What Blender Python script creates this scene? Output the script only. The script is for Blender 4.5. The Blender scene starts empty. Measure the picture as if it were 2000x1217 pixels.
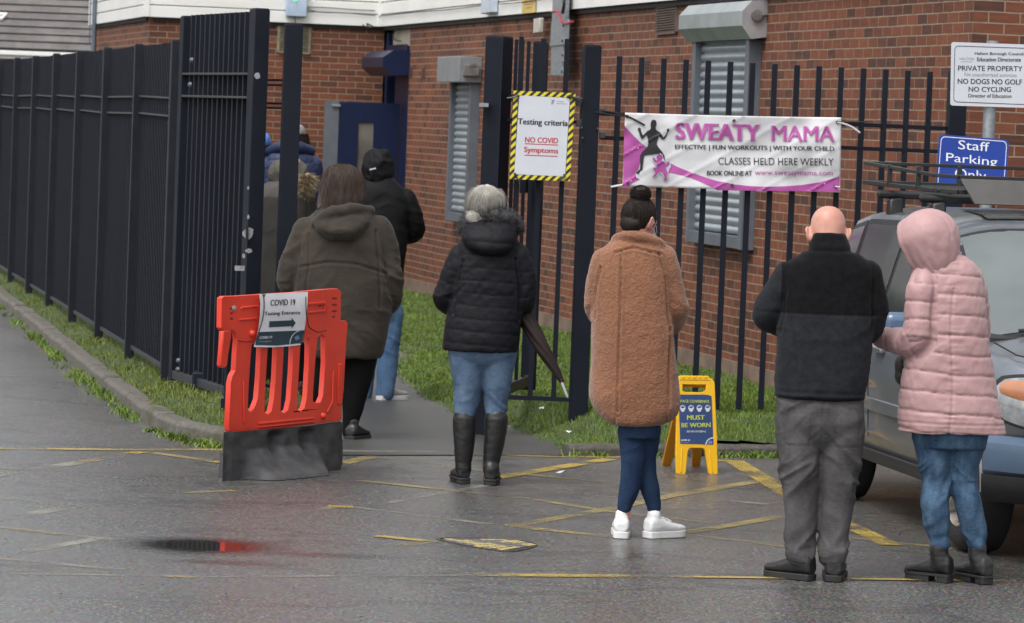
import bpy, bmesh, math, random
import numpy as np
from mathutils import Vector, Matrix
from mathutils.geometry import tessellate_polygon
random.seed(7)
RNG = np.random.default_rng(11)
SC = bpy.context.scene
COL = SC.collection

# ------------------------------------------------------------------ camera
PW, PH, FPX = 2000.0, 1217.0, 7500.0
EYE = Vector((0.0, 0.0, 2.05))
ROLL = 0.038
PITCH = math.atan((608.5 - 239.0) / FPX)
_r0 = Vector((1, 0, 0))
_u0 = Vector((0, math.sin(PITCH), math.cos(PITCH)))
_fw = Vector((0, math.cos(PITCH), -math.sin(PITCH)))
CR = _r0 * math.cos(ROLL) + _u0 * math.sin(ROLL)
CU = _u0 * math.cos(ROLL) - _r0 * math.sin(ROLL)
cam_d = bpy.data.cameras.new('camera')
cam = bpy.data.objects.new('camera', cam_d)
COL.objects.link(cam)
mw = Matrix((CR, CU, -_fw)).transposed().to_4x4()
mw.translation = EYE
cam.matrix_world = mw
cam_d.sensor_width = 36.0
cam_d.lens = FPX / PW * 36.0
cam_d.clip_start = 0.5
cam_d.clip_end = 1500.0
cam_d.dof.use_dof = True
cam_d.dof.focus_distance = 19.5
cam_d.dof.aperture_fstop = 9.0
SC.camera = cam

# ------------------------------------------------------------------ world, sun, exposure
world = bpy.data.worlds.new('World')
SC.world = world
world.use_nodes = True
wn, wl = world.node_tree.nodes, world.node_tree.links
wn.clear()
w_out = wn.new('ShaderNodeOutputWorld')
w_bg = wn.new('ShaderNodeBackground')
w_sky = wn.new('ShaderNodeTexSky')
w_sky.sky_type = 'NISHITA'
w_sky.sun_disc = False
SUN_EL, SUN_AZ = math.radians(58), math.radians(215)     # azimuth clockwise from +Y
w_sky.sun_elevation = SUN_EL
w_sky.sun_rotation = SUN_AZ
w_sky.dust_density = 4.0
w_sky.air_density = 1.0
w_hsv = wn.new('ShaderNodeHueSaturation')
w_hsv.inputs['Saturation'].default_value = 0.16
w_bg.inputs['Strength'].default_value = 0.15
wl.new(w_sky.outputs[0], w_hsv.inputs['Color'])
wl.new(w_hsv.outputs[0], w_bg.inputs['Color'])
wl.new(w_bg.outputs[0], w_out.inputs['Surface'])
sun_d = bpy.data.lights.new('sun', 'SUN')
sun_d.energy = 0.9
sun_d.angle = math.radians(35)
sun_d.color = (1.0, 0.97, 0.93)
sun = bpy.data.objects.new('sun', sun_d)
COL.objects.link(sun)
_sd = Vector((math.sin(SUN_AZ) * math.cos(SUN_EL), math.cos(SUN_AZ) * math.cos(SUN_EL), math.sin(SUN_EL)))
sun.rotation_euler = _sd.to_track_quat('Z', 'Y').to_euler()
SC.view_settings.view_transform = 'Standard'
SC.view_settings.look = 'None'
SC.view_settings.gamma = 1.0
SC.view_settings.exposure = 0.8
SC.render.engine = 'CYCLES'

# ------------------------------------------------------------------ photo geometry
def ray(px, py):
    return _fw + CR * ((px - PW / 2) / FPX) - CU * ((py - PH / 2) / FPX)
def P(px, py, Y):
    d = ray(px, py)
    return EYE + d * (Y / d.y)
def G(px, py, z=0.0):
    d = ray(px, py)
    return EYE + d * ((z - EYE.z) / d.z)
def onplane(px, py, p0, n):
    d = ray(px, py)
    return EYE + d * ((p0 - EYE).dot(n) / d.dot(n))
ZUP = Vector((0, 0, 1))

# ------------------------------------------------------------------ materials
def _mat(name):
    m = bpy.data.materials.new(name)
    m.use_nodes = True
    nt = m.node_tree
    return m, nt, nt.nodes['Principled BSDF']
def N(nt, typ, **kw):
    n = nt.nodes.new(typ)
    for k, v in kw.items():
        if k in n.inputs.keys():
            n.inputs[k].default_value = v
        else:
            setattr(n, k, v)
    return n
def c4(c):
    return (c[0], c[1], c[2], 1.0)
def ramp(nt, src, stops):
    r = nt.nodes.new('ShaderNodeValToRGB')
    el = r.color_ramp.elements
    while len(el) < len(stops):
        el.new(0.5)
    for e, (p, c) in zip(el, stops):
        e.position = p
        e.color = c4(c) if len(c) == 3 else c
    nt.links.new(src, r.inputs[0])
    return r
def mixc(nt, fac, a, b, blend='MIX'):
    m = nt.nodes.new('ShaderNodeMix')
    m.data_type = 'RGBA'
    m.blend_type = blend
    for sock, val in ((m.inputs[0], fac), (m.inputs[6], a), (m.inputs[7], b)):
        if hasattr(val, 'is_output'):
            nt.links.new(val, sock)
        elif isinstance(val, (int, float)):
            sock.default_value = val
        else:
            sock.default_value = c4(val)
    return m.outputs[2]
def coords(nt, stretch=(1, 1, 1), kind='Object'):
    tc = nt.nodes.new('ShaderNodeTexCoord')
    mp = nt.nodes.new('ShaderNodeMapping')
    mp.inputs['Scale'].default_value = stretch
    nt.links.new(tc.outputs[kind], mp.inputs['Vector'])
    return mp.outputs[0]
def noise(nt, vec, scale, detail=4, rough=0.55, dist=0.0):
    n = N(nt, 'ShaderNodeTexNoise', Scale=scale, Detail=detail, Roughness=rough, Distortion=dist)
    nt.links.new(vec, n.inputs['Vector'])
    return n.outputs[0]
def M(name, col, rough=0.6, metal=0.0, col2=None, vscale=6.0, stretch=(1, 1, 1), bump=0.0, bscale=80.0, bdetail=4, lo=0.35, hi=0.65,
      coat=0.0, spec=0.5, bump2=0.0, bscale2=12.0, bstretch2=(1, 1, 1), sheen=0.0, rvar=0.0):
    m, nt, b = _mat(name)
    vec = coords(nt, stretch)
    c2 = col2 if col2 is not None else tuple(x * 0.8 for x in col)
    n1 = noise(nt, vec, vscale)
    r = ramp(nt, n1, [(lo, col), (hi, c2)])
    nt.links.new(r.outputs[0], b.inputs['Base Color'])
    b.inputs['Roughness'].default_value = rough
    b.inputs['Metallic'].default_value = metal
    b.inputs['Specular IOR Level'].default_value = spec
    b.inputs['Coat Weight'].default_value = coat
    b.inputs['Coat Roughness'].default_value = 0.06
    if sheen:
        b.inputs['Sheen Weight'].default_value = sheen
        b.inputs['Sheen Roughness'].default_value = 0.5
    if rvar:
        rr = nt.nodes.new('ShaderNodeMapRange')
        rr.inputs['To Min'].default_value = rough - rvar
        rr.inputs['To Max'].default_value = rough + rvar
        nt.links.new(noise(nt, vec, vscale * 2.3), rr.inputs[0])
        nt.links.new(rr.outputs[0], b.inputs['Roughness'])
    last = None
    for st, sc, strc in ((bump, bscale, stretch), (bump2, bscale2, bstretch2)):
        if st:
            v = coords(nt, strc)
            nn = noise(nt, v, sc, bdetail)
            bp = N(nt, 'ShaderNodeBump', Strength=1.0, Distance=st)
            nt.links.new(nn, bp.inputs['Height'])
            if last:
                nt.links.new(last, bp.inputs['Normal'])
            last = bp.outputs[0]
    if last:
        nt.links.new(last, b.inputs['Normal'])
    return m

# ------------------------------------------------------------------ objects
WM = {}
def tag(o, label=None, cat=None, group=None, kind=None):
    if label: o['label'] = label
    if cat: o['category'] = cat
    if group: o['group'] = group
    if kind: o['kind'] = kind
    return o
def thing(name, label, cat, loc, rz=0.0, group=None):
    o = bpy.data.objects.new(name, None)
    o.empty_display_size = 0.2
    COL.objects.link(o)
    o.location = loc
    o.rotation_euler = (0, 0, rz)
    WM[o.name] = Matrix.Translation(Vector(loc)) @ Matrix.Rotation(rz, 4, 'Z')
    return tag(o, label, cat, group)
def link_mesh(name, me, mats, parent=None):
    o = bpy.data.objects.new(name, me)
    COL.objects.link(o)
    for m in (mats if isinstance(mats, (list, tuple)) else [mats]):
        me.materials.append(m)
    if parent is not None:
        o.parent = parent
    return o
def mesh_np(name, v, f, tri=None):
    """fast mesh from numpy verts and an (n,3) or (n,4) face array"""
    me = bpy.data.meshes.new(name)
    v = np.asarray(v, dtype=np.float32)
    f = np.asarray(f, dtype=np.int32)
    k = f.shape[1]
    me.vertices.add(len(v))
    me.vertices.foreach_set('co', v.ravel())
    me.loops.add(f.size)
    me.loops.foreach_set('vertex_index', f.ravel())
    me.polygons.add(len(f))
    me.polygons.foreach_set('loop_start', np.arange(0, f.size, k, dtype=np.int32))
    me.polygons.foreach_set('loop_total', np.full(len(f), k, dtype=np.int32))
    me.update(calc_edges=True)
    return me

class MB:
    """collects shapes in world coordinates and links them as one mesh"""
    def __init__(s):
        s.v, s.f, s.m = [], [], []
    def add(s, vs, fs, mi=0):
        o = len(s.v)
        s.v.extend(Vector(p) for p in vs)
        for f in fs:
            s.f.append([i + o for i in f])
            s.m.append(mi)
        return s
    def obox(s, c, ax, ay, az, mi=0):
        c, ax, ay, az = Vector(c), Vector(ax), Vector(ay), Vector(az)
        vs = [c + ax * i + ay * j + az * k for k in (-1, 1) for j in (-1, 1) for i in (-1, 1)]
        fs = [[0, 2, 3, 1], [4, 5, 7, 6], [0, 1, 5, 4], [2, 6, 7, 3], [0, 4, 6, 2], [1, 3, 7, 5]]
        if ax.cross(ay).dot(az) < 0:
            fs = [f[::-1] for f in fs]
        return s.add(vs, fs, mi)
    def box(s, a, b, mi=0):
        a, b = Vector(a), Vector(b)
        h = (b - a) / 2
        return s.obox((a + b) / 2, (h.x, 0, 0), (0, h.y, 0), (0, 0, h.z), mi)
    def bar(s, p0, p1, w, d, up=ZUP, mi=0):
        """w = across (horizontal), d = the other way"""
        p0, p1 = Vector(p0), Vector(p1)
        t = (p1 - p0)
        L = t.length
        t.normalize()
        up = Vector(up)
        if abs(t.dot(up)) > 0.98:
            up = Vector((0, 1, 0))
        a = t.cross(up).normalized()
        b = a.cross(t).normalized()
        return s.obox((p0 + p1) / 2, a * w / 2, t * L / 2, b * d / 2, mi)
    def tube(s, pts, r, n=8, mi=0, cap=True):
        pts = [Vector(p) for p in pts]
        R = [r] * len(pts) if isinstance(r, (int, float)) else r
        prev = None
        o = len(s.v)
        for i, p in enumerate(pts):
            t = (pts[min(i + 1, len(pts) - 1)] - pts[max(i - 1, 0)]).normalized()
            if prev is None:
                ref = Vector((0, 0, 1)) if abs(t.z) < 0.9 else Vector((1, 0, 0))
                a = t.cross(ref).normalized()
            else:
                a = (prev - t * prev.dot(t)).normalized()
            prev = a
            b = t.cross(a)
            for k in range(n):
                an = 2 * math.pi * k / n
                s.v.append(p + (a * math.cos(an) + b * math.sin(an)) * R[i])
        for i in range(len(pts) - 1):
            for k in range(n):
                k2 = (k + 1) % n
                s.f.append([o + i * n + k, o + i * n + k2, o + (i + 1) * n + k2, o + (i + 1) * n + k])
                s.m.append(mi)
        if cap:
            s.f.append([o + k for k in range(n)][::-1]); s.m.append(mi)
            q = o + (len(pts) - 1) * n
            s.f.append([q + k for k in range(n)]); s.m.append(mi)
        return s
    def prism(s, loops, nvec, mi=0, back=True):
        """loops[0] outline, the rest holes (3D points in one plane); extruded by nvec, front face at the loops"""
        loops = [[Vector(p) for p in l] for l in loops]
        tris = tessellate_polygon(loops)
        flat = [p for l in loops for p in l]
        nvec = Vector(nvec)
        n = len(flat)
        vs = flat + [p + nvec for p in flat]
        fs = []
        for t in tris:
            a, b, c = (flat[i] for i in t)
            nn = (b - a).cross(c - a)
            t = list(t) if nn.dot(nvec) < 0 else list(t)[::-1]
            fs.append(t)
            if back:
                fs.append([i + n for i in t[::-1]])
        o = 0
        for li, l in enumerate(loops):
            k = len(l)
            area = Vector((0, 0, 0))
            for i in range(k):
                area += l[i].cross(l[(i + 1) % k])
            ccw = area.dot(nvec) < 0
            if li:
                ccw = not ccw
            for i in range(k):
                j = (i + 1) % k
                q = [o + i, o + i + n, o + j + n, o + j]
                fs.append(q if ccw else q[::-1])
            o += k
        return s.add(vs, fs, mi)
    def sheet(s, loops, mi=0):
        loops = [[Vector(p) for p in l] for l in loops]
        flat = [p for l in loops for p in l]
        fs = []
        for t in tessellate_polygon(loops):
            fs.append(list(t))
        return s.add(flat, fs, mi)
    def lathe(s, c, axis, prof, n=24, mi=0):
        """prof: (distance along axis, radius)"""
        c, axis = Vector(c), Vector(axis).normalized()
        ref = ZUP if abs(axis.z) < 0.9 else Vector((1, 0, 0))
        a = axis.cross(ref).normalized()
        b = axis.cross(a)
        o = len(s.v)
        for (t, r) in prof:
            for k in range(n):
                an = 2 * math.pi * k / n
                s.v.append(c + axis * t + (a * math.cos(an) + b * math.sin(an)) * max(r, 1e-4))
        for i in range(len(prof) - 1):
            for k in range(n):
                k2 = (k + 1) % n
                s.f.append([o + i * n + k, o + i * n + k2, o + (i + 1) * n + k2, o + (i + 1) * n + k]); s.m.append(mi)
        return s
    def build_each(s, name, mats, parent=None, **k):
        """every separate piece as a part of its own"""
        par = list(range(len(s.v)))
        def find(i):
            while par[i] != i:
                par[i] = par[par[i]]; i = par[i]
            return i
        for f in s.f:
            r = find(f[0])
            for i in f[1:]:
                par[find(i)] = r
        groups = {}
        for fi, f in enumerate(s.f):
            groups.setdefault(find(f[0]), []).append(fi)
        for g in groups.values():
            mb = MB(); ids = {}
            for fi in g:
                nf = []
                for i in s.f[fi]:
                    if i not in ids:
                        ids[i] = len(mb.v); mb.v.append(s.v[i])
                    nf.append(ids[i])
                mb.f.append(nf); mb.m.append(s.m[fi])
            o = mb.build(name, mats, parent, **k)
        return o
    def build(s, name, mats, parent=None, smooth=None, bevel=0.0, bseg=2, sub=0):
        me = bpy.data.meshes.new(name)
        vs = s.v
        if parent is not None:
            inv = WM[parent.name].inverted() if parent.name in WM else Matrix()
            vs = [inv @ p for p in vs]
        me.from_pydata([tuple(p) for p in vs], [], s.f)
        mats = mats if isinstance(mats, (list, tuple)) else [mats]
        me.update()
        if len(mats) > 1:
            me.polygons.foreach_set('material_index', s.m)
        o = link_mesh(name, me, mats, parent)
        WM[o.name] = WM[parent.name] if (parent is not None and parent.name in WM) else Matrix()
        if smooth:
            me.shade_smooth()
            me.set_sharp_from_angle(angle=math.radians(smooth))
        if bevel:
            bm = bmesh.new(); bm.from_mesh(me)
            bmesh.ops.remove_doubles(bm, verts=bm.verts, dist=1e-6)
            bm.to_mesh(me); bm.free()
            b = o.modifiers.new('bevel', 'BEVEL')
            b.width = bevel; b.segments = bseg; b.limit_method = 'ANGLE'; b.angle_limit = math.radians(40)
            b.harden_normals = False
            if not smooth:
                me.shade_smooth(); me.set_sharp_from_angle(angle=math.radians(35))
        if sub:
            q = o.modifiers.new('sub', 'SUBSURF'); q.levels = sub; q.render_levels = sub
        return o

# ------------------------------------------------------------------ lettering
_txt_cache = {}
def text_polys(s, bold=0.0):
    """2D triangles of a line of lettering, normalised to its own box"""
    key = (s, bold)
    if key in _txt_cache:
        return _txt_cache[key]
    cu = bpy.data.curves.new('lettering', 'FONT')
    cu.body = s
    cu.fill_mode = 'FRONT'
    cu.offset = bold
    cu.resolution_u = 3
    o = bpy.data.objects.new('lettering', cu)
    COL.objects.link(o)
    bpy.context.view_layer.update()
    me = bpy.data.meshes.new_from_object(o.evaluated_get(bpy.context.evaluated_depsgraph_get()))
    v = [(p.co.x, p.co.y) for p in me.vertices]
    f = [list(p.vertices) for p in me.polygons]
    bpy.data.objects.remove(o)
    bpy.data.curves.remove(cu)
    bpy.data.meshes.remove(me)
    xs = [p[0] for p in v]; ys = [p[1] for p in v]
    r = (v, f, min(xs), max(xs), min(ys), max(ys))
    _txt_cache[key] = r
    return r
class Face:
    """a flat sign face: photo pixels map onto its plane (p0, n); n points to the viewer"""
    def __init__(s, p0, n):
        s.p0, s.n = Vector(p0), Vector(n).normalized()
        if s.n.dot(EYE - s.p0) < 0:
            s.n = -s.n
    def at(s, px, py, lift=0.0):
        return onplane(px, py, s.p0 + s.n * lift, s.n)
    def poly(s, mb, pts, lift, mi=0, holes=(), thick=0.001):
        mb.prism([[s.at(x, y, lift) for x, y in l] for l in [pts] + list(holes)], -s.n * thick, mi)
    def text(s, mb, txt, quad, lift, mi=0, bold=0.0, f3=None):
        """quad: TL, TR, BL pixels of the lettering's box"""
        if bold:
            # heavier weight: the same letters laid again a hair to either side
            h = abs(quad[2][1] - quad[0][1]) * bold * 4
            for k, d in enumerate((-h, h)):
                s.text(mb, txt, [(x + d, y) for x, y in quad], lift + 0.0003 * (k + 1), mi, 0.0, f3)
        v, f, x0, x1, y0, y1 = text_polys(txt, 0.0)
        (ax, ay), (bx, by), (cx, cy) = quad
        vs = []
        for (x, y) in v:
            u = (x - x0) / (x1 - x0); w = (y1 - y) / (y1 - y0)
            px = ax + (bx - ax) * u + (cx - ax) * w
            py = ay + (by - ay) * u + (cy - ay) * w
            vs.append((f3 or s.at)(px, py, lift))
        mb.add(vs, f, mi)
# ------------------------------------------------------------------ shared materials
m_navy = M('navy_paint', (0.0045, 0.0063, 0.0125), 0.55, col2=(0.0065, 0.0088, 0.016), vscale=3, bump=0.0006, bscale=120, rvar=0.08, spec=0.2)
m_navy_worn = M('worn_navy_paint', (0.03, 0.031, 0.036), 0.5, col2=(0.012, 0.014, 0.02), vscale=14, bump=0.0006, bscale=120)
m_scrape = M('scraped_metal', (0.34, 0.34, 0.35), 0.5, col2=(0.22, 0.22, 0.24), vscale=60)
m_galv = M('galvanised_steel', (0.23, 0.25, 0.27), 0.42, metal=0.55, col2=(0.33, 0.35, 0.37), vscale=25, bump=0.0004, bscale=60)
m_bolt = M('bolt_steel', (0.11, 0.115, 0.125), 0.5, metal=0.6)
m_white_clad = M('white_cladding', (0.72, 0.72, 0.70), 0.45, col2=(0.62, 0.62, 0.59), vscale=1.3, stretch=(1, 1, 3), lo=0.4, hi=0.8)
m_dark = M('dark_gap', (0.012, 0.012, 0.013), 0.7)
m_blue_door = M('blue_door_paint', (0.005, 0.012, 0.042), 0.4, col2=(0.006, 0.014, 0.047), spec=.3)
m_grey_frame = M('grey_frame', (0.11, 0.125, 0.145), 0.45, col2=(0.09, 0.10, 0.12))
m_shutter = M('shutter_slats', (0.36, 0.40, 0.43), 0.38, metal=0.35, col2=(0.28, 0.31, 0.34), vscale=5, stretch=(1, 1, 0.3))
m_shutter_hood = M('shutter_hood', (0.33, 0.36, 0.37), 0.4, metal=0.35, col2=(0.25, 0.28, 0.28), vscale=4)
m_cable = M('black_cable', (0.012, 0.012, 0.012), 0.5)
m_steelbox = M('grey_box', (0.16, 0.155, 0.15), 0.5, col2=(0.10, 0.09, 0.08), vscale=9)

def brick_mat(name, direction):
    m, nt, b = _mat(name)
    geo = nt.nodes.new('ShaderNodeNewGeometry')
    dot = nt.nodes.new('ShaderNodeVectorMath'); dot.operation = 'DOT_PRODUCT'
    dot.inputs[1].default_value = direction
    nt.links.new(geo.outputs['Position'], dot.inputs[0])
    sep = nt.nodes.new('ShaderNodeSeparateXYZ')
    nt.links.new(geo.outputs['Position'], sep.inputs[0])
    # courses wander a little, as laid brick does
    cmb0 = nt.nodes.new('ShaderNodeCombineXYZ')
    nt.links.new(dot.outputs['Value'], cmb0.inputs[0]); nt.links.new(sep.outputs[2], cmb0.inputs[1])
    wob = noise(nt, cmb0.outputs[0], 3.0, 2)
    wz = nt.nodes.new('ShaderNodeMath'); wz.operation = 'MULTIPLY_ADD'
    wz.inputs[1].default_value = 0.010
    nt.links.new(wob, wz.inputs[0]); nt.links.new(sep.outputs[2], wz.inputs[2])
    cmb = nt.nodes.new('ShaderNodeCombineXYZ')
    nt.links.new(dot.outputs['Value'], cmb.inputs[0]); nt.links.new(wz.outputs[0], cmb.inputs[1])
    def bt(c1, c2, mo):
        t = nt.nodes.new('ShaderNodeTexBrick')
        t.inputs['Color1'].default_value = c1; t.inputs['Color2'].default_value = c2; t.inputs['Mortar'].default_value = mo
        t.inputs['Scale'].default_value = 1.0; t.inputs['Mortar Size'].default_value = 0.0058
        t.inputs['Mortar Smooth'].default_value = 0.25; t.inputs['Bias'].default_value = 0.0
        t.inputs['Brick Width'].default_value = 0.225; t.inputs['Row Height'].default_value = 0.075
        t.offset = 0.5
        nt.links.new(cmb.outputs[0], t.inputs['Vector'])
        return t
    t1 = bt((0, 0, 0, 1), (1, 1, 1, 1), (0.5, 0.5, 0.5, 1))
    rp = ramp(nt, t1.outputs[0], [(0.0, (0.024, 0.015, 0.015)), (0.13, (0.052, 0.022, 0.018)), (0.24, (0.120, 0.036, 0.019)),
                                   (0.5, (0.172, 0.050, 0.0235)), (0.8, (0.215, 0.068, 0.031)), (1.0, (0.09, 0.030, 0.020))])
    st = coords(nt, (1, 1, 6))
    n1 = noise(nt, st, 7.0, 5)
    col = mixc(nt, 0.42, rp.outputs[0], ramp(nt, n1, [(0.25, (0.060, 0.027, 0.018)), (0.75, (0.225, 0.080, 0.043))]).outputs[0])
    big = noise(nt, coords(nt), 0.7, 3)
    col = mixc(nt, ramp(nt, big, [(0.42, (0, 0, 0)), (0.72, (0.45, 0.45, 0.45))]).outputs[0], col, (0.07, 0.036, 0.028))
    mort = ramp(nt, noise(nt, coords(nt), 9.0, 3), [(0.3, (0.20, 0.145, 0.10)), (0.7, (0.29, 0.225, 0.165))]).outputs[0]
    col = mixc(nt, t1.outputs['Fac'], col, mort)
    # damp, sooty foot of the wall
    nt.links.new(col, b.inputs['Base Color'])
    b.inputs['Roughness'].default_value = 0.75
    b.inputs['Specular IOR Level'].default_value = 0.3
    inv = nt.nodes.new('ShaderNodeMath'); inv.operation = 'SUBTRACT'; inv.inputs[0].default_value = 1.0
    nt.links.new(t1.outputs['Fac'], inv.inputs[1])
    add = nt.nodes.new('ShaderNodeMath'); add.operation = 'MULTIPLY_ADD'; add.inputs[1].default_value = 0.25
    nt.links.new(noise(nt, coords(nt), 90, 3), add.inputs[0]); nt.links.new(inv.outputs[0], add.inputs[2])
    bp = N(nt, 'ShaderNodeBump', Strength=1.0, Distance=0.006)
    nt.links.new(add.outputs[0], bp.inputs['Height'])
    nt.links.new(bp.outputs[0], b.inputs['Normal'])
    return m

# ------------------------------------------------------------------ road
def road_material():
    m, nt, b = _mat('wet_asphalt')
    v = coords(nt)
    fine = noise(nt, v, 52, 3, 0.75)
    vor = N(nt, 'ShaderNodeTexVoronoi', Scale=48.0)
    nt.links.new(v, vor.inputs['Vector'])
    mid = noise(nt, v, 14, 4)
    big = noise(nt, coords(nt, (0.5, 1.0, 1)), 0.55, 4, 0.6)
    col = ramp(nt, fine, [(0.30, (0.024, 0.0225, 0.0215)), (0.50, (0.072, 0.068, 0.065)), (0.66, (0.23, 0.22, 0.21))]).outputs[0]
    col = mixc(nt, 0.35, col, vor.outputs['Color'], 'SOFT_LIGHT')
    col = mixc(nt, ramp(nt, mid, [(0.4, (0, 0, 0)), (0.75, (0.5, 0.5, 0.5))]).outputs[0], col, (0.033, 0.03, 0.028))
    # worn, silted patches and crack seams running with the kerb
    seam = noise(nt, coords(nt, (0.5, 1.0, 1)), 0.6, 4, 0.55)
    col = mixc(nt, ramp(nt, seam, [(0.485, (0, 0, 0)), (0.5, (0.45, 0.45, 0.45)), (0.515, (0, 0, 0))]).outputs[0], col, (0.022, 0.02, 0.019))
    # puddle hollows: distance from their centres, edge broken by noise
    pud = None
    for (px, py, rx, ry) in ((395, 1066, 0.34, 0.30), (455, 1100, 0.30, 0.10), (640, 1085, 0.55, 0.10), (1235, 1085, 0.16, 0.14)):
        c = G(px, py)
        mp = nt.nodes.new('ShaderNodeMapping'); mp.vector_type = 'POINT'
        tc = nt.nodes.new('ShaderNodeTexCoord')
        mp.inputs['Location'].default_value = (-c.x / rx, -c.y / ry, 0)
        mp.inputs['Scale'].default_value = (1 / rx, 1 / ry, 0)
        nt.links.new(tc.outputs['Object'], mp.inputs['Vector'])
        ln = nt.nodes.new('ShaderNodeVectorMath'); ln.operation = 'LENGTH'
        nt.links.new(mp.outputs[0], ln.inputs[0])
        ad = nt.nodes.new('ShaderNodeMath'); ad.operation = 'MULTIPLY_ADD'; ad.inputs[1].default_value = 0.55
        nt.links.new(noise(nt, v, 26, 5, 0.75), ad.inputs[0]); nt.links.new(ln.outputs['Value'], ad.inputs[2])
        top = 1.0 if (px, py) == (395, 1066) else 0.35
        dv = nt.nodes.new('ShaderNodeMath'); dv.operation = 'MULTIPLY'; dv.inputs[1].default_value = 0.5; nt.links.new(ad.outputs[0], dv.inputs[0])
        r = ramp(nt, dv.outputs[0], [(0.0, (top,) * 3), (0.42, (top * .97,) * 3), (0.60, (top * .45,) * 3), (0.85, (0, 0, 0))])
        if pud is None:
            pud = r.outputs[0]
        else:
            mx = nt.nodes.new('ShaderNodeMath'); mx.operation = 'MAXIMUM'
            nt.links.new(pud, mx.inputs[0]); nt.links.new(r.outputs[0], mx.inputs[1])
            pud = mx.outputs[0]
    col = mixc(nt, pud, col, (0.022, 0.019, 0.017))
    nt.links.new(col, b.inputs['Base Color'])
    wet = nt.nodes.new('ShaderNodeMapRange')
    wet.inputs['From Min'].default_value = 0.35; wet.inputs['From Max'].default_value = 0.65
    wet.inputs['To Min'].default_value = 0.25; wet.inputs['To Max'].default_value = 0.40
    nt.links.new(big, wet.inputs[0])
    mx = nt.nodes.new('ShaderNodeMix')
    nt.links.new(pud, mx.inputs[0]); nt.links.new(wet.outputs[0], mx.inputs[2]); mx.inputs[3].default_value = 0.03
    nt.links.new(mx.outputs[0], b.inputs['Roughness'])
    b.inputs['Specular IOR Level'].default_value = 0.5
    sub = nt.nodes.new('ShaderNodeMath'); sub.operation = 'SUBTRACT'; sub.inputs[0].default_value = 1.0; sub.use_clamp = True
    nt.links.new(pud, sub.inputs[1])
    bp = N(nt, 'ShaderNodeBump', Distance=0.0032)
    nt.links.new(sub.outputs[0], bp.inputs['Strength'])
    nt.links.new(fine, bp.inputs['Height'])
    nt.links.new(bp.outputs[0], b.inputs['Normal'])
    return m
m_road = road_material()
mb = MB()
mb.add([(-400, -60, 0), (400, -60, 0), (400, 700, 0), (-400, 700, 0)], [[0, 1, 2, 3]])
tag(mb.build('road', m_road), kind='structure')

# ------------------------------------------------------------------ lawn and path heights
PATH_PX = [(1108, 884), (1092, 868), (1035, 842), (965, 820), (895, 802), (845, 780), (805, 752), (782, 728), (765, 690), (757, 640), (757, 575),
           (650, 575), (640, 640), (622, 700), (610, 760), (592, 800), (566, 840), (530, 884)]
path_poly = [G(x, y, 0.02) for x, y in PATH_PX]
KERB_L = [(432, 874), (380, 866), (300, 838), (220, 780), (150, 722), (75, 660), (0, 598), (-120, 505), (-300, 400)]
kerb_l = [G(x, y, 0.0) for x, y in KERB_L]
KR0, KR1 = G(1112, 890), G(1520, 893)
kdir = (KR1 - KR0).normalized()
def kerb_r(t):
    return KR0 + kdir * t
def poly_np(pl):
    return np.array([(p.x, p.y) for p in pl])
def inside(pts, poly):
    x, y = pts[:, 0], pts[:, 1]
    r = np.zeros(len(pts), bool)
    n = len(poly)
    for i in range(n):
        x1, y1 = poly[i]; x2, y2 = poly[(i + 1) % n]
        c = ((y1 > y) != (y2 > y))
        xi = (x2 - x1) * (y - y1) / ((y2 - y1) if y2 != y1 else 1e-9) + x1
        r ^= c & (x < xi)
    return r
def dist_poly(pts, poly):
    d = np.full(len(pts), 1e9)
    n = len(poly)
    for i in range(n):
        a, b = poly[i], poly[(i + 1) % n]
        ab = b - a
        t = np.clip(((pts - a) @ ab) / max(ab @ ab, 1e-9), 0, 1)
        d = np.minimum(d, np.linalg.norm(pts - (a + t[:, None] * ab), axis=1))
    return d
def vnoise(p):
    p = np.asarray(p, float)
    i = np.floor(p).astype(np.int64)
    f = p - i
    u = f * f * (3 - 2 * f)
    def h(ix, iy, iz):
        n = (ix * 374761393 + iy * 668265263 + iz * 1274126177) & 0xffffffff
        n = ((n ^ (n >> 13)) * 1103515245 + 12345) & 0xffffffff
        n = (n ^ (n >> 16)) * 2654435761 & 0xffffffff
        return (n ^ (n >> 15)) / 2147483648.0 - 1.0
    x, y, z = i[:, 0], i[:, 1], i[:, 2]
    ux, uy, uz = u[:, 0], u[:, 1], u[:, 2]
    def lx(a, b, t): return a + (b - a) * t
    c00 = lx(h(x, y, z), h(x + 1, y, z), ux); c10 = lx(h(x, y + 1, z), h(x + 1, y + 1, z), ux)
    c01 = lx(h(x, y, z + 1), h(x + 1, y, z + 1), ux); c11 = lx(h(x, y + 1, z + 1), h(x + 1, y + 1, z + 1), ux)
    return lx(lx(c00, c10, uy), lx(c01, c11, uy), uz)
def sstep(a, b, x):
    t = np.clip((x - a) / (b - a), 0, 1)
    return t * t * (3 - 2 * t)
pathP = poly_np(path_poly)
kl = poly_np(kerb_l)
lawn_right_poly = np.array([(KR0.x - 0.02, KR0.y + 0.07)] + [((kerb_r(t).x), kerb_r(t).y + 0.07) for t in (0.5, 2, 4, 9)] + [(9, 60), (-1.3, 60), (-1.3, 25.0)])
lawn_left_poly = np.array([(p[0] + 0.045, p[1] + 0.01) for p in kl] + [(-10, 75), (-2.2, 75), (-1.2, 48), (-1.1, 25.5), (-0.85, 24.2), (-1.3, 23.75)])
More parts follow.
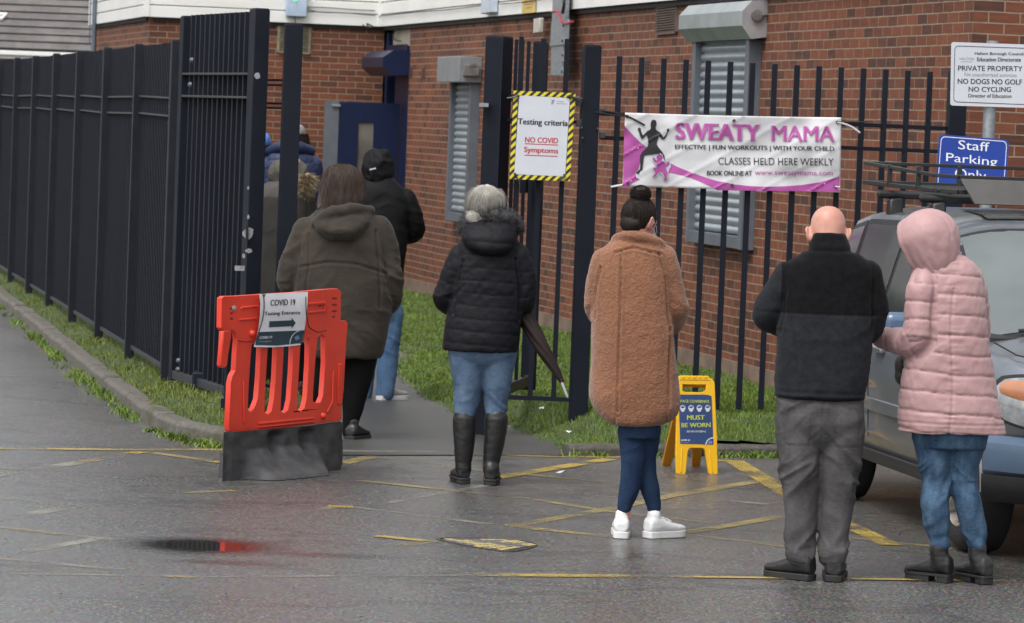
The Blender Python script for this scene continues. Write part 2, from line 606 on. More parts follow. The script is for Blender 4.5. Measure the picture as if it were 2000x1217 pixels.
def hgt(pts):
    X, Y = pts[:, 0], pts[:, 1]
    hr = np.interp(Y, [23.8, 24.3, 25, 26, 30, 60], [0.05, 0.085, 0.2, 0.18, 0.03, 0.0])
    hl = np.interp(Y, [23.0, 24.2, 25, 27, 60], [0.07, 0.08, 0.15, 0.11, 0.10])
    k = sstep(-2.0, -1.2, X)
    dk_ = np.full(len(pts), 1e9)
    for a_, b_ in zip(kl[:-1], kl[1:]):
        ab = b_ - a_; t_ = np.clip(((pts - a_) @ ab) / (ab @ ab), 0, 1)
        dk_ = np.minimum(dk_, np.linalg.norm(pts - (a_ + t_[:, None] * ab), axis=1))
    hl = hl - .06 * np.exp(-(dk_ / .22) ** 2)
    h = hl * (1 - k) + hr * k
    d = dist_poly(pts, pathP)
    ins = inside(pts, pathP)
    d = np.where(ins, -d, d)
    h = h * sstep(-0.05, 0.45, d) - 0.05 * (1 - sstep(-0.25, 0.03, d))
    p3 = np.column_stack([pts * 2.2, np.zeros(len(pts))])
    return h + 0.018 * vnoise(p3) * (d > 0) + 0.012 * vnoise(p3 * 3.1)
def hz(x, y):
    return float(hgt(np.array([[x, y]]))[0])
def lawn_ok(pts):
    return inside(pts, lawn_right_poly) | inside(pts, lawn_left_poly)
m_soil = M('lawn_soil', (0.035, 0.055, 0.016), 0.85, col2=(0.055, 0.075, 0.018), vscale=5, bump=0.01, bscale=60)
st = 0.06
xs = np.arange(-10, 9.0, st); ys = np.arange(20.5, 60.0, st)
gx, gy = np.meshgrid(xs, ys)
pts = np.column_stack([gx.ravel(), gy.ravel()])
hh = hgt(pts)
nx, ny = len(xs), len(ys)
cell = (np.arange(ny - 1)[:, None] * nx + np.arange(nx - 1)[None, :]).ravel()
cen = pts[cell] + st / 2
keep = lawn_ok(cen)
cell = cell[keep]
fc = np.column_stack([cell, cell + 1, cell + nx + 1, cell + nx])
used = np.unique(fc)
remap = -np.ones(nx * ny, int); remap[used] = np.arange(len(used))
me = mesh_np('lawn', np.column_stack([pts, hh])[used], remap[fc])
me.shade_smooth()
tag(link_mesh('lawn', me, m_soil), kind='structure')

def path_material():
    m, nt, b = _mat('path_asphalt')
    v = coords(nt)
    fine = noise(nt, v, 110, 3, 0.7)
    mid = noise(nt, v, 3.0, 5, 0.6)
    col = ramp(nt, fine, [(0.3, (0.022, 0.022, 0.023)), (0.7, (0.075, 0.073, 0.072))]).outputs[0]
    col = mixc(nt, ramp(nt, mid, [(0.45, (0, 0, 0)), (0.7, (0.7, 0.7, 0.7))]).outputs[0], col, (0.04, 0.042, 0.028))
    nt.links.new(col, b.inputs['Base Color'])
    b.inputs['Roughness'].default_value = 0.42
    bp = N(nt, 'ShaderNodeBump', Distance=0.003, Strength=1.0)
    nt.links.new(fine, bp.inputs['Height']); nt.links.new(bp.outputs[0], b.inputs['Normal'])
    return m
mb = MB()
mb.sheet([[Vector((p.x, p.y, 0.006)) for p in path_poly]])
tag(mb.build('path', path_material()), kind='structure')

# ------------------------------------------------------------------ kerbs
def stone_mat(name, a, bcol, moss):
    m, nt, b = _mat(name)
    v = coords(nt)
    col = ramp(nt, noise(nt, v, 22, 5, 0.7), [(0.3, a), (0.7, bcol)]).outputs[0]
    col = mixc(nt, ramp(nt, noise(nt, v, 4.5, 5, 0.6), [(0.5, (0, 0, 0)), (0.68, (0.85, 0.85, 0.85))]).outputs[0], col, moss)
    nt.links.new(col, b.inputs['Base Color']); b.inputs['Roughness'].default_value = 0.8
    bp = N(nt, 'ShaderNodeBump', Distance=0.008, Strength=1.0)
    nt.links.new(noise(nt, v, 45, 4, 0.7), bp.inputs['Height']); nt.links.new(bp.outputs[0], b.inputs['Normal'])
    return m
m_kerb = stone_mat('kerb_stone', (0.065, 0.060, 0.052), (0.135, 0.122, 0.105), (0.050, 0.055, 0.022))
m_kerb_dark = stone_mat('dark_kerb_stone', (0.04, 0.036, 0.03), (0.10, 0.09, 0.078), (0.035, 0.04, 0.018))
def arc_pts(pts, step):
    out = [Vector(pts[0])]
    acc = 0
    for a, b in zip(pts[:-1], pts[1:]):
        a, b = Vector(a), Vector(b)
        L = (b - a).length
        n = max(1, int(L / 0.05))
        for i in range(1, n + 1):
            q = a + (b - a) * i / n
            if (q - out[-1]).length >= step:
                out.append(q)
    return out
def kerb(name, pts, step, w, h, mat, side):
    mb = MB()
    ps = arc_pts(pts, step)
    for i in range(len(ps) - 1):
        a, b = ps[i], ps[i + 1]
        t = (b - a).normalized()
        nrm = Vector((-t.y, t.x, 0)) * side
        g = 0.006
        a2, b2 = a + t * g, b - t * g
        hj = h + random.uniform(-0.008, 0.008)
        cc = 0.022
        prof = [(0, -0.05), (0.008, hj - cc), (cc + 0.01, hj), (w, hj), (w, -0.05)]
        k = len(prof)
        vs = [p + nrm * o + ZUP * z for p in (a2, b2) for (o, z) in prof]
        fs = [[j, (j + 1) % k, k + (j + 1) % k, k + j] for j in range(k)] + [list(range(k))[::-1], list(range(k, 2 * k))]
        if side < 0:
            fs = [f[::-1] for f in fs]
        mb.add(vs, fs)
    o = mb.build(name, mat, bevel=0.008)
    return tag(o, kind='structure')
def smooth_path(pts, n=6):
    pts = [Vector(p) for p in pts]
    out = []
    for i in range(len(pts) - 1):
        p0, p1, p2, p3 = pts[max(i - 1, 0)], pts[i], pts[i + 1], pts[min(i + 2, len(pts) - 1)]
        for k in range(n):
            t = k / n
            out.append(0.5 * ((2 * p1) + (p2 - p0) * t + (2 * p0 - 5 * p1 + 4 * p2 - p3) * t * t + (3 * p1 - p0 - 3 * p2 + p3) * t ** 3))
    out.append(pts[-1])
    return out
kerb('kerb', smooth_path(kerb_l), 0.62, 0.14, 0.105, m_kerb, -1)
kerb('kerb', [kerb_r(0.0), kerb_r(9.0)], 0.9, 0.15, 0.075, m_kerb_dark, 1)
# flush dropped kerb across the mouth of the path
kerb('kerb', [G(640, 884), G(1110, 889)], 0.9, 0.10, 0.004, m_kerb, 1)

# ------------------------------------------------------------------ grass
def grass_blades(name, pts, z, hmin, hmax, w, mats, lean=0.5):
    n = len(pts)
    h = RNG.uniform(hmin, hmax, n) * (0.8 + 0.35 * vnoise(np.column_stack([pts * 3, np.zeros(n)])))
    an = RNG.uniform(0, 2 * np.pi, n); la = RNG.uniform(0, 2 * np.pi, n); ll = RNG.uniform(0.1, lean, n) * h
    dx, dy = np.cos(an) * w / 2, np.sin(an) * w / 2
    base = np.column_stack([pts, z])
    lv = np.column_stack([np.cos(la) * ll, np.sin(la) * ll, np.zeros(n)])
    side = np.column_stack([dx, dy, np.zeros(n)])
    up = np.column_stack([np.zeros(n), np.zeros(n), h])
    v = np.empty((n, 5, 3))
    v[:, 0] = base - side; v[:, 1] = base + side
    v[:, 2] = base + side * 0.7 + up * 0.6 + lv * 0.4; v[:, 3] = base - side * 0.7 + up * 0.6 + lv * 0.4
    v[:, 4] = base + up * 0.97 + lv
    o = np.arange(n)[:, None] * 5
    f = np.concatenate([o + [0, 1, 2], o + [0, 2, 3], o + [3, 2, 4]])
    me = mesh_np(name, v.reshape(-1, 3), f)
    return tag(link_mesh(name, me, mats), kind='stuff')
def grass_mat(name, cols):
    m, nt, b = _mat(name)
    v = coords(nt)
    col = ramp(nt, noise(nt, v, 1.6, 4, 0.6), [(0.30, cols[0]), (0.5, cols[1]), (0.7, cols[2])]).outputs[0]
    col = mixc(nt, 0.5, col, ramp(nt, noise(nt, v, 45, 2), [(0.3, cols[0]), (0.7, cols[2])]).outputs[0])
    nt.links.new(col, b.inputs['Base Color'])
    b.inputs['Roughness'].default_value = 0.5
    b.inputs['Specular IOR Level'].default_value = 0.35
    b.inputs['Subsurface Weight'].default_value = 0.0
    return m
m_grass = grass_mat('grass_blade', [(0.056, 0.100, 0.011), (0.098, 0.168, 0.018), (0.155, 0.215, 0.030)])
m_grass_l = grass_mat('mossy_grass_blade', [(0.058, 0.092, 0.012), (0.105, 0.140, 0.018), (0.165, 0.185, 0.030)])
def scatter(poly, n, dens_fn=None):
    lo, hi = poly.min(0), poly.max(0)
    p = RNG.uniform(lo, hi, (n, 2))
    p = p[inside(p, poly)]
    if dens_fn is not None:
        p = p[RNG.uniform(0, 1, len(p)) < dens_fn(p)]
    return p
def dens(p):
    d = dist_poly(p, pathP); d = np.where(inside(p, pathP), -d, d)
    edge = d + 0.10 * vnoise(np.column_stack([p * 7, np.zeros(len(p))])) + 0.05 * vnoise(np.column_stack([p * 19, np.zeros(len(p))]))
    far = np.clip((25.0 / p[:, 1]) ** 2, 0.12, 1)
    return (edge > 0.0) * far
rp = lawn_right_poly.copy(); rp[rp[:, 1] > 47, 1] = 47; rp = np.clip(rp, [-1.35, 0], [4.2, 47]); rp[:, 1] += (rp[:, 1] < 25.0) * 0.03
p = scatter(rp, 420000, dens)
grass_blades('grass', p, hgt(p) - 0.004, 0.022, 0.056, 0.006, m_grass, 0.9)
lp = lawn_left_poly.copy(); lp[:len(kl), 0] += 0.04
p = scatter(np.clip(lp, [-9, 0], [-0.8, 44]), 420000, lambda q: dens(q) * (q[:, 0] > -0.2086 * (q[:, 1] - 27.3) - 3.9) * (0.55 + 0.45 * vnoise(np.column_stack([q * 2.3, np.zeros(len(q))]))))
p = p[p[:, 1] < 44]
grass_blades('grass', p, hgt(p) - 0.004, 0.02, 0.065, 0.006, m_grass_l, 1.0)
# grass creeping out over the tarmac along the left kerb and weeds at the foot of the right kerb
v0 = []
for a, b, n, w in (((330, 800), (262, 760), 0, 0),):
    pass
ov = [G(x, y) for x, y in [(300, 842), (262, 838), (215, 800), (165, 758), (120, 735), (95, 700), (60, 660), (40, 640), (70, 650), (110, 688), (160, 728), (225, 782)]]
p = scatter(poly_np(ov), 26000, lambda q: np.clip(0.45 + 1.1 * vnoise(np.column_stack([q * 3.5, np.zeros(len(q))])), 0, 1))
grass_blades('grass', p, np.zeros(len(p)), 0.03, 0.085, 0.007, m_grass, 1.2)
wp = []
for t in np.concatenate([RNG.uniform(0.9, 3.2, 46), RNG.uniform(0, 8, 40)]):
    c = kerb_r(t)
    k = RNG.integers(10, 40)
    wp.append(np.column_stack([c.x + RNG.normal(0, 0.035, k), c.y - 0.02 - np.abs(RNG.normal(0, 0.03, k))]))
for _ in range(70):
    i = RNG.integers(0, len(kerb_l) - 3)
    c = kerb_l[i].lerp(kerb_l[i + 1], RNG.uniform())
    k = RNG.integers(10, 40)
    wp.append(np.column_stack([c.x - 0.03 + RNG.normal(0, 0.04, k), c.y - 0.02 + RNG.normal(0, 0.05, k)]))
p = np.concatenate(wp)
grass_blades('weeds', p, np.zeros(len(p)), 0.02, 0.07, 0.011, m_grass, 1.6)

# ------------------------------------------------------------------ yellow box markings
def paint_mat(name, col, cover, seed):
    m, nt, b = _mat(name)
    v = coords(nt)
    mp = nt.nodes.new('ShaderNodeMapping'); mp.inputs['Location'].default_value = (seed, seed * 2, 0)
    nt.links.new(v, mp.inputs['Vector'])
    n1 = noise(nt, mp.outputs[0], 2.3, 3)
    n2 = noise(nt, mp.outputs[0], 60, 4, 0.7)
    ad = nt.nodes.new('ShaderNodeMath'); ad.operation = 'MULTIPLY_ADD'; ad.inputs[1].default_value = 0.75
    nt.links.new(n2, ad.inputs[0]); nt.links.new(n1, ad.inputs[2])
    a = ramp(nt, ad.outputs[0], [(cover - 0.22, (.95, .95, .95)), (cover + 0.16, (0, 0, 0))])
    c = mixc(nt, n2, col, tuple(x * 0.65 for x in col))
    nt.links.new(c, b.inputs['Base Color'])
    b.inputs['Roughness'].default_value = 0.42
    nt.links.new(a.outputs[0], b.inputs['Alpha'])
    bp = N(nt, 'ShaderNodeBump', Distance=0.003, Strength=1.0)
    nt.links.new(noise(nt, v, 95, 3, 0.7), bp.inputs['Height']); nt.links.new(bp.outputs[0], b.inputs['Normal'])
    return m
m_y1 = paint_mat('yellow_line_paint', (0.46, 0.33, 0.065), 1.02, 3)
m_y2 = paint_mat('worn_yellow_paint', (0.33, 0.26, 0.10), 0.95, 9)
m_y3 = paint_mat('faded_pale_paint', (0.27, 0.25, 0.21), 0.92, 17)
def line(mb, pts, w, z):
    ps = [G(x, y, z) for x, y in pts]
    for a, b in zip(ps[:-1], ps[1:]):
        t = (b - a).normalized(); nn = Vector((-t.y, t.x, 0)) * w / 2
        mb.add([a - nn, b - nn, b + nn, a + nn], [[0, 1, 2, 3]])
LW = 0.10
strong = [([(-60, 875), (235, 878)], .1), ([(235, 878), (438, 878)], .1), ([(668, 884), (1000, 889), (1260, 894)], .11), ([(1385, 899), (1432, 898)], .16),
          ([(1432, 899), (1536, 962), (1610, 1003)], .13), ([(1660, 1026), (1740, 1064)], .12), ([(155, 903), (275, 882)], .1), ([(960, 934), (1192, 896)], .11),
          ([(930, 1122), (1230, 1125)], .10), ([(1230, 1125), (1500, 1128), (1985, 1134)], .06), ([(318, 1124), (386, 1127)], .07),
          ([(985, 1024), (1060, 1034)], .09), ([(735, 1046), (830, 1056)], .08), ([(640, 988), (690, 990)], .1), ([(1325, 1040), (1390, 1032)], .09), ([(410, 901), (438, 904)], .08)]
worn = [([(300, 884), (440, 904)], .09), ([(725, 890), (930, 918), (1180, 940)], .09), ([(668, 905), (760, 884)], .1), ([(1310, 968), (1490, 938)], .1),
        ([(985, 1030), (1210, 990), (1310, 968)], .09), ([(1060, 1034), (1215, 1050)], .09), ([(870, 956), (700, 938)], .08), ([(850, 1056), (735, 1072)], .08),
        ([(1325, 1042), (1480, 1060), (1620, 1078)], .08), ([(1390, 1032), (1540, 1006)], .09), ([(460, 958), (360, 962)], .07), ([(870, 956), (1040, 975), (1200, 1000)], .07),
        ([(1200, 1000), (1400, 1022)], .06), ([(1490, 938), (1660, 1026)], .10), ([(0, 1030), (120, 1043)], .08), ([(1660, 1050), (1900, 1075)], .07)]
faded = [([(-30, 908), (60, 921), (200, 946)], .09), ([(-20, 930), (155, 903)], .11), ([(-30, 968), (120, 986), (160, 990)], .09), ([(-30, 1020), (160, 986)], .1),
         ([(-30, 1028), (120, 1043), (225, 1054)], .09), ([(-30, 1092), (200, 1050)], .08), ([(-30, 1088), (230, 1112)], .07), ([(-40, 1120), (318, 1124)], .06),
         ([(760, 944), (960, 1020)], .0), ([(690, 990), (960, 1024)], .07), ([(760, 982), (960, 946)], .06), ([(520, 1010), (690, 985)], .06),
         ([(668, 880), (1108, 885)], .035), ([(386, 1127), (930, 1123)], .04), ([(1210, 955), (1500, 985)], .07)]
for nm, mt, L, z in (('yellow_marking', m_y1, strong, 0.0045), ('worn_yellow_marking', m_y2, worn, 0.003), ('faded_marking', m_y3, faded, 0.0015)):
    mb = MB()
    for i, (pts_, w) in enumerate(L):
        if w > 0:
            line(mb, pts_, w, z + 0.00004 * i)
    tag(mb.build(nm, mt), kind='structure')

# fallen leaves, grit and scraps blown against the kerbs
def flakes(name, pts, z, size, mat, curl=0.5):
    n = len(pts)
    an = RNG.uniform(0, 2 * np.pi, n); L = RNG.uniform(.5, 1, n) * size; w = L * RNG.uniform(.35, .7, n)
    d = np.column_stack([np.cos(an), np.sin(an), np.zeros(n)]); s_ = np.column_stack([-np.sin(an), np.cos(an), np.zeros(n)])
    b_ = np.column_stack([pts, z + .003])
    up = np.column_stack([np.zeros((n, 2)), RNG.uniform(.1, curl, n) * L])
    v = np.stack([b_ - d * L[:, None] / 2, b_ + s_ * w[:, None] / 2 + up * .5, b_ + d * L[:, None] / 2 + up, b_ - s_ * w[:, None] / 2 + up * .3], axis=1).reshape(-1, 3)
    o = np.arange(n)[:, None] * 4
    return tag(link_mesh(name, mesh_np(name, v, np.concatenate([o + [0, 1, 2], o + [0, 2, 3]])), mat), kind='stuff')
m_leaf = M('dead_leaf', (0.075, 0.038, 0.014), 0.6, col2=(0.15, 0.085, 0.025), vscale=3)
pl = scatter(np.clip(lawn_right_poly, [-1.35, 0], [4.2, 34]), 900, lambda q_: np.full(len(q_), .45) * (dist_poly(q_, pathP) > .02) * ~inside(q_, pathP))
p2 = scatter(np.clip(lawn_left_poly, [-9, 0], [-0.8, 36]), 700, lambda q_: np.full(len(q_), .5))
pl = np.concatenate([pl, p2])
flakes('dead_leaves', pl, hgt(pl) + RNG.uniform(.01, .05, len(pl)), .045, m_leaf)
ed = [G(RNG.uniform(0, 2000), RNG.uniform(900, 1215)) for _ in range(150)]
ed += [kerb_r(RNG.uniform(0, 6)) + Vector((0, -abs(RNG.normal(0, .12)), 0)) for _ in range(60)]
ed += [kerb_l[0].lerp(kerb_l[2], RNG.uniform()) + Vector((-abs(RNG.normal(0, .15)), -.05, 0)) for _ in range(40)]
ed = np.array([(e.x, e.y) for e in ed])
flakes('leaf_litter', ed, np.full(len(ed), .004), .026, m_leaf, .35)
gr = np.array([(e.x, e.y) for e in (G(RNG.uniform(0, 2000), RNG.uniform(890, 1215)) for _ in range(1100))])
flakes('grit', gr, np.full(len(gr), .003), .011, M('pale_grit', (0.16, 0.155, 0.145), .7, col2=(.06, .055, .05), vscale=30), .8)
# ------------------------------------------------------------------ school building
A0 = Vector((-1.337, 46.0, 0.0))
WD = Vector((0.2143, -0.9768, 0)).normalized()      # along the long wall, towards the camera
WN = Vector((WD.y, -WD.x, 0))                       # its outward normal
def W(t, off, z):
    return A0 + WD * t + WN * off + ZUP * z
wall_face = Face(A0, WN)
def T(px, py=250, off=0.0):
    q = onplane(px, py, A0 + WN * off, WN)
    return (q - A0).dot(WD)
def ZW(px, py, off=0.0):
    return onplane(px, py, A0 + WN * off, WN).z
TE = T(1891)
bld = thing('school_building', 'red brick school building with white cladding and steel shutters behind the railings', 'building', (A0.x, A0.y, 0))
m_brick_d = brick_mat('brick_long_wall', tuple(WD))
m_brick_p = brick_mat('brick_cross_wall', tuple(WN))
TI = -1.75                       # inner corner beyond the doorway
I0 = W(TI, 0, 0)
LW_ = 2.897 + 0.03
CW = I0 + WN * LW_               # outer corner of the left wing
BK = CW - WD * 6.0
E0 = W(TE, 0, 0)
E1 = E0 - WN * 9.0
ZB, ZT, ZC = -0.4, 6.4, 3.17
mb = MB()
def quad(mb, a, b, z0, z1, mi):
    mb.add([a + ZUP * z0, b + ZUP * z0, b + ZUP * z1, a + ZUP * z1], [[0, 1, 2, 3]], mi)
quad(mb, W(TI + 1.72, 0, 0), E0, ZB, ZT, 0)
quad(mb, E0, E1, ZB, ZT, 1)
quad(mb, CW, I0, ZB, ZT, 1)
quad(mb, BK, CW, ZB, ZT, 0)
quad(mb, W(TI, 0, 0), W(TI + 1.72, 0, 0), ZC - 0.05, ZT, 0)
quad(mb, W(0, -0.3, 0) - WD * 0.03, W(0, 0, 0) - WD * 0.03, ZB, ZC - 0.05, 1)
bk2 = BK - WN * 14
e2 = E1 - WD * 22
quad(mb, E1, e2, ZB, ZT, 0); quad(mb, e2, bk2, ZB, ZT, 1); quad(mb, bk2, BK, ZB, ZT, 1)
mb.build('wall', [m_brick_d, m_brick_p], bld)
mb = MB()
mb.prism([[p + ZUP * (ZT + 0.002) for p in (BK, CW, I0, E0, E1, e2, bk2)]], ZUP * 0.2)
mb.build('roof', M('roof_felt', (0.06, 0.06, 0.065), 0.8), bld)
mb = MB()
def boards(mb, a, b, nrm, z0, z1, pitch=0.152, off=0.055):
    z = z0
    while z < z1:
        vs = []
        for p in (a, b):
            vs += [p + nrm * 0.004 + ZUP * (z - 0.0), p + nrm * (off + 0.014) + ZUP * z, p + nrm * (off + 0.014) + ZUP * (z + pitch * 0.86), p + nrm * off + ZUP * (z + pitch * 0.93), p + nrm * 0.004 + ZUP * (z + pitch * 0.96)]
        k = 5
        mb.add(vs, [[j, (j + 1) % k, k + (j + 1) % k, k + j] for j in range(k)] + [list(range(k)), list(range(k, 2 * k))[::-1]])
        z += pitch
boards(mb, W(TI + 0.05, 0, 0), E0 + WD * 0.06, WN, ZC, ZT - 0.1)
mb.build('cladding', m_white_clad, bld)
mb = MB(); boards(mb, CW + WN * 0.02, I0 - WN * 0.07, WD, ZC, ZT - 0.1); mb.build('cladding', m_white_clad, bld)
mb = MB(); boards(mb, BK - WD * 0.45, CW + WD * 0.02, WN, ZC, ZT - 0.1); mb.build('cladding', m_white_clad, bld)
mb = MB(); boards(mb, E0 + WN * 0.02, E1, WD, ZC + 0.25, ZT - 0.1); mb.build('cladding', m_white_clad, bld)
# corner trim, and dark strips that paint the shadow line under the cladding
mb = MB()
mb.obox(CW + (WN + WD) * 0.045 + ZUP * (ZC + 1.6), WN * 0.035, WD * 0.035, ZUP * 1.6)
mb.obox(I0 + (WN + WD) * 0.085 + ZUP * (ZC + 1.6), WN * 0.018, WD * 0.018, ZUP * 1.6)
mb.build_each('corner_trim', m_white_clad, bld)
mb = MB()
mb.obox((W(TI, 0, ZC - 0.028) + W(TE, 0, ZC - 0.028)) / 2 + WN * 0.018, WD * (TE - TI) / 2, WN * 0.014, ZUP * 0.02)
mb.obox((CW + I0) / 2 + WD * 0.018 + ZUP * (ZC - 0.028), WN * (LW_ / 2 - 0.05), WD * 0.014, ZUP * 0.02)
mb.obox((CW + BK) / 2 + WN * 0.018 + ZUP * (ZC - 0.028), WD * 2.95, WN * 0.014, ZUP * 0.02)
mb.build_each('cladding_shadow_line', m_dark, bld)
# rendered plinth of the long wall
mb = MB()
mb.obox((W(0.3, 0, 0) + W(TE, 0, 0)) / 2 + WN * 0.012 + ZUP * 0.02, WD * (TE - 0.3) / 2, WN * 0.012, ZUP * 0.14)
mb.build('plinth', M('render_plinth', (0.19, 0.13, 0.095), 0.8, col2=(0.12, 0.08, 0.06), vscale=5, bump=0.004, bscale=40), bld)
# downpipe at the end of the left wing
mb = MB()
q = P(184, 60, BK.y - 0.6)
mb.tube([Vector((q.x, q.y, -0.1)), Vector((q.x, q.y, 6.3))], 0.035, 12)
mb.tube([Vector((q.x - 0.06, q.y, 2.9)), Vector((q.x - 0.06, q.y, 6.3))], 0.01, 6)
mb.build('downpipe', M('grey_downpipe', (0.10, 0.125, 0.15), 0.45), bld, smooth=40)

# doorway in the long wall, blue steel door standing open
mb = MB()
mb.obox(W(-0.45, -0.06, 1.42), WD * 0.45, WN * 0.06, ZUP * 1.42)
mb.obox(W(-1.66, -0.08, 1.55), WD * 0.08, WN * 0.06, ZUP * 1.55)
mb.obox(W(-0.95, -0.06, 2.89), WD * 0.7, WN * 0.05, ZUP * 0.05)
frame = mb.build('door_frame', m_blue_door, bld, bevel=0.004)
mb = MB(); mb.obox(W(-1.0, -0.32, 1.5), WD * 0.8, WN * 0.02, ZUP * 1.6); mb.build('doorway_shade', m_dark, frame)  # black panel paints the unlit interior behind the doorway
mb = MB(); mb.obox(W(-0.62, -0.05, 3.02), WD * 0.62, WN * 0.03, ZUP * 0.10); mb.build('transom_panel', M('cream_panel', (0.33, 0.29, 0.23), 0.6), frame)
HT = -0.42
mb = MB()
def leafp(u, z, o=0.0):     # u metres out from the wall
    return W(HT + o, u, z)
mb.prism([[leafp(0.02, 0.06), leafp(0.76, 0.06), leafp(0.76, 2.22), leafp(0.02, 2.22)], [leafp(0.33, 1.0), leafp(0.52, 1.0), leafp(0.52, 1.98), leafp(0.33, 1.98)]], -WD * 0.045)
door = mb.build('door', m_blue_door, bld, bevel=0.003)
mb = MB(); mb.prism([[leafp(0.33, 1.0, -0.02), leafp(0.52, 1.0, -0.02), leafp(0.52, 1.98, -0.02), leafp(0.33, 1.98, -0.02)]], -WD * 0.008)
mb.build('glass_panel', M('door_glass', (0.17, 0.16, 0.14), 0.12, col2=(0.08, 0.075, 0.07), vscale=2.0), door)
mb = MB(); mb.prism([[leafp(0.762, 0.06), leafp(0.93, 0.06), leafp(0.93, 2.23), leafp(0.762, 2.23)]], -WD * 0.05); mb.build('edge_panel', m_grey_frame, door)
mb = MB(); mb.obox(leafp(0.10, 1.15, 0.03), WN * 0.012, WD * 0.02, ZUP * 0.11); mb.obox(leafp(0.80, 2.17, 0.02), WN * 0.05, WD * 0.012, ZUP * 0.014); mb.build_each('handle', m_galv, door, bevel=0.003)

def hood(name, t0, t1, z0, z1, dep, mat, endmat, parent):
    """roller-shutter box with a chamfered nose, near end at t1"""
    zm = (z1 - z0)
    prof = [(0.002, z0 + 0.02), (dep * 0.62, z0), (dep, z0 + zm * 0.34), (dep, z0 + zm * 0.72), (dep * 0.62, z1), (0.002, z1 + 0.01)]
    mb = MB()
    k = len(prof)
    vs = [W(t, o, z) for t in (t0, t1) for o, z in prof]
    mb.add(vs, [[j, k + j, k + (j + 1) % k, (j + 1) % k] for j in range(k)], 0)
    mb.add([W(t1, o, z) for o, z in prof], [list(range(k))], 1)
    mb.add([W(t0, o, z) for o, z in prof], [list(range(k))[::-1]], 1)
    return mb.build(name, [mat, endmat], parent)
def roller(px_near, L, px_top, px_bot, py_sill, dep, small, label):
    t1 = T(px_near); t0 = t1 - L
    z0, z1 = ZW(px_near, px_bot), ZW(px_near, px_top)
    zs = ZW(px_near - 15, py_sill)
    root_mb = MB()
    m = 0.16 if not small else 0.10
    a, b = t0 + m, t1 - m * (1.0 if small else 1.1)
    for t, w in ((a, 0.05), (b, 0.05)):
        root_mb.obox(W(t, 0.055, (z0 + zs) / 2), WD * w, WN * 0.055, ZUP * ((z0 - zs) / 2))
    root_mb.obox(W((a + b) / 2, 0.06, zs + 0.055), WD * ((b - a) / 2 - 0.052), WN * 0.05, ZUP * 0.05)
    sh = root_mb.build('roller_shutter', m_grey_frame, bld, bevel=0.003)
    sh['label'] = label
    mb = MB()
    if small:
        mb.obox(W((t0 + t1) / 2, dep / 2 + 0.002, (z0 + z1) / 2), WD * L / 2, WN * dep / 2, ZUP * (z1 - z0) / 2)
        hd = mb.build('hood', M('grey_hood', (0.21, 0.22, 0.235), 0.42, col2=(0.17, 0.18, 0.19)), sh, bevel=0.006)
        mb = MB(); mb.obox(W(t1 + 0.03, dep * 0.50, z0 + 0.13), WD * 0.03, WN * 0.085, ZUP * 0.06); mb.obox(W(t1 + 0.045, dep * 0.45, z0 + 0.19), WD * 0.02, WN * 0.04, ZUP * 0.02)
        mb.build('junction_box', m_steelbox, sh, bevel=0.005)
    else:
        hood('hood', t0, t1, z0, z1, dep, m_shutter_hood, M('hood_end_plate', (0.30, 0.29, 0.30), 0.5, col2=(0.24, 0.22, 0.23)), sh)
        mb = MB(); mb.lathe(W(t1 + 0.001, dep * 0.45, z0 + (z1 - z0) * 0.62), WD, [(0, 0.0), (0, 0.045), (0.03, 0.045), (0.035, 0.0)], 16)
        mb.tube([W(t1 + 0.02, dep * 0.4, z0 + (z1 - z0) * 0.62), W(t1 + 0.02, -0.02, z0 + (z1 - z0) * 0.66)], 0.014, 8)
        mb.build('motor_conduit', m_steelbox, sh, smooth=40)
    mb = MB()
    p = 0.075
    z = zs + 0.11
    c0, c1 = a + 0.051, b - 0.051
    while z < z0 - 0.002:
        prof = [(0.030, z), (0.044, z + p * 0.1), (0.058, z + p * 0.35), (0.058, z + p * 0.62), (0.044, z + p * 0.88), (0.030, z + p * 0.93), (0.030, z + p)]
        vs = [W(t, o, min(zz, z0)) for t in (c0, c1) for o, zz in prof]
        k = len(prof)
        mb.add(vs, [[j, k + j, k + j + 1, j + 1] for j in range(k - 1)])
        z += p
    mb.build('slat_curtain', m_shutter, sh, smooth=50)
    return sh
roller(937, 1.25, 112, 162, 437, 0.25, True, 'narrow grey roller shutter with a square box hood')
roller(1490, 2.0, 3, 78, 490, 0.21, False, 'wide grey roller shutter with a chamfered hood')
hd = hood('shutter_hood', -1.42, 0.03, ZW(779, 150), ZW(779, 101), 0.33, M('blue_hood', (0.010, 0.013, 0.036), 0.4, col2=(0.015, 0.016, 0.04)), m_blue_door, bld)

# vent grilles, air bricks
def grille(name, fc, quadpx, nrm, nslat, mat, fr):
    a, b, c, d = [fc.at(x, y, 0.012) for x, y in quadpx]
    mb = MB()
    for i in range(nslat):
        u = (i + 0.5) / nslat
        p0, p1 = a.lerp(d, u), b.lerp(c, u)
        mb.bar(p0, p1, 0.03, (a - d).length / nslat * 0.55, up=ZUP)
    for p0, p1 in ((a, b), (d, c), (a, d), (b, c)):
        mb.bar(p0, p1, 0.03, 0.03)
    o = mb.build(name, mat, bld)
    mb = MB(); mb.sheet([[fc.at(x, y, 0.003) for x, y in quadpx]]); mb.build('grille_back', m_dark, o)
left_face = Face(I0, WD)
m_vent = M('vent_slats', (0.22, 0.19, 0.12), 0.5, col2=(0.12, 0.10, 0.07), vscale=20)
grille('vent_grille', left_face, [(545, 50), (606, 53), (604, 104), (543, 101)], WD, 12, m_vent, None)
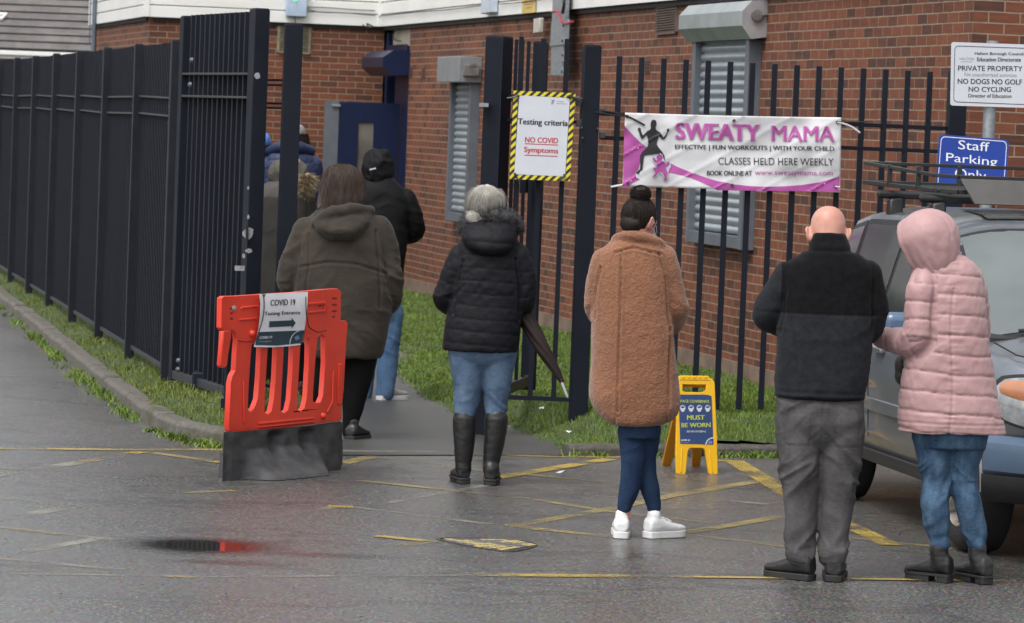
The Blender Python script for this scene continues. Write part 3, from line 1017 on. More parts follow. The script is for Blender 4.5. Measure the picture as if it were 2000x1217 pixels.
grille('vent_grille', wall_face, [(1284, 14), (1322, 9), (1321, 62), (1283, 66)], WN, 11, M('brown_vent_slats', (0.11, 0.07, 0.055), 0.6), None)
for (x, y) in ((803, 140), (828, 142), (1129, 131), (1266, 130)):
    t = T(x, y); z = ZW(x, y)
    mb = MB(); mb.obox(W(t, 0.004, z), WD * 0.10, WN * 0.004, ZUP * 0.06); ab = mb.build('air_brick', M('air_brick_clay', (0.14, 0.05, 0.035), 0.8), bld)
    mb = MB()
    for i in range(4):
        mb.obox(W(t, 0.010, z - 0.04 + i * 0.027), WD * 0.085, WN * 0.002, ZUP * 0.005)
    mb.build_each('slot', m_dark, ab)
# cables along the cladding
mb = MB()
def cable(pts, r=0.006):
    mb.tube(smooth_path(pts, 5), r, 6)
cable([left_face.at(x, y, 0.09) for x, y in [(598, 14), (640, 15), (690, 19), (733, 21)]])
cable([left_face.at(x, y, 0.09) for x, y in [(598, 16), (625, 24), (680, 26), (733, 31)]], 0.004)
cable([wall_face.at(x, y, 0.09) for x, y in [(740, 32), (800, 25), (880, 18), (953, 9)]])
cable([wall_face.at(x, y, 0.09) for x, y in [(975, 8), (1020, 4), (1080, -4)]], 0.005)
cable([left_face.at(x, y, 0.10) for x, y in [(576, 33), (577, 44), (577, 52)]], 0.006)
cable([left_face.at(x, y, 0.10) for x, y in [(708, 48), (716, 54), (728, 52), (716, 46), (722, 54)]], 0.008)
cable([wall_face.at(x, y, 0.03) for x, y in [(778, 55), (768, 66), (772, 78), (782, 80)]], 0.01)
mb.build_each('cable', m_cable, bld, smooth=40)

# things fixed to the building
def wallbox(name, label, cat, fc, quadpx, dep, mat, led=None):
    a, b, c, d = [fc.at(x, y, 0.075) for x, y in quadpx]
    root = thing(name, label, cat, d)
    mb = MB(); mb.prism([[p + fc.n * dep for p in (a, b, c, d)]], -fc.n * dep)
    mb.build('casing', mat, root, bevel=0.012, bseg=3)
    if led:
        mb = MB(); q = fc.at(led[0], led[1], 0.08 + dep); mb.lathe(q, fc.n, [(0, 0.014), (0.006, 0.012), (0.01, 0.0)], 12)
        m, nt, b_ = _mat('green_lamp'); b_.inputs['Base Color'].default_value = (0.02, 0.5, 0.12, 1); b_.inputs['Emission Color'].default_value = (0.03, 0.9, 0.2, 1); b_.inputs['Emission Strength'].default_value = 0.7
        mb.build('indicator_light', m, root, smooth=40)
    return root
wallbox('alarm_box', 'pale blue alarm box with a green light on the white cladding', 'alarm box', left_face, [(557, -22), (598, -20), (597, 34), (557, 32)], 0.10,
        M('pale_blue_plastic', (0.42, 0.52, 0.66), 0.35), (577, 1))
wallbox('alarm_box', 'small pale alarm box on the cladding above the narrow grey shutter', 'alarm box', wall_face, [(953, -22), (974, -25), (973, 25), (953, 28)], 0.08,
        M('pale_grey_plastic', (0.45, 0.52, 0.60), 0.35))
wallbox('sensor', 'slim cream sensor on the brickwork beside the galvanised bracket', 'sensor', wall_face, [(1051, 37), (1063, 35), (1062, 64), (1050, 66)], 0.05,
        M('cream_plastic', (0.45, 0.42, 0.36), 0.4))
ws = thing('warning_sign', 'small yellow warning sign on the white cladding', 'sign', wall_face.at(1020, 27, 0.08))
mb = MB(); wall_face.poly(mb, [(1020, -30), (1046, -33), (1045, 24), (1019, 27)], 0.085, thick=0.006)
mb.build('sign_plate', M('yellow_plate', (0.62, 0.44, 0.12), 0.45), ws)
mb = MB()
for i, (l, r) in enumerate(((0.1, 0.9), (0.2, 0.8), (0.15, 0.85), (0.3, 0.7))):
    yy = -6 + i * 7
    wall_face.poly(mb, [(1020 + 25 * l, yy), (1020 + 25 * r, yy - 2), (1020 + 25 * r, yy), (1020 + 25 * l, yy + 2)], 0.087)
mb.build('faint_print', M('faint_print_ink', (0.35, 0.22, 0.06), 0.5), ws)
# galvanised bracket pole with red cable
gp = thing('bracket_pole', 'galvanised steel bracket pole with red cable against the brick wall', 'pole', W(T(1092), 0.05, ZW(1090, 148)))
mb = MB()
wall_face.poly(mb, [(1081, -60), (1104, -62), (1099, 148), (1075, 148)], 0.16, thick=0.05)
mb.build('channel', m_galv, gp, bevel=0.004)
mb = MB()
wall_face.poly(mb, [(1077, 42), (1111, 38), (1109, 86), (1074, 90)], 0.175, thick=0.012)
wall_face.poly(mb, [(1096, 100), (1106, 99), (1104, 120), (1095, 121)], 0.175, thick=0.012)
wall_face.poly(mb, [(1096, 132), (1105, 131), (1103, 148), (1094, 149)], 0.175, thick=0.012)
mb.build_each('clamp_plate', m_galv, gp, bevel=0.003)
mb = MB()
for x, y in ((1099, 80), (1099, 108), (1098, 140), (1101, 50)):
    mb.lathe(wall_face.at(x, y, 0.176), WN, [(0, 0.012), (0.012, 0.012), (0.012, 0)], 8)
mb.build_each('bolt', m_bolt, gp)
mb = MB()
mb.tube(smooth_path([wall_face.at(x, y, 0.2) for x, y in [(1077, 24), (1088, 22), (1093, 32), (1097, 42), (1106, 46), (1119, 42)]], 5), 0.012, 8)
mb.build('red_cable', M('red_cable_sleeve', (0.35, 0.02, 0.05), 0.4), gp, smooth=40)
mb = MB(); mb.tube(smooth_path([wall_face.at(x, y, 0.2) for x, y in [(1098, -40), (1102, 0), (1099, 26)]], 5), 0.016, 8); mb.build('black_cable', m_cable, gp, smooth=40)

# ------------------------------------------------------------------ neighbour bungalow behind the far railings
HY = 70.0
e0 = P(-260, 92, HY); e1 = P(186, 100, HY)
ze = P(0, 96, HY).z
hs = thing('bungalow', 'bungalow with dark grey tiled roof beyond the far end of the railings', 'house', (e1.x, HY, 0))
xl, xr = e0.x, e1.x + 2.5
m_tile, nt, b = _mat('roof_tile')
v = coords(nt)
bt = nt.nodes.new('ShaderNodeTexBrick')
bt.inputs['Color1'].default_value = (0.085, 0.078, 0.078, 1); bt.inputs['Color2'].default_value = (0.14, 0.128, 0.125, 1); bt.inputs['Mortar'].default_value = (0.04, 0.04, 0.04, 1)
bt.inputs['Scale'].default_value = 1; bt.inputs['Brick Width'].default_value = 0.33; bt.inputs['Row Height'].default_value = 0.27; bt.inputs['Mortar Size'].default_value = 0.004
nt.links.new(v, bt.inputs['Vector'])
cc = mixc(nt, 0.5, bt.outputs[0], ramp(nt, noise(nt, v, 3.5, 5, 0.65), [(0.3, (0.07, 0.066, 0.06)), (0.7, (0.17, 0.155, 0.15))]).outputs[0])
nt.links.new(cc, b.inputs['Base Color']); b.inputs['Roughness'].default_value = 0.6
mb = MB()
pit = math.radians(31)
dy, dz = math.cos(pit), math.sin(pit)
for i in range(22):
    y0, z0 = HY + i * 0.27 * dy, ze + i * 0.27 * dz
    p0 = Vector((xl, y0, z0 + 0.035)); p1 = Vector((xr, y0, z0 + 0.035))
    q0 = Vector((xl, y0 + 0.29 * dy, z0 + 0.29 * dz)); q1 = Vector((xr, y0 + 0.29 * dy, z0 + 0.29 * dz))
    mb.add([p0, p1, q1, q0], [[0, 1, 2, 3]])
    k_ = Vector((0, 0.035, -0.055)); mb.add([p0 + k_, p1 + k_, p1, p0], [[0, 1, 2, 3]], 1)  # dark course risers paint the shadow lines between tile rows
mb.build('roof', [m_tile, M('tile_shadow_riser', (0.022, 0.021, 0.02), .8)], hs)
mb = MB(); mb.box((xl, HY + 0.02, ze - 0.17), (xr, HY + 0.06, ze - 0.03)); mb.box((xl, HY - 0.07, ze - 0.10), (xr, HY + 0.015, ze - 0.02))
mb.build('fascia', m_white_clad, hs, bevel=0.01)
m_brick_x = brick_mat('brick_bungalow', (1, 0, 0))
mb = MB(); mb.box((xl, HY + 0.4, -0.2), (xr, HY + 9, ze - 0.05)); mb.build('wall', m_brick_x, hs)
mb = MB()
a = P(4, 118, HY + 0.38); b_ = P(34, 150, HY + 0.38)
mb.box((a.x - 0.9, HY + 0.34, b_.z - 0.6), (b_.x, HY + 0.395, a.z)); wf = mb.build('window', m_white_clad, hs, bevel=0.01)
mb = MB(); mb.box((a.x + 0.06, HY + 0.325, b_.z - 0.5), (b_.x - 0.06, HY + 0.338, a.z - 0.07)); mb.build('pane', M('dark_pane', (0.05, 0.055, 0.05), 0.08), wf)
mb = MB()
k = 22 / 14.5 * 0.27
def roofp(px, py, lift):
    return onplane(px, py, Vector((0, HY - lift * dz, ze + lift * dy + 0.02)), Vector((0, -dz, dy)))
mb.prism([[roofp(-40, 23, 0.06), roofp(15, 25, 0.06), roofp(4, 36, 0.06), roofp(-50, 34, 0.06)], [roofp(-40, 25.5, 0.06), roofp(9, 27.5, 0.06), roofp(1, 33.5, 0.06), roofp(-50, 32, 0.06)]], Vector((0, dz, -dy)) * 0.05)
sk = mb.build('skylight', m_white_clad, hs)
mb = MB(); mb.prism([[roofp(-40, 25.5, 0.04), roofp(9, 27.5, 0.04), roofp(1, 33.5, 0.04), roofp(-50, 32, 0.04)]], Vector((0, dz, -dy)) * 0.01); mb.build('pane', M('skylight_pane', (0.35, 0.36, 0.38), 0.1), sk)
# ------------------------------------------------------------------ railings
def gz(p):
    return hz(p.x, p.y)
def post(mb, p, w, d, z1, ang=0.0, z0=-0.1, cap=True):
    ca, sa = math.cos(ang), math.sin(ang)
    ax, ay = Vector((ca, sa, 0)), Vector((-sa, ca, 0))
    mb.obox(Vector((p.x, p.y, (z0 + z1) / 2)), ax * w / 2, ay * d / 2, ZUP * (z1 - z0) / 2)
    if cap:
        mb.obox(Vector((p.x, p.y, z1 + 0.003)), ax * (w / 2 - 0.006), ay * (d / 2 - 0.006), ZUP * 0.004)
FD = Vector((-0.2041, 0.979, 0)).normalized()        # along the left railings, away from the camera
FN = Vector((FD.y, -FD.x, 0)) * -1                    # towards the road (left)
if FN.x > 0: FN = -FN
F0 = Vector((-2.42, 27.3, 0))
FANG = math.atan2(FD.y, FD.x)
lf = thing('railing_fence', 'long dark navy railing fence along the kerb running back to the bungalow', 'fence', (F0.x, F0.y, 0.1))
TOPZ = 2.53
m_post = M('navy_post', (0.0085, 0.0105, 0.0165), 0.5, col2=(0.013, 0.0155, 0.022), vscale=5, spec=.25)
NPAN = 9
pitch = 2.46
for i in range(NPAN + 1):
    mb = MB()
    p = F0 + FD * (i * pitch)
    post(mb, p + FN * 0.032, 0.075, 0.07, TOPZ + 0.008, FANG)
    mb.build('post', m_post, lf, bevel=0.004)
m_bar = M('navy_bar', (0.0050, 0.0068, 0.0128), 0.55, col2=(0.0090, 0.0115, 0.018), vscale=7, stretch=(1, 1, 0.2), spec=0.22)
for i in range(NPAN):
    a = F0 + FD * (i * pitch + 0.05); b = F0 + FD * ((i + 1) * pitch - 0.05)
    mb = MB()
    n = 22
    sag = random.uniform(-0.008, 0.008)
    for k in range(n):
        q = a.lerp(b, (k + 0.5) / n)
        mb.obox(Vector((q.x, q.y, (0.2 + TOPZ) / 2 + random.uniform(-0.003, 0.003))), FD * 0.0125, FN * 0.0125, ZUP * (TOPZ - 0.2) / 2)
    mb.build('picket_panel', m_bar, lf)
    for z in (2.135, 2.005):
        mb = MB(); mb.bar(a + ZUP * (z + sag), b + ZUP * (z - sag), 0.055, 0.014); mb.build('rail', m_navy_worn, lf, bevel=0.002)
    mb = MB(); mb.bar(a + ZUP * 0.2, b + ZUP * 0.2, 0.055, 0.03); mb.build('rail', m_navy_worn, lf, bevel=0.002)
    mb = MB()
    for z in (2.07, 1.95):
        mb.lathe(b.lerp(a, 0.9) + FN * 0.03 + ZUP * z, FN, [(0, 0.012), (0.010, 0.012), (0.014, 0.0)], 8)
    mb.build_each('bolt', m_bolt, lf)
# bare scrape on one of the far posts
# ---- big gate leaf swung out in front of the fence end
H0 = Vector((P(352, 400, 27.0).x, 27.0, 0)); H1 = Vector((P(499, 400, 25.0).x, 25.0, 0))
gd = (H1 - H0).normalized(); gn = Vector((gd.y, -gd.x, 0))
if gn.x > 0: gn = -gn
GL = (H1 - H0).length
gang = math.atan2(gd.y, gd.x)
gt = thing('gate', 'tall navy steel gate leaf standing open beside the red barrier', 'gate', (H0.x, H0.y, 0.1))
mb = MB(); post(mb, H1 - gd * 0.06, 0.15, 0.10, 2.72, gang, 0.15); mb.build('lock_stile', m_navy, gt, bevel=0.005)
mb = MB(); post(mb, H0 + gd * 0.05, 0.10, 0.09, 2.70, gang, 0.15); mb.build('hinge_stile', m_navy, gt, bevel=0.004)
mb = MB()
n = 13
for k in range(n):
    q = H0 + gd * (0.14 + (GL - 0.32) * (k + 0.5) / n)
    mb.obox(Vector((q.x, q.y, (0.2 + 2.71) / 2)), gd * 0.015, gn * 0.015, ZUP * (2.71 - 0.2) / 2)
mb.build('picket_panel', m_bar, gt)
for z, h in ((2.30, 0.016), (2.145, 0.016), (0.19, 0.06)):
    mb = MB(); mb.bar(H0 + gd * 0.09 + ZUP * z + gn * 0.012, H1 - gd * 0.13 + ZUP * z + gn * 0.012, 0.06, h); mb.build('rail', m_navy_worn, gt, bevel=0.003)
gface = Face(H0 + gn * 0.06, gn)
for (x, y) in ((376, 118), (373, 166), (350, 705), (349, 722)):
    mb = MB(); mb.lathe(gface.at(x, y), gn, [(0, 0.022), (0.012, 0.02), (0.02, 0.012), (0.022, 0)], 10); mb.build_each('bolt', m_bolt, gt, smooth=50)
mb = MB(); q = gface.at(346, 770); mb.obox(q - gn * 0.05, gd * 0.09, gn * 0.06, ZUP * 0.035); mb.obox(q - gn * 0.05 - ZUP * 0.04, gd * 0.05, gn * 0.05, ZUP * 0.02); mb.build('hinge', m_navy_worn, gt, bevel=0.006)
# scrapes and lock on the stile's end (faces the camera side)
e_face = Face(H1 + gd * 0.016, gd)
l_face = Face(H1 + gn * 0.051, gn)
def blot(cx, cy, rx, ry, n=11):
    return [(cx + rx * math.cos(2 * math.pi * k / n) * random.uniform(.7, 1.1), cy + ry * math.sin(2 * math.pi * k / n) * random.uniform(.75, 1.1)) for k in range(n)]
mb = MB()
for f_, cx, cy, rx, ry in ((e_face, 503, 148, 6, 7), (e_face, 485, 456, 11, 14), (e_face, 486, 490, 7, 5), (e_face, 485, 424, 3, 5), (e_face, 485, 367, 2.5, 4), (e_face, 476, 500, 3, 6)):
    f_.poly(mb, blot(cx, cy, rx, ry), 0.0015, thick=0.0012)
mb.build_each('bare_metal_patch', m_scrape, gt)
mb = MB(); e_face.poly(mb, [(481, 440), (485, 440), (485, 472), (481, 472)], 0.02, thick=0.02); mb.build('lock_handle', m_dark, gt)
mb = MB(); q = e_face.at(468, 524); mb.obox(q, gd * 0.01, gn * 0.03, ZUP * 0.016); mb.build('latch_plate', m_scrape, gt)
mb = MB(); q = Vector((H1.x, H1.y, 0)) - gd * 0.02 - gn * 0.03
qq = P(441, 790, 24.7)
mb.tube([Vector((qq.x, qq.y, -0.05)), Vector((qq.x, qq.y, 0.10))], 0.02, 8)
mb.build('drop_bolt_tip', m_galv, gt, smooth=40)
mb = MB(); mb.tube([Vector((qq.x, qq.y, 0.10)), Vector((qq.x, qq.y, 0.80))], 0.016, 8); mb.obox(Vector((qq.x, qq.y, 0.17)), (0.03, 0, 0), (0, 0.03, 0), (0, 0, 0.03))
mb.build('drop_bolt', m_navy, gt, smooth=40)
# stub block under the hinge
mb = MB(); q = G(395, 775, 0.1); mb.box((q.x - 0.08, 26.2, -0.1), (q.x + 0.1, 26.5, 0.26)); mb.build('gate_stop', m_navy, gt, bevel=0.01)

# ---- short return panel from the gate to the left gatepost
RY = 24.9
pp = P(570, 300, RY)
rf = thing('railing_fence', 'short navy railing panel ending in the gatepost behind the red barrier', 'fence', (pp.x, pp.y, 0.15))
mb = MB(); post(mb, P(561, 420, RY), 0.118, 0.10, P(570, 48, RY).z, 0.12, 0.0); mb.build('post', m_navy, rf, bevel=0.004)
q0 = P(452, 300, 26.0); q1 = P(556, 300, RY)
d_ = (q1 - q0); d_.z = 0
for py, hh_ in ((156, .014), (202, .014)):
    z = P(540, py, RY).z
    for dd in (0.0, 0.25):
        mb = MB(); mb.bar(Vector((q0.x, q0.y + dd, z - dd * 0.12)), Vector((q1.x, q1.y + dd, z - dd * 0.12)), 0.03, hh_); mb.build('rail', m_navy, rf)
mb = MB(); z = P(540, 757, RY).z; mb.bar(Vector((q0.x, q0.y, z)), Vector((q1.x, q1.y, z)), 0.04, 0.02); mb.build('rail', m_navy, rf)
for u in (0.12, 0.42):
    mb = MB(); q = q0.lerp(q1, u); mb.box((q.x - 0.0125, q.y - 0.0125, 0.22), (q.x + 0.0125, q.y + 0.0125, 2.5)); mb.build('picket', m_navy, rf)

# ---- right-hand gatepost, small panel, inner gate
sp = P(968, 400, 25.0)
sf = thing('railing_fence', 'narrow navy railing panel between two posts behind the testing criteria sign', 'fence', (sp.x, sp.y, 0.15))
mb = MB(); post(mb, P(962, 440, 25.05), 0.135, 0.13, P(968, 72, 25).z, -0.55, -0.05); mb.build('post', m_navy, sf, bevel=0.006)
mb = MB(); post(mb, P(1143, 440, 25.0), 0.112, 0.10, P(1157, 90, 25).z, 0.16, -0.05); p2 = mb.build('post', m_navy, sf, bevel=0.004)
for xt, yt in ((1019, 72), (1062, 76), (1108, 76)):
    t_ = P(xt, yt, 25.03)
    mb = MB(); mb.box((t_.x - 0.016, t_.y - 0.016, P(1050, 776, 25.03).z), (t_.x + 0.016, t_.y + 0.016, t_.z)); mb.build('picket', m_navy, sf)
for py in (191, 236):
    a, b = P(985, py - 3, 25.05), P(1138, py + 2, 25.05); b.z = a.z
    mb = MB(); mb.bar(a, b, 0.03, 0.022); mb.build('rail', m_navy, sf)
a, b = P(945, 774, 25.03), P(1116, 780, 25.03); b.z = a.z
mb = MB(); mb.bar(a, b, 0.04, 0.028); mb.build('rail', m_navy, sf)
mb = MB()
for x, y in ((1131, 200), (1131, 240), (1176, 218), (1176, 264)):
    q = P(x, y, 24.98); mb.box((q.x - 0.02, q.y - 0.02, q.z - 0.022), (q.x + 0.02, q.y + 0.03, q.z + 0.022))
for x, y in ((1136, 250), (1138, 270), (1168, 252)):
    q = P(x, y, 24.94); mb.obox(q, (0.008, 0, 0), (0, 0.012, 0), (0, 0, 0.008))
mb.build_each('rail_bracket', m_navy_worn, sf, bevel=0.004)
ig = thing('gate', 'navy steel pedestrian gate leaf swung inwards behind the testing criteria sign', 'gate', (P(985, 400, 25.2).x, 25.2, 0.1))
ga = Vector((P(986, 400, 25.25).x, 25.25, 0)); gb = Vector((P(1045, 400, 26.6).x, 26.6, 0))
gdi = (gb - ga).normalized()
mb = MB(); t_ = P(1043, 82, 26.6); post(mb, gb, 0.07, 0.10, t_.z, math.atan2(gdi.y, gdi.x), 0.2); mb.build('lock_stile', m_navy, ig, bevel=0.004)
for u in (0.18, 0.38, 0.58, 0.8):
    q = ga.lerp(gb, u)
    mb = MB(); mb.box((q.x - 0.0125, q.y - 0.0125, 0.25), (q.x + 0.0125, q.y + 0.0125, 2.6)); mb.build('picket', m_navy, ig)
for z, h in ((2.2, .02), (2.05, .02), (0.27, 0.07)):
    mb = MB(); mb.bar(ga + ZUP * z, gb + ZUP * z, 0.05, h); mb.build('rail', m_navy_worn, ig, bevel=0.003)
mb = MB(); q = P(1024, 360, 26.5); mb.obox(q, gdi * 0.09, (0.02, 0, 0), (0, 0, 0.06)); mb.build('lock_case', m_navy, ig, bevel=0.008)
mb = MB(); q = P(945, 205, 24.95); mb.obox(q, (0.03, 0, 0), (0, 0.05, 0), (0, 0, 0.012)); mb.build('hinge', m_galv, ig)

# ---- right-hand railings with the banner
def fr_y(px):
    return 25.0 + (px - 1142) / (1867 - 1142) * 0.7
bf = thing('railing_fence', 'open navy railing fence carrying the banner in front of the brick wall', 'fence', (P(1400, 700, 25.3).x, 25.3, 0.15))
ends = []
for i in range(15):
    xt, yt = 1210.5 + 43.3 * i, 110 + 2.15 * i
    Y = fr_y(xt)
    t_ = P(xt, yt, Y)
    zb = P(xt - 26, 800, Y).z + random.uniform(-.004, .004)
    mb = MB(); ca = random.uniform(-0.05, 0.05)
    mb.obox(Vector((t_.x, Y, (t_.z + zb) / 2)), (0.0185 * math.cos(ca), 0.0185 * math.sin(ca), 0), (-0.0185 * math.sin(ca), 0.0185 * math.cos(ca), 0), (0, 0, (t_.z - zb) / 2))
    mb.build('picket', m_navy, bf, bevel=0.002)
mb = MB(); q = P(1862, 350, fr_y(1867)); post(mb, q, 0.118, 0.10, P(1868, 138, fr_y(1867)).z, 0.1, -0.05); mb.build('post', m_navy, bf, bevel=0.004)
for py in (222, 269):
    a = P(1172, py, fr_y(1172)); b = P(1850, py + 29, fr_y(1850)); b.z = a.z - 0.01
    mb = MB(); mb.bar(a, b, 0.022, 0.026); mb.build('rail', m_navy, bf)
a = P(1160, 783, fr_y(1160)); b = P(1850, 812, fr_y(1850)); b.z = a.z
# ------------------------------------------------------------------ signs
def flat(name, col, rough=0.5, **k):
    return M(name, col, rough, col2=tuple(x * 0.93 for x in col), **k)
m_ink = flat('black_ink', (0.022, 0.022, 0.024))
m_signwhite = flat('sign_white', (0.52, 0.54, 0.585), 0.35)
m_red_ink = flat('red_ink', (0.45, 0.035, 0.045))
m_hazy = flat('hazard_yellow', (0.62, 0.52, 0.03), 0.4)
m_hazk = flat('hazard_black', (0.02, 0.02, 0.02), 0.4)
m_tie = flat('cable_tie', (0.012, 0.012, 0.012), 0.4)
m_whitetie = flat('white_tie', (0.6, 0.6, 0.6), 0.5)

def bil(q, u, v):
    (ax, ay), (bx, by), (cx, cy), (dx, dy) = q       # TL TR BR BL
    return ((ax * (1 - u) + bx * u) * (1 - v) + (dx * (1 - u) + cx * u) * v, (ay * (1 - u) + by * u) * (1 - v) + (dy * (1 - u) + cy * u) * v)
def clip_poly(poly, x0, y0, x1, y1):
    def cl(pl, f, inter):
        out = []
        for i in range(len(pl)):
            a, b = pl[i], pl[(i + 1) % len(pl)]
            fa, fb = f(a), f(b)
            if fa: out.append(a)
            if fa != fb: out.append(inter(a, b))
        return out
    def ix(c): return lambda a, b: (c, a[1] + (b[1] - a[1]) * (c - a[0]) / (b[0] - a[0]))
    def iy(c): return lambda a, b: (a[0] + (b[0] - a[0]) * (c - a[1]) / (b[1] - a[1]), c)
    for f, it in ((lambda p: p[0] >= x0, ix(x0)), (lambda p: p[0] <= x1, ix(x1)), (lambda p: p[1] >= y0, iy(y0)), (lambda p: p[1] <= y1, iy(y1))):
        if len(poly) < 3: return []
        poly = cl(poly, f, it)
    return poly

# ---- testing criteria board, cable-tied to the narrow panel
TQ = [(1003, 177), (1124, 182), (1113, 354), (995, 350)]
tface = Face(P(1060, 260, 24.93), (0, -1, 0))
ts = thing('notice_board', 'white testing criteria notice with a yellow and black hazard border tied between posts', 'sign', tface.at(1055, 352))
mb = MB(); tface.poly(mb, TQ, 0.0, thick=0.004); mb.build('panel', m_hazk, ts)
mbs = MB()
au, av = 1.0, 0.70     # width : height in stripe units (board 0.70 as wide as tall)
bw = 0.075
for (x0, y0, x1, y1) in ((0, 0, .70, bw * .7), (0, 1 - bw * .7, .70, 1), (0, bw * .7, bw * .7, 1 - bw * .7), (.70 - bw * .7, bw * .7, .70, 1 - bw * .7)):
    for k in range(-12, 24):
        s0 = k * 0.088
        pl = [(s0 - 3, 3), (s0 + 0.044 - 3, 3), (s0 + 0.044 + 3, -3), (s0 - 0 + 3, -3)]
        pl = clip_poly(pl, x0, y0, x1, y1)
        if len(pl) > 2:
            tface.poly(mbs, [bil(TQ, u / .70, v) for u, v in pl], 0.0012, thick=0.001)
mbs.build('hazard_stripes', m_hazy, ts)
mb = MB()
iq = [(1014.5, 187), (1112.5, 192), (1103.5, 344), (1005, 340)]
cq = [(1016.5, 186.5), (1110.5, 191.5), (1113, 195), (1104, 341), (1101, 344.5), (1007, 340.5), (1004.5, 337), (1014, 189)]
tface.poly(mb, cq, 0.0022, thick=0.0018); mb.build('white_sheet', m_signwhite, ts)
mb = MB()
tface.text(mb, 'Testing criteria', [(1012, 231), (1109, 235), (1011.5, 246)], 0.0035, bold=0.009)
tface.text(mb, 'XF', [(1077, 195), (1083, 195), (1076, 204)], 0.0035)
tface.text(mb, 'Liverpool', [(1087, 197), (1101, 197.6), (1087, 199.5)], 0.0035); tface.text(mb, 'City Council', [(1087, 201), (1106, 201.8), (1087, 203.6)], 0.0035)
mb.build('lettering', m_ink, ts)
mb = MB()
tface.text(mb, 'NO COVID', [(1026, 267.5), (1090, 269.5), (1025.5, 278)], 0.0035, bold=0.009)
tface.text(mb, 'Symptoms', [(1024, 286.5), (1090, 289.5), (1023.5, 300)], 0.0035, bold=0.009)
tface.poly(mb, [(1025, 279.8), (1090, 282.6), (1090, 284.2), (1025, 281.4)], 0.0035)
tface.poly(mb, [(1024, 302), (1089, 304.6), (1089, 306.2), (1024, 303.6)], 0.0035)
mb.build('red_lettering', m_red_ink, ts)
mb = MB()
for pts_ in ([(1111, 186), (1124, 191), (1138, 193)], [(1110, 188), (1126, 194), (1136, 200)], [(1012, 186), (1003, 190), (990, 192)], [(1005, 340), (1010, 348), (1014, 356)], [(1103, 343), (1096, 350), (1092, 357)]):
    mb.tube(smooth_path([tface.at(x, y, 0.012) for x, y in pts_], 4), 0.006, 6)
mb.build_each('cable_tie', m_tie, ts, smooth=40)
mb = MB()
for x, y in ((1012, 187), (1109, 189), (1006, 340), (1102, 342)):
    mb.lathe(tface.at(x, y, 0.003), tface.n, [(0, 0.009), (0.006, 0.009), (0.006, 0)], 8)
mb.build_each('eyelet', M('rusty_eyelet', (0.10, 0.05, 0.03), 0.6), ts)

# ---- banner
BQ = [(1221, 220), (1643.5, 229.5), (1641, 376), (1216, 364)]
bface = Face(P(1430, 300, fr_y(1430) - 0.03), (0.2795, -1, 0))
def bwave(u, v):
    q = np.array([[u * 5.0, v * 2.2, 0.3]])
    a = float(vnoise(q)[0]) * 0.022 + float(vnoise(q * 2.7 + 9.1)[0]) * 0.009
    d = abs(((u * 1.9 + v * 1.1) % 0.42) - 0.2)
    return a + 0.006 * math.exp(-(d / 0.02) ** 2) + 0.012 * math.sin(u * 21 + v * 1.2) * 0.5
def uv_of(px, py):
    u = (px - 1219) / 424.0
    v = (py - (221 + 9.5 * u)) / 145.0
    return u, v
def bpt(px, py, lift=0.0):
    u, v = uv_of(px, py)
    return bface.at(px, py, 0.03 + bwave(u, v) + lift)
bn = thing('banner', 'white and pink fitness class banner tied across the open railings', 'banner', bface.at(1430, 370))
mb = MB()
nu, nv = 110, 34
vs = []
for j in range(nv + 1):
    for i in range(nu + 1):
        x, y = bil(BQ, i / nu, j / nv)
        sag = 1.5 * math.sin(math.pi * i / nu) * (1 if j == 0 else 0)
        vs.append(bpt(x, y + sag))
fs = [[j * (nu + 1) + i, (j + 1) * (nu + 1) + i, (j + 1) * (nu + 1) + i + 1, j * (nu + 1) + i + 1] for j in range(nv) for i in range(nu)]
mb.add(vs, fs)
o = mb.build('vinyl_sheet', M('banner_vinyl', (0.66, 0.655, 0.67), 0.4, col2=(0.56, 0.555, 0.575), vscale=2.2, bump=0.002, bscale=9), bn)
o.data.shade_smooth()
sol = o.modifiers.new('thickness', 'SOLIDIFY'); sol.thickness = 0.002; sol.offset = -1
m_pink = M('banner_pink', (0.42, 0.085, 0.33), 0.42, col2=(0.36, 0.07, 0.28), vscale=3)
m_pink_l = M('banner_pale_pink', (0.60, 0.33, 0.52), 0.42)
def banner_fill(mb, pts_, lift, step=5.0):
    """flat artwork cut into small pieces so that it follows the vinyl"""
    x0, x1 = min(p[0] for p in pts_), max(p[0] for p in pts_)
    y0, y1 = min(p[1] for p in pts_), max(p[1] for p in pts_)
    n = max(1, int((x1 - x0) / step)); m = max(1, int((y1 - y0) / step))
    flat3 = [Vector((x, y, 0)) for x, y in pts_]
    for t in tessellate_polygon([flat3]):
        tri = [pts_[i] for i in t]
        xa, xb = min(p[0] for p in tri), max(p[0] for p in tri); ya, yb = min(p[1] for p in tri), max(p[1] for p in tri)
        i = math.floor(xa / step) * step
        while i < xb:
            j = math.floor(ya / step) * step
            while j < yb:
                c = clip_poly(tri, i, j, i + step, j + step)
                if len(c) > 2:
                    mb.add([bpt(x, y, lift) for x, y in c], [list(range(len(c)))])
                j += step
            i += step
zz = lambda L: [(1180 + x / 2000 * 520, 180 + y / 846 * 220) for x, y in L]
mb = MB()
banner_fill(mb, zz([(152, 255), (205, 310), (262, 370), (310, 408), (330, 425), (295, 470), (272, 520), (258, 575), (235, 605), (240, 640), (268, 655), (215, 683), (180, 712), (150, 720), (140, 715)]), 0.002)
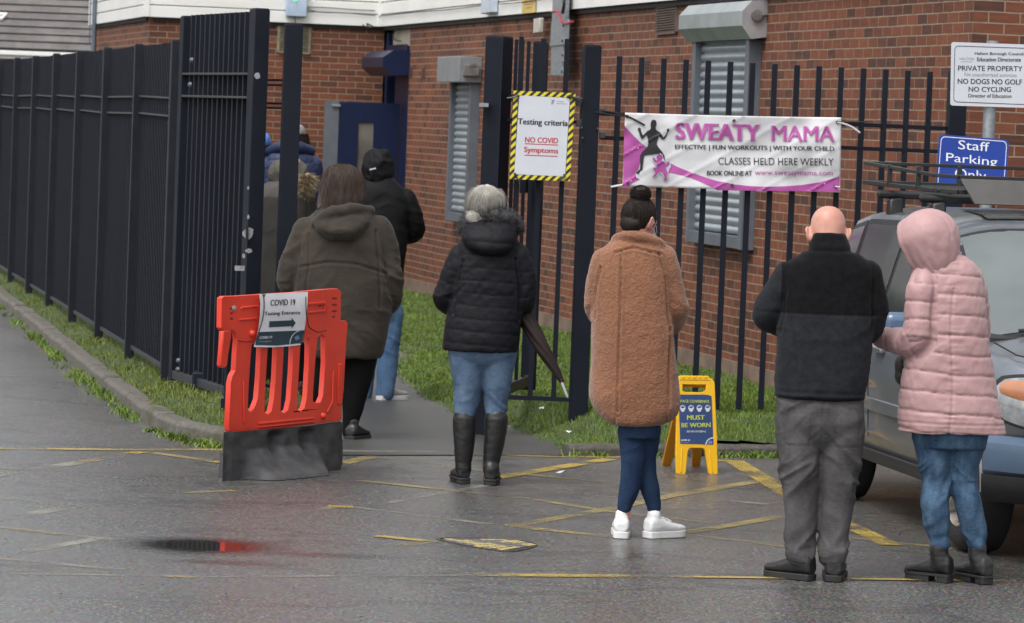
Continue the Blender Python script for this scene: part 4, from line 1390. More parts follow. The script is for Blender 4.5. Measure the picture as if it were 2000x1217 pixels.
banner_fill(mb, zz([(498, 535), (560, 565), (640, 598), (740, 634), (850, 668), (980, 693), (1100, 706), (1230, 711), (1360, 707), (1480, 698), (1600, 680), (1700, 656), (1768, 633), (1768, 746), (1600, 745), (1300, 742), (1000, 739), (850, 737), (790, 705), (720, 672), (640, 640), (560, 618), (500, 606), (480, 610), (490, 580)]), 0.002)
mb.build('pink_artwork', m_pink, bn)
sil = zz([(372, 206), (388, 212), (394, 232), (392, 250), (386, 262), (388, 280), (402, 292), (420, 300), (430, 318), (446, 340), (462, 322), (474, 298), (470, 282), (476, 272), (488, 274), (490, 288), (480, 302), (470, 330), (452, 356), (438, 356), (418, 336), (408, 328), (406, 350), (398, 372), (396, 395), (412, 420), (436, 448), (452, 475), (456, 500), (454, 520), (446, 518), (440, 490), (424, 468), (400, 462), (372, 468), (340, 470), (312, 474), (300, 482), (294, 520), (290, 560), (288, 584), (274, 592), (262, 612), (246, 616), (240, 606), (250, 594), (268, 580), (272, 550), (270, 510), (270, 480), (284, 452), (306, 430), (326, 408), (332, 388), (330, 362), (326, 338), (318, 322), (306, 336), (292, 352), (280, 350), (270, 328), (262, 300), (254, 288), (252, 274), (262, 266), (276, 272), (276, 286), (284, 310), (292, 326), (306, 312), (322, 294), (342, 284), (352, 272), (350, 256), (350, 232), (358, 212)])
mb = MB(); banner_fill(mb, sil, 0.006); mb.build('dark_figure', m_ink, bn)
halo = zz([(420, 458), (440, 470), (444, 496), (456, 520), (480, 522), (500, 540), (502, 560), (488, 580), (480, 612), (478, 650), (462, 672), (444, 660), (446, 636), (420, 606), (402, 626), (376, 644), (358, 640), (372, 612), (362, 580), (370, 568), (392, 560), (390, 544), (368, 520), (360, 496), (372, 482), (388, 496), (396, 480)])
mb = MB(); banner_fill(mb, halo, 0.0075); mb.build('white_outline', m_signwhite, bn)
cx_, cy_ = 430, 560
baby = zz([(418, 464), (436, 474), (440, 496), (434, 514), (446, 524), (464, 540), (474, 530), (484, 520), (492, 532), (490, 548), (476, 560), (462, 566), (470, 584), (476, 602), (470, 640), (472, 658), (460, 668), (448, 660), (454, 638), (440, 606), (424, 596), (408, 606), (394, 622), (380, 638), (366, 636), (378, 618), (386, 606), (370, 584), (374, 570), (392, 568), (398, 556), (398, 544), (384, 528), (368, 508), (366, 492), (376, 490), (382, 504), (396, 514), (402, 508), (394, 494), (396, 478)])
mb = MB(); banner_fill(mb, baby, 0.0095); mb.build('pink_infant_figure', m_pink, bn)
def btext(mb, s, quad, lift, bold=0.0):
    bface.text(mb, s, quad, lift, 0, bold, f3=bpt)
def zp(x, y): return (1180 + x / 2000 * 520, 180 + y / 846 * 220)
mb = MB(); btext(mb, 'SWEATY', [zp(540, 228), zp(1168, 242), zp(540, 356)], 0.0055, 0.022); btext(mb, 'MAMA', [zp(1260, 250), zp(1730, 256), zp(1260, 366)], 0.0055, 0.014)
mb.build('lettering_edge', m_pink_l, bn)
mb = MB(); btext(mb, 'SWEATY', [zp(544, 230), zp(1164, 245), zp(544, 352)], 0.009, 0.012); btext(mb, 'MAMA', [zp(1264, 252), zp(1726, 259), zp(1264, 362)], 0.009, 0.004)
btext(mb, 'www.sweatymama.com', [zp(1132, 590), zp(1718, 596), zp(1132, 632)], 0.0055, 0.0)
mb.build('pink_lettering', m_pink, bn)
mb = MB()
btext(mb, 'EFFECTIVE | FUN WORKOUTS | WITH YOUR CHILD', [zp(534, 394), zp(1728, 408), zp(534, 438)], 0.0055, 0.008)
btext(mb, 'CLASSES HELD HERE WEEKLY', [zp(858, 490), zp(1724, 498), zp(858, 544)], 0.0055)
btext(mb, 'BOOK ONLINE AT', [zp(774, 590), zp(1110, 592), zp(774, 626)], 0.0055, 0.008)
mb.build('lettering', m_ink, bn)
mb = MB()
for x, y in ((975, 215), (960, 700), (178, 686), (1735, 706), (1752, 226), (172, 182)):
    q = bpt(*zp(x, y), 0.004)
    mb.lathe(q, bface.n, [(0, 0.011), (0.004, 0.011), (0.004, 0.006), (0.001, 0.006), (0.001, 0)], 10)
mb.build_each('eyelet', m_bolt, bn)
mb = MB()
def tie(pts_, r):
    mb.tube(smooth_path([bface.at(x, y, 0.05) for x, y in pts_], 4), r, 6)
tie([zp(-20, 140), zp(90, 155), zp(195, 190), zp(305, 248)], 0.006)
tie([zp(-60, 150), zp(60, 172), zp(165, 178)], 0.005)
tie([zp(1745, 228), zp(1800, 224), zp(1910, 224), zp(1980, 222)], 0.005)
mb.build_each('cable_tie', m_tie, bn, smooth=40)
mb = MB()
tie([zp(1748, 228), zp(1800, 238), zp(1860, 262), zp(1920, 305)], 0.007)
tie([zp(178, 686), zp(110, 702), zp(50, 712)], 0.007); tie([zp(160, 700), zp(100, 700), zp(52, 713)], 0.005)
tie([zp(1735, 706), zp(1755, 714), zp(1770, 712)], 0.006)
mb.build_each('white_string', m_whitetie, bn, smooth=40)

# ---- council notice and staff parking sign on their galvanised post
PY = 24.4
pt, pb = P(1943, 80, PY), P(1921, 400, PY)
post_x = (pt.x + pb.x) / 2
sg = thing('sign_post', 'galvanised post with a white private property notice above a blue staff parking sign', 'sign post', (post_x, PY, 0.05))
mb = MB(); mb.tube([Vector((post_x, PY, 0.0)), Vector((post_x, PY, pt.z))], 0.040, 16); mb.build('post', m_galv, sg, smooth=40)
cf = Face((post_x, PY - 0.05, 1), (0.0, -1, 0))
def rrect(q, r, n=4):
    out = []
    for k, (cu_, cv_) in enumerate(((0, 0), (1, 0), (1, 1), (0, 1))):
        ru, rv = r
        ccx = ru if cu_ == 0 else 1 - ru; ccy = rv if cv_ == 0 else 1 - rv
        a0 = (math.pi, -math.pi / 2, 0, math.pi / 2)[k]
        for i in range(n + 1):
            a = a0 + math.pi / 2 * i / n
            out.append(bil(q, ccx + ru * math.cos(a), ccy + rv * math.sin(a)))
    return out
CQ = [(1858, 82), (2017, 87.5), (2013, 211), (1856, 206)]
mb = MB(); cf.poly(mb, rrect(CQ, (.03, .04)), 0.0, thick=0.004); cp = mb.build('white_notice', m_signwhite, sg)
mb = MB()
q2 = [(1864.5, 89), (2011, 94), (2007, 205), (1862, 199.5)]; q3 = [(1865.5, 90.2), (2010, 95.2), (2006, 203.8), (1863.2, 198.2)]
cf.poly(mb, rrect(q2, (.05, .07)), 0.0015, holes=[rrect(q3, (.045, .065))])
def zs(x, y): return (1640 + x * 360 / 1217, 60 + y * 360 / 1217)
for s, a, b_, c, bo in (('Halton Borough Council', (892, 140), (1213, 144), (892, 164), 0.006), ('Education Directorate', (908, 176), (1196, 178), (908, 202), 0.006), ('PRIVATE PROPERTY', (782, 230), (1206, 234), (782, 264), 0.003),
                         ('NO DOGS NO GOLF', (780, 316), (1204, 322), (780, 350), 0.006), ('NO CYCLING', (852, 370), (1130, 372), (852, 402), 0.006), ('Director of Education', (850, 416), (1134, 420), (850, 440), 0.005)):
    cf.text(mb, s, [zs(*a), zs(*b_), zs(*c)], 0.0015, bold=bo)
mb.build('lettering', m_ink, cp)
mb = MB()
cf.text(mb, 'No unauthorised activities', [zs(824, 276), zs(1168, 282), zs(824, 300)], 0.0015); cf.text(mb, 'HALTON', [zs(792, 176), zs(886, 178), zs(792, 192)], 0.0015)
cf.poly(mb, [zs(798, 203), zs(876, 204), zs(876, 205.5), zs(798, 204.5)], 0.0015)
mb.build('faded_lettering', flat('faded_ink', (0.22, 0.22, 0.24)), cp)
SQ = [(1834, 262), (1971, 273), (1963, 392), (1826, 381)]
mb = MB(); cf.poly(mb, rrect(SQ, (.06, .08)), 0.004, thick=0.004); spn = mb.build('blue_sign', flat('sign_blue', (0.012, 0.045, 0.29), 0.3), sg)
mb = MB()
q2 = [(1838, 266), (1967, 276), (1959.5, 388), (1830, 377)]; q3 = [(1839.2, 267.5), (1965.8, 277.3), (1958.3, 386.6), (1831.2, 375.7)]
cf.poly(mb, rrect(q2, (.06, .08)), 0.0055, holes=[rrect(q3, (.055, .075))])
for s, a, b_, c in (('Staff', (784, 722), (990, 738), (782, 782)), ('Parking', (704, 806), (1042, 838), (702, 866)), ('Only', (762, 908), (968, 926), (759, 982))):
    cf.text(mb, s, [zs(*a), zs(*b_), (zs(*c)[0], zs(*c)[1] + (4 if s != 'Staff' else 0))], 0.0055, bold=0.0)
mb.build('lettering', flat('sign_lettering_white', (0.75, 0.76, 0.78), 0.35), spn)

# ------------------------------------------------------------------ red chapter barrier on its grey base
B0 = G(436, 938); B1 = G(668, 915)
bt = (B1 - B0); bt.z = 0; bt.normalize()
bnv = Vector((bt.y, -bt.x, 0))
if bnv.y > 0: bnv = -bnv                      # towards the camera
rface = Face(B0 - bnv * 0.02, bnv)
rb = thing('barrier', 'orange-red plastic pedestrian barrier on a grey foot blocking the gateway', 'barrier', (B0 + B1) / 2)
m_red = M('red_plastic', (0.74, 0.055, 0.028), 0.36, col2=(0.62, 0.043, 0.022), vscale=3.5, bump=0.0012, bscale=30, rvar=0.08)
def zb(L): return [(410 + x * 290 / 882, 550 + y * 400 / 1217) for x, y in L]
outer = zb([(70, 100), (85, 88), (150, 86), (500, 64), (690, 46), (760, 42), (780, 60), (776, 232), (806, 232), (820, 248), (812, 330), (804, 470), (796, 640), (784, 742), (783, 815), (770, 828), (500, 862), (200, 900), (150, 903), (118, 890), (112, 870), (125, 600), (135, 560), (152, 530), (158, 420), (165, 345), (158, 312), (140, 290), (80, 290), (68, 275)])
holes = [zb([(250, 372), (305, 375), (296, 560), (284, 700), (262, 756), (240, 776), (225, 760), (232, 600), (243, 440)]),
         zb([(345, 385), (400, 382), (392, 560), (380, 700), (366, 770), (345, 790), (325, 776), (326, 690), (335, 540)]),
         zb([(440, 385), (497, 380), (490, 540), (478, 700), (464, 764), (440, 782), (420, 770), (424, 680), (432, 540)]),
         zb([(538, 372), (592, 330), (588, 480), (576, 690), (562, 752), (540, 770), (517, 760), (520, 680), (530, 520)]),
         zb([(640, 335), (664, 314), (684, 325), (686, 480), (672, 680), (655, 720), (634, 722), (612, 712), (614, 650), (626, 480)])]
mb = MB(); rface.poly(mb, outer, 0.03, holes=holes, thick=0.034)
panel = mb.build('panel', m_red, rb, bevel=0.008, bseg=3)
mb = MB()
for L in ([(190, 150), (290, 140), (290, 152), (185, 163)], [(180, 222), (282, 212), (282, 226), (178, 232)], [(572, 128), (690, 118), (698, 135), (690, 180), (572, 192), (572, 180), (682, 168), (684, 134), (572, 142)],
          [(200, 590), (208, 590), (214, 845), (204, 845)], [(290, 838), (620, 806), (624, 816), (292, 852)], [(292, 862), (625, 828), (625, 838), (292, 870)], [(736, 530), (744, 530), (742, 640), (738, 720), (705, 782), (698, 776), (728, 712)], [(768, 490), (790, 486), (784, 735), (760, 728)]):
    rface.poly(mb, zb(L), 0.038, thick=0.008)
mb.build_each('moulded_rib', m_red, panel, bevel=0.003)
mb = MB()
for x, y in ((246, 308), (670, 798)):
    mb.lathe(rface.at(*zb([(x, y)])[0], 0.03), rface.n, [(0, 0.02), (0.012, 0.018), (0.02, 0.01), (0.022, 0)], 12)
mb.build_each('locating_peg', m_red, panel, smooth=50)
m_rdark = flat('recess_shade_red', (0.19, 0.012, 0.008), 0.5)
mb = MB()
for x, y, w in ((126, 160, 9), (128, 188, 8), (128, 220, 9), (740, 100, 14), (740, 138, 14), (738, 176, 14), (735, 210, 8), (655, 145, 12)):
    rface.poly(mb, zb([(x - w, y - 5), (x + w, y - 6), (x + w, y + 5), (x - w, y + 6)]), 0.0306)
mb.build_each('recess_shade', m_rdark, panel)  # flat dark red quads paint the shade inside shallow recesses
mb = MB(); rface.poly(mb, zb([(78, 292), (128, 290), (130, 330), (112, 440), (106, 500), (90, 514), (66, 510), (62, 495), (72, 380)]), 0.035, thick=0.03); mb.build('hook_arm', m_red, rb, bevel=0.01)
mb = MB(); mb.lathe(rface.at(*zb([(140, 158)])[0], 0.03), rface.n, [(0, 0.014), (0.01, 0.014), (0.012, 0)], 10); mb.lathe(rface.at(*zb([(66, 100)])[0], 0.0), rface.n, [(0, 0.014), (0.01, 0.014), (0.012, 0)], 10); mb.build_each('bolt', m_scrape, rb)
# grey base
m_base = M('grey_recycled_plastic', (0.024, 0.0245, 0.027), 0.55, col2=(0.060, 0.060, 0.062), vscale=9, bump=0.003, bscale=22, stretch=(1, 1, 1.6), rvar=0.12)
mb = MB()
rface.poly(mb, zb([(140, 898), (500, 868), (780, 830), (780, 935), (788, 940), (790, 1000), (788, 1090), (760, 1100), (740, 1110), (560, 1130), (380, 1140), (235, 1142), (232, 1172), (108, 1176), (118, 1022), (134, 1020)]), -0.02, thick=0.07)
base = mb.build('foot', m_base, rb, bevel=0.02, bseg=3)
def rb_pt(x, y, out, zz_=None):
    q = rface.at(*zb([(x, y)])[0], 0.05) + rface.n * out
    return q
# moulded front: a skirt that swells out over the tarmac and two finger hollows
nu, nv = 60, 26
Lw = (B1 - B0).length
ZF = 0.262
vs = []
for j in range(nv + 1):
    v = j / nv
    for i in range(nu + 1):
        u = i / nu
        msk = float(sstep(0.13, 0.26, np.array(u))) * (1 - float(sstep(0.66, 0.88, np.array(u))))
        w = max(0.0, (v - 0.42) / 0.58)
        out = 0.052 + 0.17 * msk * (w ** 0.8)
        z = ZF * (1 - v)
        if msk > 0 and v > 0.42:
            z = z * (1 - 0.25 * msk * math.sin(math.pi * w)) + 0.004
        dent = 0.0
        for cu_ in (0.42, 0.68):
            dent = max(dent, math.exp(-((u - cu_) / (0.050 * (1.25 - 0.75 * v))) ** 4) * math.exp(-((v - 0.30) / 0.22) ** 6))
        out -= dent * (0.055 + 0.02 * w)
        if u < 0.035 or u > 0.975: out -= 0.012
        vs.append(B0 + bt * (Lw * (-0.055 + 0.995 * u)) + bnv * out + ZUP * (z + 0.012 * (1 - v)))
mb = MB()
mb.add(vs, [[j * (nu + 1) + i, (j + 1) * (nu + 1) + i, (j + 1) * (nu + 1) + i + 1, j * (nu + 1) + i + 1] for j in range(nv) for i in range(nu)])
o = mb.build('skirt', m_base, base); o.data.shade_smooth()
mb = MB()
for L in ([(215, 985), (285, 975), (286, 985), (216, 996)], [(670, 925), (735, 915), (736, 940), (672, 950)]):
    rface.poly(mb, zb(L), 0.062, thick=0.02)
mb.build_each('moulded_step', m_base, base, bevel=0.004)
# paper notice on the barrier
nface = Face(rface.p0 + rface.n * 0.045, rface.n)
nt_ = thing('paper_notice', 'laminated white testing entrance notice with an arrow tied to the barrier', 'notice', nface.at(*zb([(420, 385)])[0]))
NQ = zb([(293, 74), (582, 62), (540, 376), (260, 388)])
def npt(px, py, lift=0.0):
    v = (py - 573) / 105.0; u = (px - 497) / 100
    return nface.at(px, py, lift + 0.010 * math.sin(u * 5 + 1) * (0.4 + 0.6 * v) + 0.006 * math.sin(v * 6))
NL = [(293, 74), (400, 69), (500, 65), (582, 62), (578, 150), (566, 260), (552, 330), (540, 376), (470, 384), (380, 390), (320, 390), (260, 388), (275, 345), (288, 280), (297, 200), (300, 130)]
def grid_fill(mb, pts_, fn, lift, step):
    flat3 = [Vector((x, y, 0)) for x, y in pts_]
    for t in tessellate_polygon([flat3]):
        tri = [pts_[i] for i in t]
        xa, xb = min(p[0] for p in tri), max(p[0] for p in tri); ya, yb = min(p[1] for p in tri), max(p[1] for p in tri)
        i = math.floor(xa / step) * step
        while i < xb:
            j = math.floor(ya / step) * step
            while j < yb:
                c = clip_poly(tri, i, j, i + step, j + step)
                if len(c) > 2:
                    mb.add([fn(x, y, lift) for x, y in c], [list(range(len(c)))])
                j += step
            i += step
mb = MB(); grid_fill(mb, zb(NL), npt, 0.0, 6); mb.build('sheet', M('laminated_paper', (0.80, 0.80, 0.84), 0.28, col2=(0.74, 0.74, 0.78)), nt_)
mb = MB(); grid_fill(mb, zb([(288, 300), (560, 290), (548, 345), (540, 366), (400, 380), (268, 378), (276, 345)]), npt, 0.002, 6); mb.build('teal_footer', M('teal_print', (0.018, 0.05, 0.075), 0.35), nt_)
mb = MB()
def ntext(s, a, b_, c, bold):
    nface.text(mb, s, [zb([a])[0], zb([b_])[0], zb([c])[0]], 0.003, 0, bold, f3=npt)
ntext('COVID 19', (362, 108), (508, 104), (361, 144), 0.005)
ntext('Testing Entrance', (326, 180), (538, 172), (324, 208), 0.005)
mb.build('lettering', m_ink, nt_)
mb = MB(); grid_fill(mb, zb([(354, 236), (486, 230), (485, 215), (510, 246), (486, 280), (486, 265), (352, 272)]), npt, 0.003, 6); mb.build('arrow', M('arrow_print', (0.018, 0.055, 0.085), 0.35), nt_)
mb = MB()
ntext('COVID-19', (296, 326), (370, 322), (294, 342), 0.02); ntext('www.halton.gov.uk', (286, 354), (366, 350), (285, 362), 0.0)
for k in range(8):
    a0, a1 = math.pi * (0.5 + k * 0.065), math.pi * (0.5 + (k + 1) * 0.065)
    R0, R1 = 78, 84
    grid_fill(mb, zb([(556 + R0 * math.cos(a0), 368 - R0 * math.sin(a0)), (556 + R1 * math.cos(a0), 368 - R1 * math.sin(a0)), (556 + R1 * math.cos(a1), 368 - R1 * math.sin(a1)), (556 + R0 * math.cos(a1), 368 - R0 * math.sin(a1))]), npt, 0.0035, 20)
mb.build('white_print', m_signwhite, nt_)
mb = MB(); grid_fill(mb, zb([(500, 330), (526, 318), (534, 340), (510, 350)]), npt, 0.0035, 20); mb.build('emblem', M('pale_blue_print', (0.16, 0.26, 0.42), 0.4), nt_)
mb = MB()
def cord(L, r=0.0035):
    mb.tube(smooth_path([nface.at(*q, 0.02) for q in zb(L)], 4), r, 6)
cord([(320, 80), (322, 160), (312, 230), (290, 300), (272, 345), (220, 358), (165, 352)]); cord([(570, 90), (572, 180), (580, 230), (590, 270), (640, 300), (690, 290)])
cord([(312, 60), (320, 90), (328, 72)]); cord([(560, 290), (556, 330), (540, 372)])
mb.build_each('black_cord', m_cable, nt_, smooth=40)

# ------------------------------------------------------------------ yellow folding floor sign
def za(L): return [(1260 + x * 180 / 876, 700 + y * 250 / 1217) for x, y in L]
f0, f1 = G(*za([(340, 1098)])[0]), G(*za([(650, 1102)])[0])
fd = (f1 - f0); fd.z = 0; fd.normalize()
fnv = Vector((fd.y, -fd.x, 0))
if fnv.y > 0: fnv = -fnv
tilt = 0.20
aface = Face(f0, (fnv + ZUP * tilt))
af = thing('floor_sign', 'yellow folding face coverings floor sign standing on the tarmac', 'floor sign', (f0 + f1) / 2)
m_yel = M('yellow_plastic', (0.72, 0.40, 0.012), 0.35, col2=(0.66, 0.36, 0.010), vscale=5, bump=0.0006, bscale=40)
frontL = za([(318, 178), (330, 162), (600, 166), (612, 180), (622, 192), (640, 196), (658, 220), (664, 260), (672, 500), (684, 760), (692, 1100), (640, 1106), (612, 1100), (604, 1080), (586, 960), (572, 880), (560, 858), (540, 852), (430, 852), (412, 866), (404, 900), (390, 1060), (384, 1100), (340, 1102), (298, 1094), (292, 900), (300, 600), (310, 350)])
hole = [za([(356, 248), (582, 250), (580, 300), (552, 318), (530, 322), (372, 318), (356, 308)])]
mb = MB(); aface.poly(mb, frontL, 0.0, holes=hole, thick=0.022)
mb.build('front_panel', m_yel, af, bevel=0.005, bseg=3)
# back panel: leans the other way from the same ridge
top_l, top_r = aface.at(*za([(325, 175)])[0], -0.02), aface.at(*za([(640, 190)])[0], -0.02)
kl_, kr_ = G(*za([(175, 1018)])[0]), G(*za([(490, 1022)])[0])
mb = MB()
def bk_(u, v):
    return top_l.lerp(top_r, u).lerp(kl_.lerp(kr_, u), v)
bn2 = (kr_ - kl_).cross(top_l - kl_).normalized() * 0.02
mb.prism([[bk_(*p) for p in ((0, 0), (1, 0), (1.0, .45), (1.08, 1), (0.84, 1), (0.74, .78), (0.28, .78), (0.18, 1), (-0.08, 1), (0, .45))], [bk_(*p) for p in ((.14, .09), (.80, .09), (.80, .17), (.14, .17))]], bn2)
mb.build('back_panel', M('orange_yellow_plastic', (0.62, 0.26, 0.006), 0.4, col2=(0.56, 0.23, 0.006)), af, bevel=0.005)
mb = MB()
for i in range(5):
    aface.poly(mb, za([(345 + i * 54, 172), (380 + i * 54, 172), (380 + i * 54, 186), (345 + i * 54, 186)]), 0.004, thick=0.02)
mb.build_each('hinge_lug', m_yel, af, bevel=0.002)
mb = MB()
for L in ([(345, 860), (356, 860), (350, 1085), (338, 1085)], [(606, 880), (616, 876), (648, 1090), (634, 1092)], [(330, 196), (610, 200), (620, 206), (330, 203)]):
    aface.poly(mb, za(L), 0.004, thick=0.008)
mb.build_each('moulded_rib', m_yel, af, bevel=0.002)
mb = MB(); aface.poly(mb, za([(318, 344), (560, 344), (600, 346), (632, 360), (650, 820), (334, 812)]), 0.0015, thick=0.001); pn = mb.build('blue_poster', M('poster_blue', (0.020, 0.045, 0.13), 0.4, col2=(0.026, 0.055, 0.15), bump=0.002, bscale=12), af)
mb = MB()
def at_(s, a, b_, c, bold):
    aface.text(mb, s, [za([a])[0], za([b_])[0], za([c])[0]], 0.0025, 0, bold)
at_('FACE COVERINGS', (338, 393), (608, 396), (339, 420), 0.006); at_('MUST', (400, 540), (564, 540), (400, 584), 0.009); at_('BE WORN', (346, 614), (620, 612), (347, 656), 0.009)
mb.build('yellow_lettering', M('poster_yellow', (0.45, 0.50, 0.06), 0.45), pn)
mb = MB()
at_('BEFORE ENTERING', (398, 686), (578, 686), (398, 704), 0.004); at_('COVID-19', (344, 770), (424, 770), (344, 786), 0.02); at_('www.halton.gov.uk', (344, 800), (424, 800), (344, 806), 0.0)
for i in range(4):
    cx = 358 + i * 79
    aface.poly(mb, za([(cx + 27 * math.sin(t) * (1 if math.cos(t) > -.2 else .8), 476 - 33 * math.cos(t)) for t in [2 * math.pi * k / 16 for k in range(16)]]), 0.0025)
for k in range(7):
    a0, a1 = math.pi * (0.48 + k * 0.075), math.pi * (0.48 + (k + 1) * 0.075)
    R0, R1 = 66, 76
    aface.poly(mb, za([(648 + R0 * math.cos(a0), 826 - R0 * math.sin(a0)), (648 + R1 * math.cos(a0), 826 - R1 * math.sin(a0)), (648 + R1 * math.cos(a1), 826 - R1 * math.sin(a1)), (648 + R0 * math.cos(a1), 826 - R0 * math.sin(a1))]), 0.0025)
mb.build('white_print', m_signwhite, pn)
mb = MB()
for i in range(4):
    cx = 358 + i * 79
    aface.poly(mb, za([(cx - 17, 458), (cx + 17, 456), (cx + 17, 470), (cx - 17, 472)]), 0.0035)
    aface.poly(mb, za([(cx - 8, 450), (cx + 12, 448), (cx + 12, 452), (cx - 8, 454)]), 0.0035)
mb.build_each('mask_icon', M('icon_blue', (0.03, 0.06, 0.16), 0.45), pn)
mb = MB(); aface.poly(mb, za([(596, 812), (606, 786), (626, 782), (638, 790), (640, 812)]), 0.0025); mb.build('emblem', M('emblem_blue', (0.12, 0.2, 0.42), 0.45), pn)

# ------------------------------------------------------------------ drain cover, litter
mcv = thing('drain_cover', 'steel drain cover crossed by yellow paint in the wet tarmac', 'drain cover', G(945, 1063, 0))
DQ = [(822, 1048), (1010, 1052), (1061, 1064), (992, 1080)]
mb = MB()
def sq(r, n=40):
    return [(.5 + r * math.copysign(abs(math.cos(t)) ** .55, math.cos(t)), .5 + r * math.copysign(abs(math.sin(t)) ** .55, math.sin(t))) for t in [2 * math.pi * k / n for k in range(n)]]
mb.prism([[G(*bil(DQ, u, v), 0.006) for u, v in sq(.5)], [G(*bil(DQ, u, v), 0.006) for u, v in sq(.475)]], (0, 0, -0.03))
mb.build('rim', M('rusty_iron', (0.05, 0.045, 0.042), 0.5, metal=0.3, col2=(0.09, 0.075, 0.06), vscale=20), mcv)
mb = MB()
n = 9
for i in range(n):
    for j in range(7):
        u0, v0 = 0.06 + 0.88 * i / n, 0.10 + 0.80 * j / 7
        u1, v1 = u0 + 0.88 / n * 0.84, v0 + 0.80 / 7 * 0.72
        if abs((u0 + u1) / 2 - .5) ** 3.6 + abs((v0 + v1) / 2 - .5) ** 3.6 > .44 ** 3.6: continue
        mb.prism([[G(*bil(DQ, u, v), 0.0055) for u, v in ((u0, v0), (u1, v0), (u1, v1), (u0, v1))]], (0, 0, -0.012), 1 if (abs(u0 - v0 * 0.2 - 0.42) > 0.10 and random.random() < 0.72) else 0)
mb.add([G(*bil(DQ, u, v), 0.002) for u, v in sq(.474)], [list(range(40))], 2)
mb.build('grating', [M('iron_grating', (0.20, 0.19, 0.18), 0.45, metal=0.3), M('painted_grating', (0.46, 0.37, 0.14), 0.5, col2=(0.3, 0.25, 0.12), vscale=20), m_dark], mcv)
def scrap(px, py, w, d, mat, label, z=0.0):
    p = G(px, py, z)
    o = MB()
    vs = []
    n = 7
    for k in range(n):
        a = 2 * math.pi * k / n
        r = random.uniform(0.7, 1.1)
        vs.append(p + Vector((math.cos(a) * w * r, math.sin(a) * d * r, 0.016 + random.uniform(0, 0.02))))
    o.add(vs + [p + ZUP * 0.032], [[k, (k + 1) % n, n] for k in range(n)])
    ob = o.build('litter', mat)
    q = p.copy()
    tag(ob, label, 'litter', 'scraps of litter')
m_lit = flat('litter_white', (0.7, 0.68, 0.68))
scrap(560, 981, 0.022, 0.03, flat('litter_pink', (0.6, 0.25, 0.22)), 'torn pink and white scrap on the tarmac in front of the barrier')
scrap(1096, 930, 0.036, 0.02, m_lit, 'flat white scrap on the tarmac between the tall boots and the camel coat')
scrap(1058, 804, 0.02, 0.02, m_lit, 'small white scrap in the grass near the umbrella tip', 0.16)
scrap(1112, 852, 0.03, 0.03, m_lit, 'crumpled white scrap at the edge of the grass beside the path', 0.1)
# ------------------------------------------------------------------ parked car
CO = Vector((2.688, 21.81, 0.0))
CA = math.pi + 0.165
car = thing('parked_car', 'silver blue estate car with a black roof basket parked nose out at the kerb', 'car', CO, CA)
CM = WM[car.name]
def cw(x, y, z):
    return CM @ Vector((x, y, z))
m_body, nt, b = _mat('silver_blue_paint')
v = coords(nt)
dirt = ramp(nt, noise(nt, coords(nt, (1, 1, 2)), 3.0, 5, 0.65), [(0.35, (0.20, 0.222, 0.255)), (0.7, (0.165, 0.186, 0.215))]).outputs[0]
sep = nt.nodes.new('ShaderNodeSeparateXYZ'); nt.links.new(v, sep.inputs[0])
mr = nt.nodes.new('ShaderNodeMapRange'); mr.inputs['From Min'].default_value = 0.25; mr.inputs['From Max'].default_value = 0.95; mr.inputs['To Min'].default_value = 0.75; mr.inputs['To Max'].default_value = 0.0
nt.links.new(sep.outputs[2], mr.inputs[0])
ml = nt.nodes.new('ShaderNodeMath'); ml.operation = 'MULTIPLY'
nt.links.new(mr.outputs[0], ml.inputs[0]); nt.links.new(ramp(nt, noise(nt, v, 6, 5, 0.7), [(0.25, (0.35,) * 3), (0.7, (1, 1, 1))]).outputs[0], ml.inputs[1])
nt.links.new(mixc(nt, ml.outputs[0], dirt, (0.15, 0.135, 0.115)), b.inputs['Base Color'])
b.inputs['Metallic'].default_value = 0.55; b.inputs['Roughness'].default_value = 0.34; b.inputs['Coat Weight'].default_value = 0.5; b.inputs['Coat Roughness'].default_value = 0.05
m_glass = M('dark_car_glass', (0.020, 0.024, 0.024), 0.17, col2=(0.032, 0.037, 0.036), spec=0.4)
m_screen = M('windscreen_glass', (0.12, 0.14, 0.137), 0.05, col2=(0.08, 0.096, 0.095), vscale=1.5, spec=0.9, coat=1.0)
m_mirror = M('steel_blue_paint', (0.085, 0.135, 0.215), 0.3, metal=0.2, col2=(0.075, 0.12, 0.19), coat=0.4)
m_trim = M('black_trim', (0.012, 0.012, 0.013), 0.5)
m_tyre = M('tyre_rubber', (0.010, 0.010, 0.011), 0.75, bump=0.002, bscale=60)
m_rim = M('alloy_rim', (0.40, 0.38, 0.36), 0.42, metal=0.5, col2=(0.22, 0.19, 0.16), vscale=9)
m_rack = M('rack_powder_coat', (0.014, 0.014, 0.015), 0.45)
def cat(xs, ys, x):
    """smooth interpolation through the table"""
    xs, ys = np.asarray(xs, float), np.asarray(ys, float)
    x = np.asarray(x, float)
    d = np.gradient(ys, xs)
    i = np.clip(np.searchsorted(xs, x) - 1, 0, len(xs) - 2)
    h = xs[i + 1] - xs[i]; t = np.clip((x - xs[i]) / h, 0, 1)
    lin = ys[i] + (ys[i + 1] - ys[i]) * t
    h00 = 2 * t ** 3 - 3 * t ** 2 + 1; h10 = t ** 3 - 2 * t ** 2 + t; h01 = -2 * t ** 3 + 3 * t ** 2; h11 = t ** 3 - t ** 2
    return 0.5 * lin + 0.5 * (h00 * ys[i] + h10 * h * d[i] + h01 * ys[i + 1] + h11 * h * d[i + 1])
YS = [-0.86, -0.80, -0.6, 0.0, 1.0, 2.0, 2.5, 2.95, 3.08, 3.22, 3.34, 3.42, 3.45]
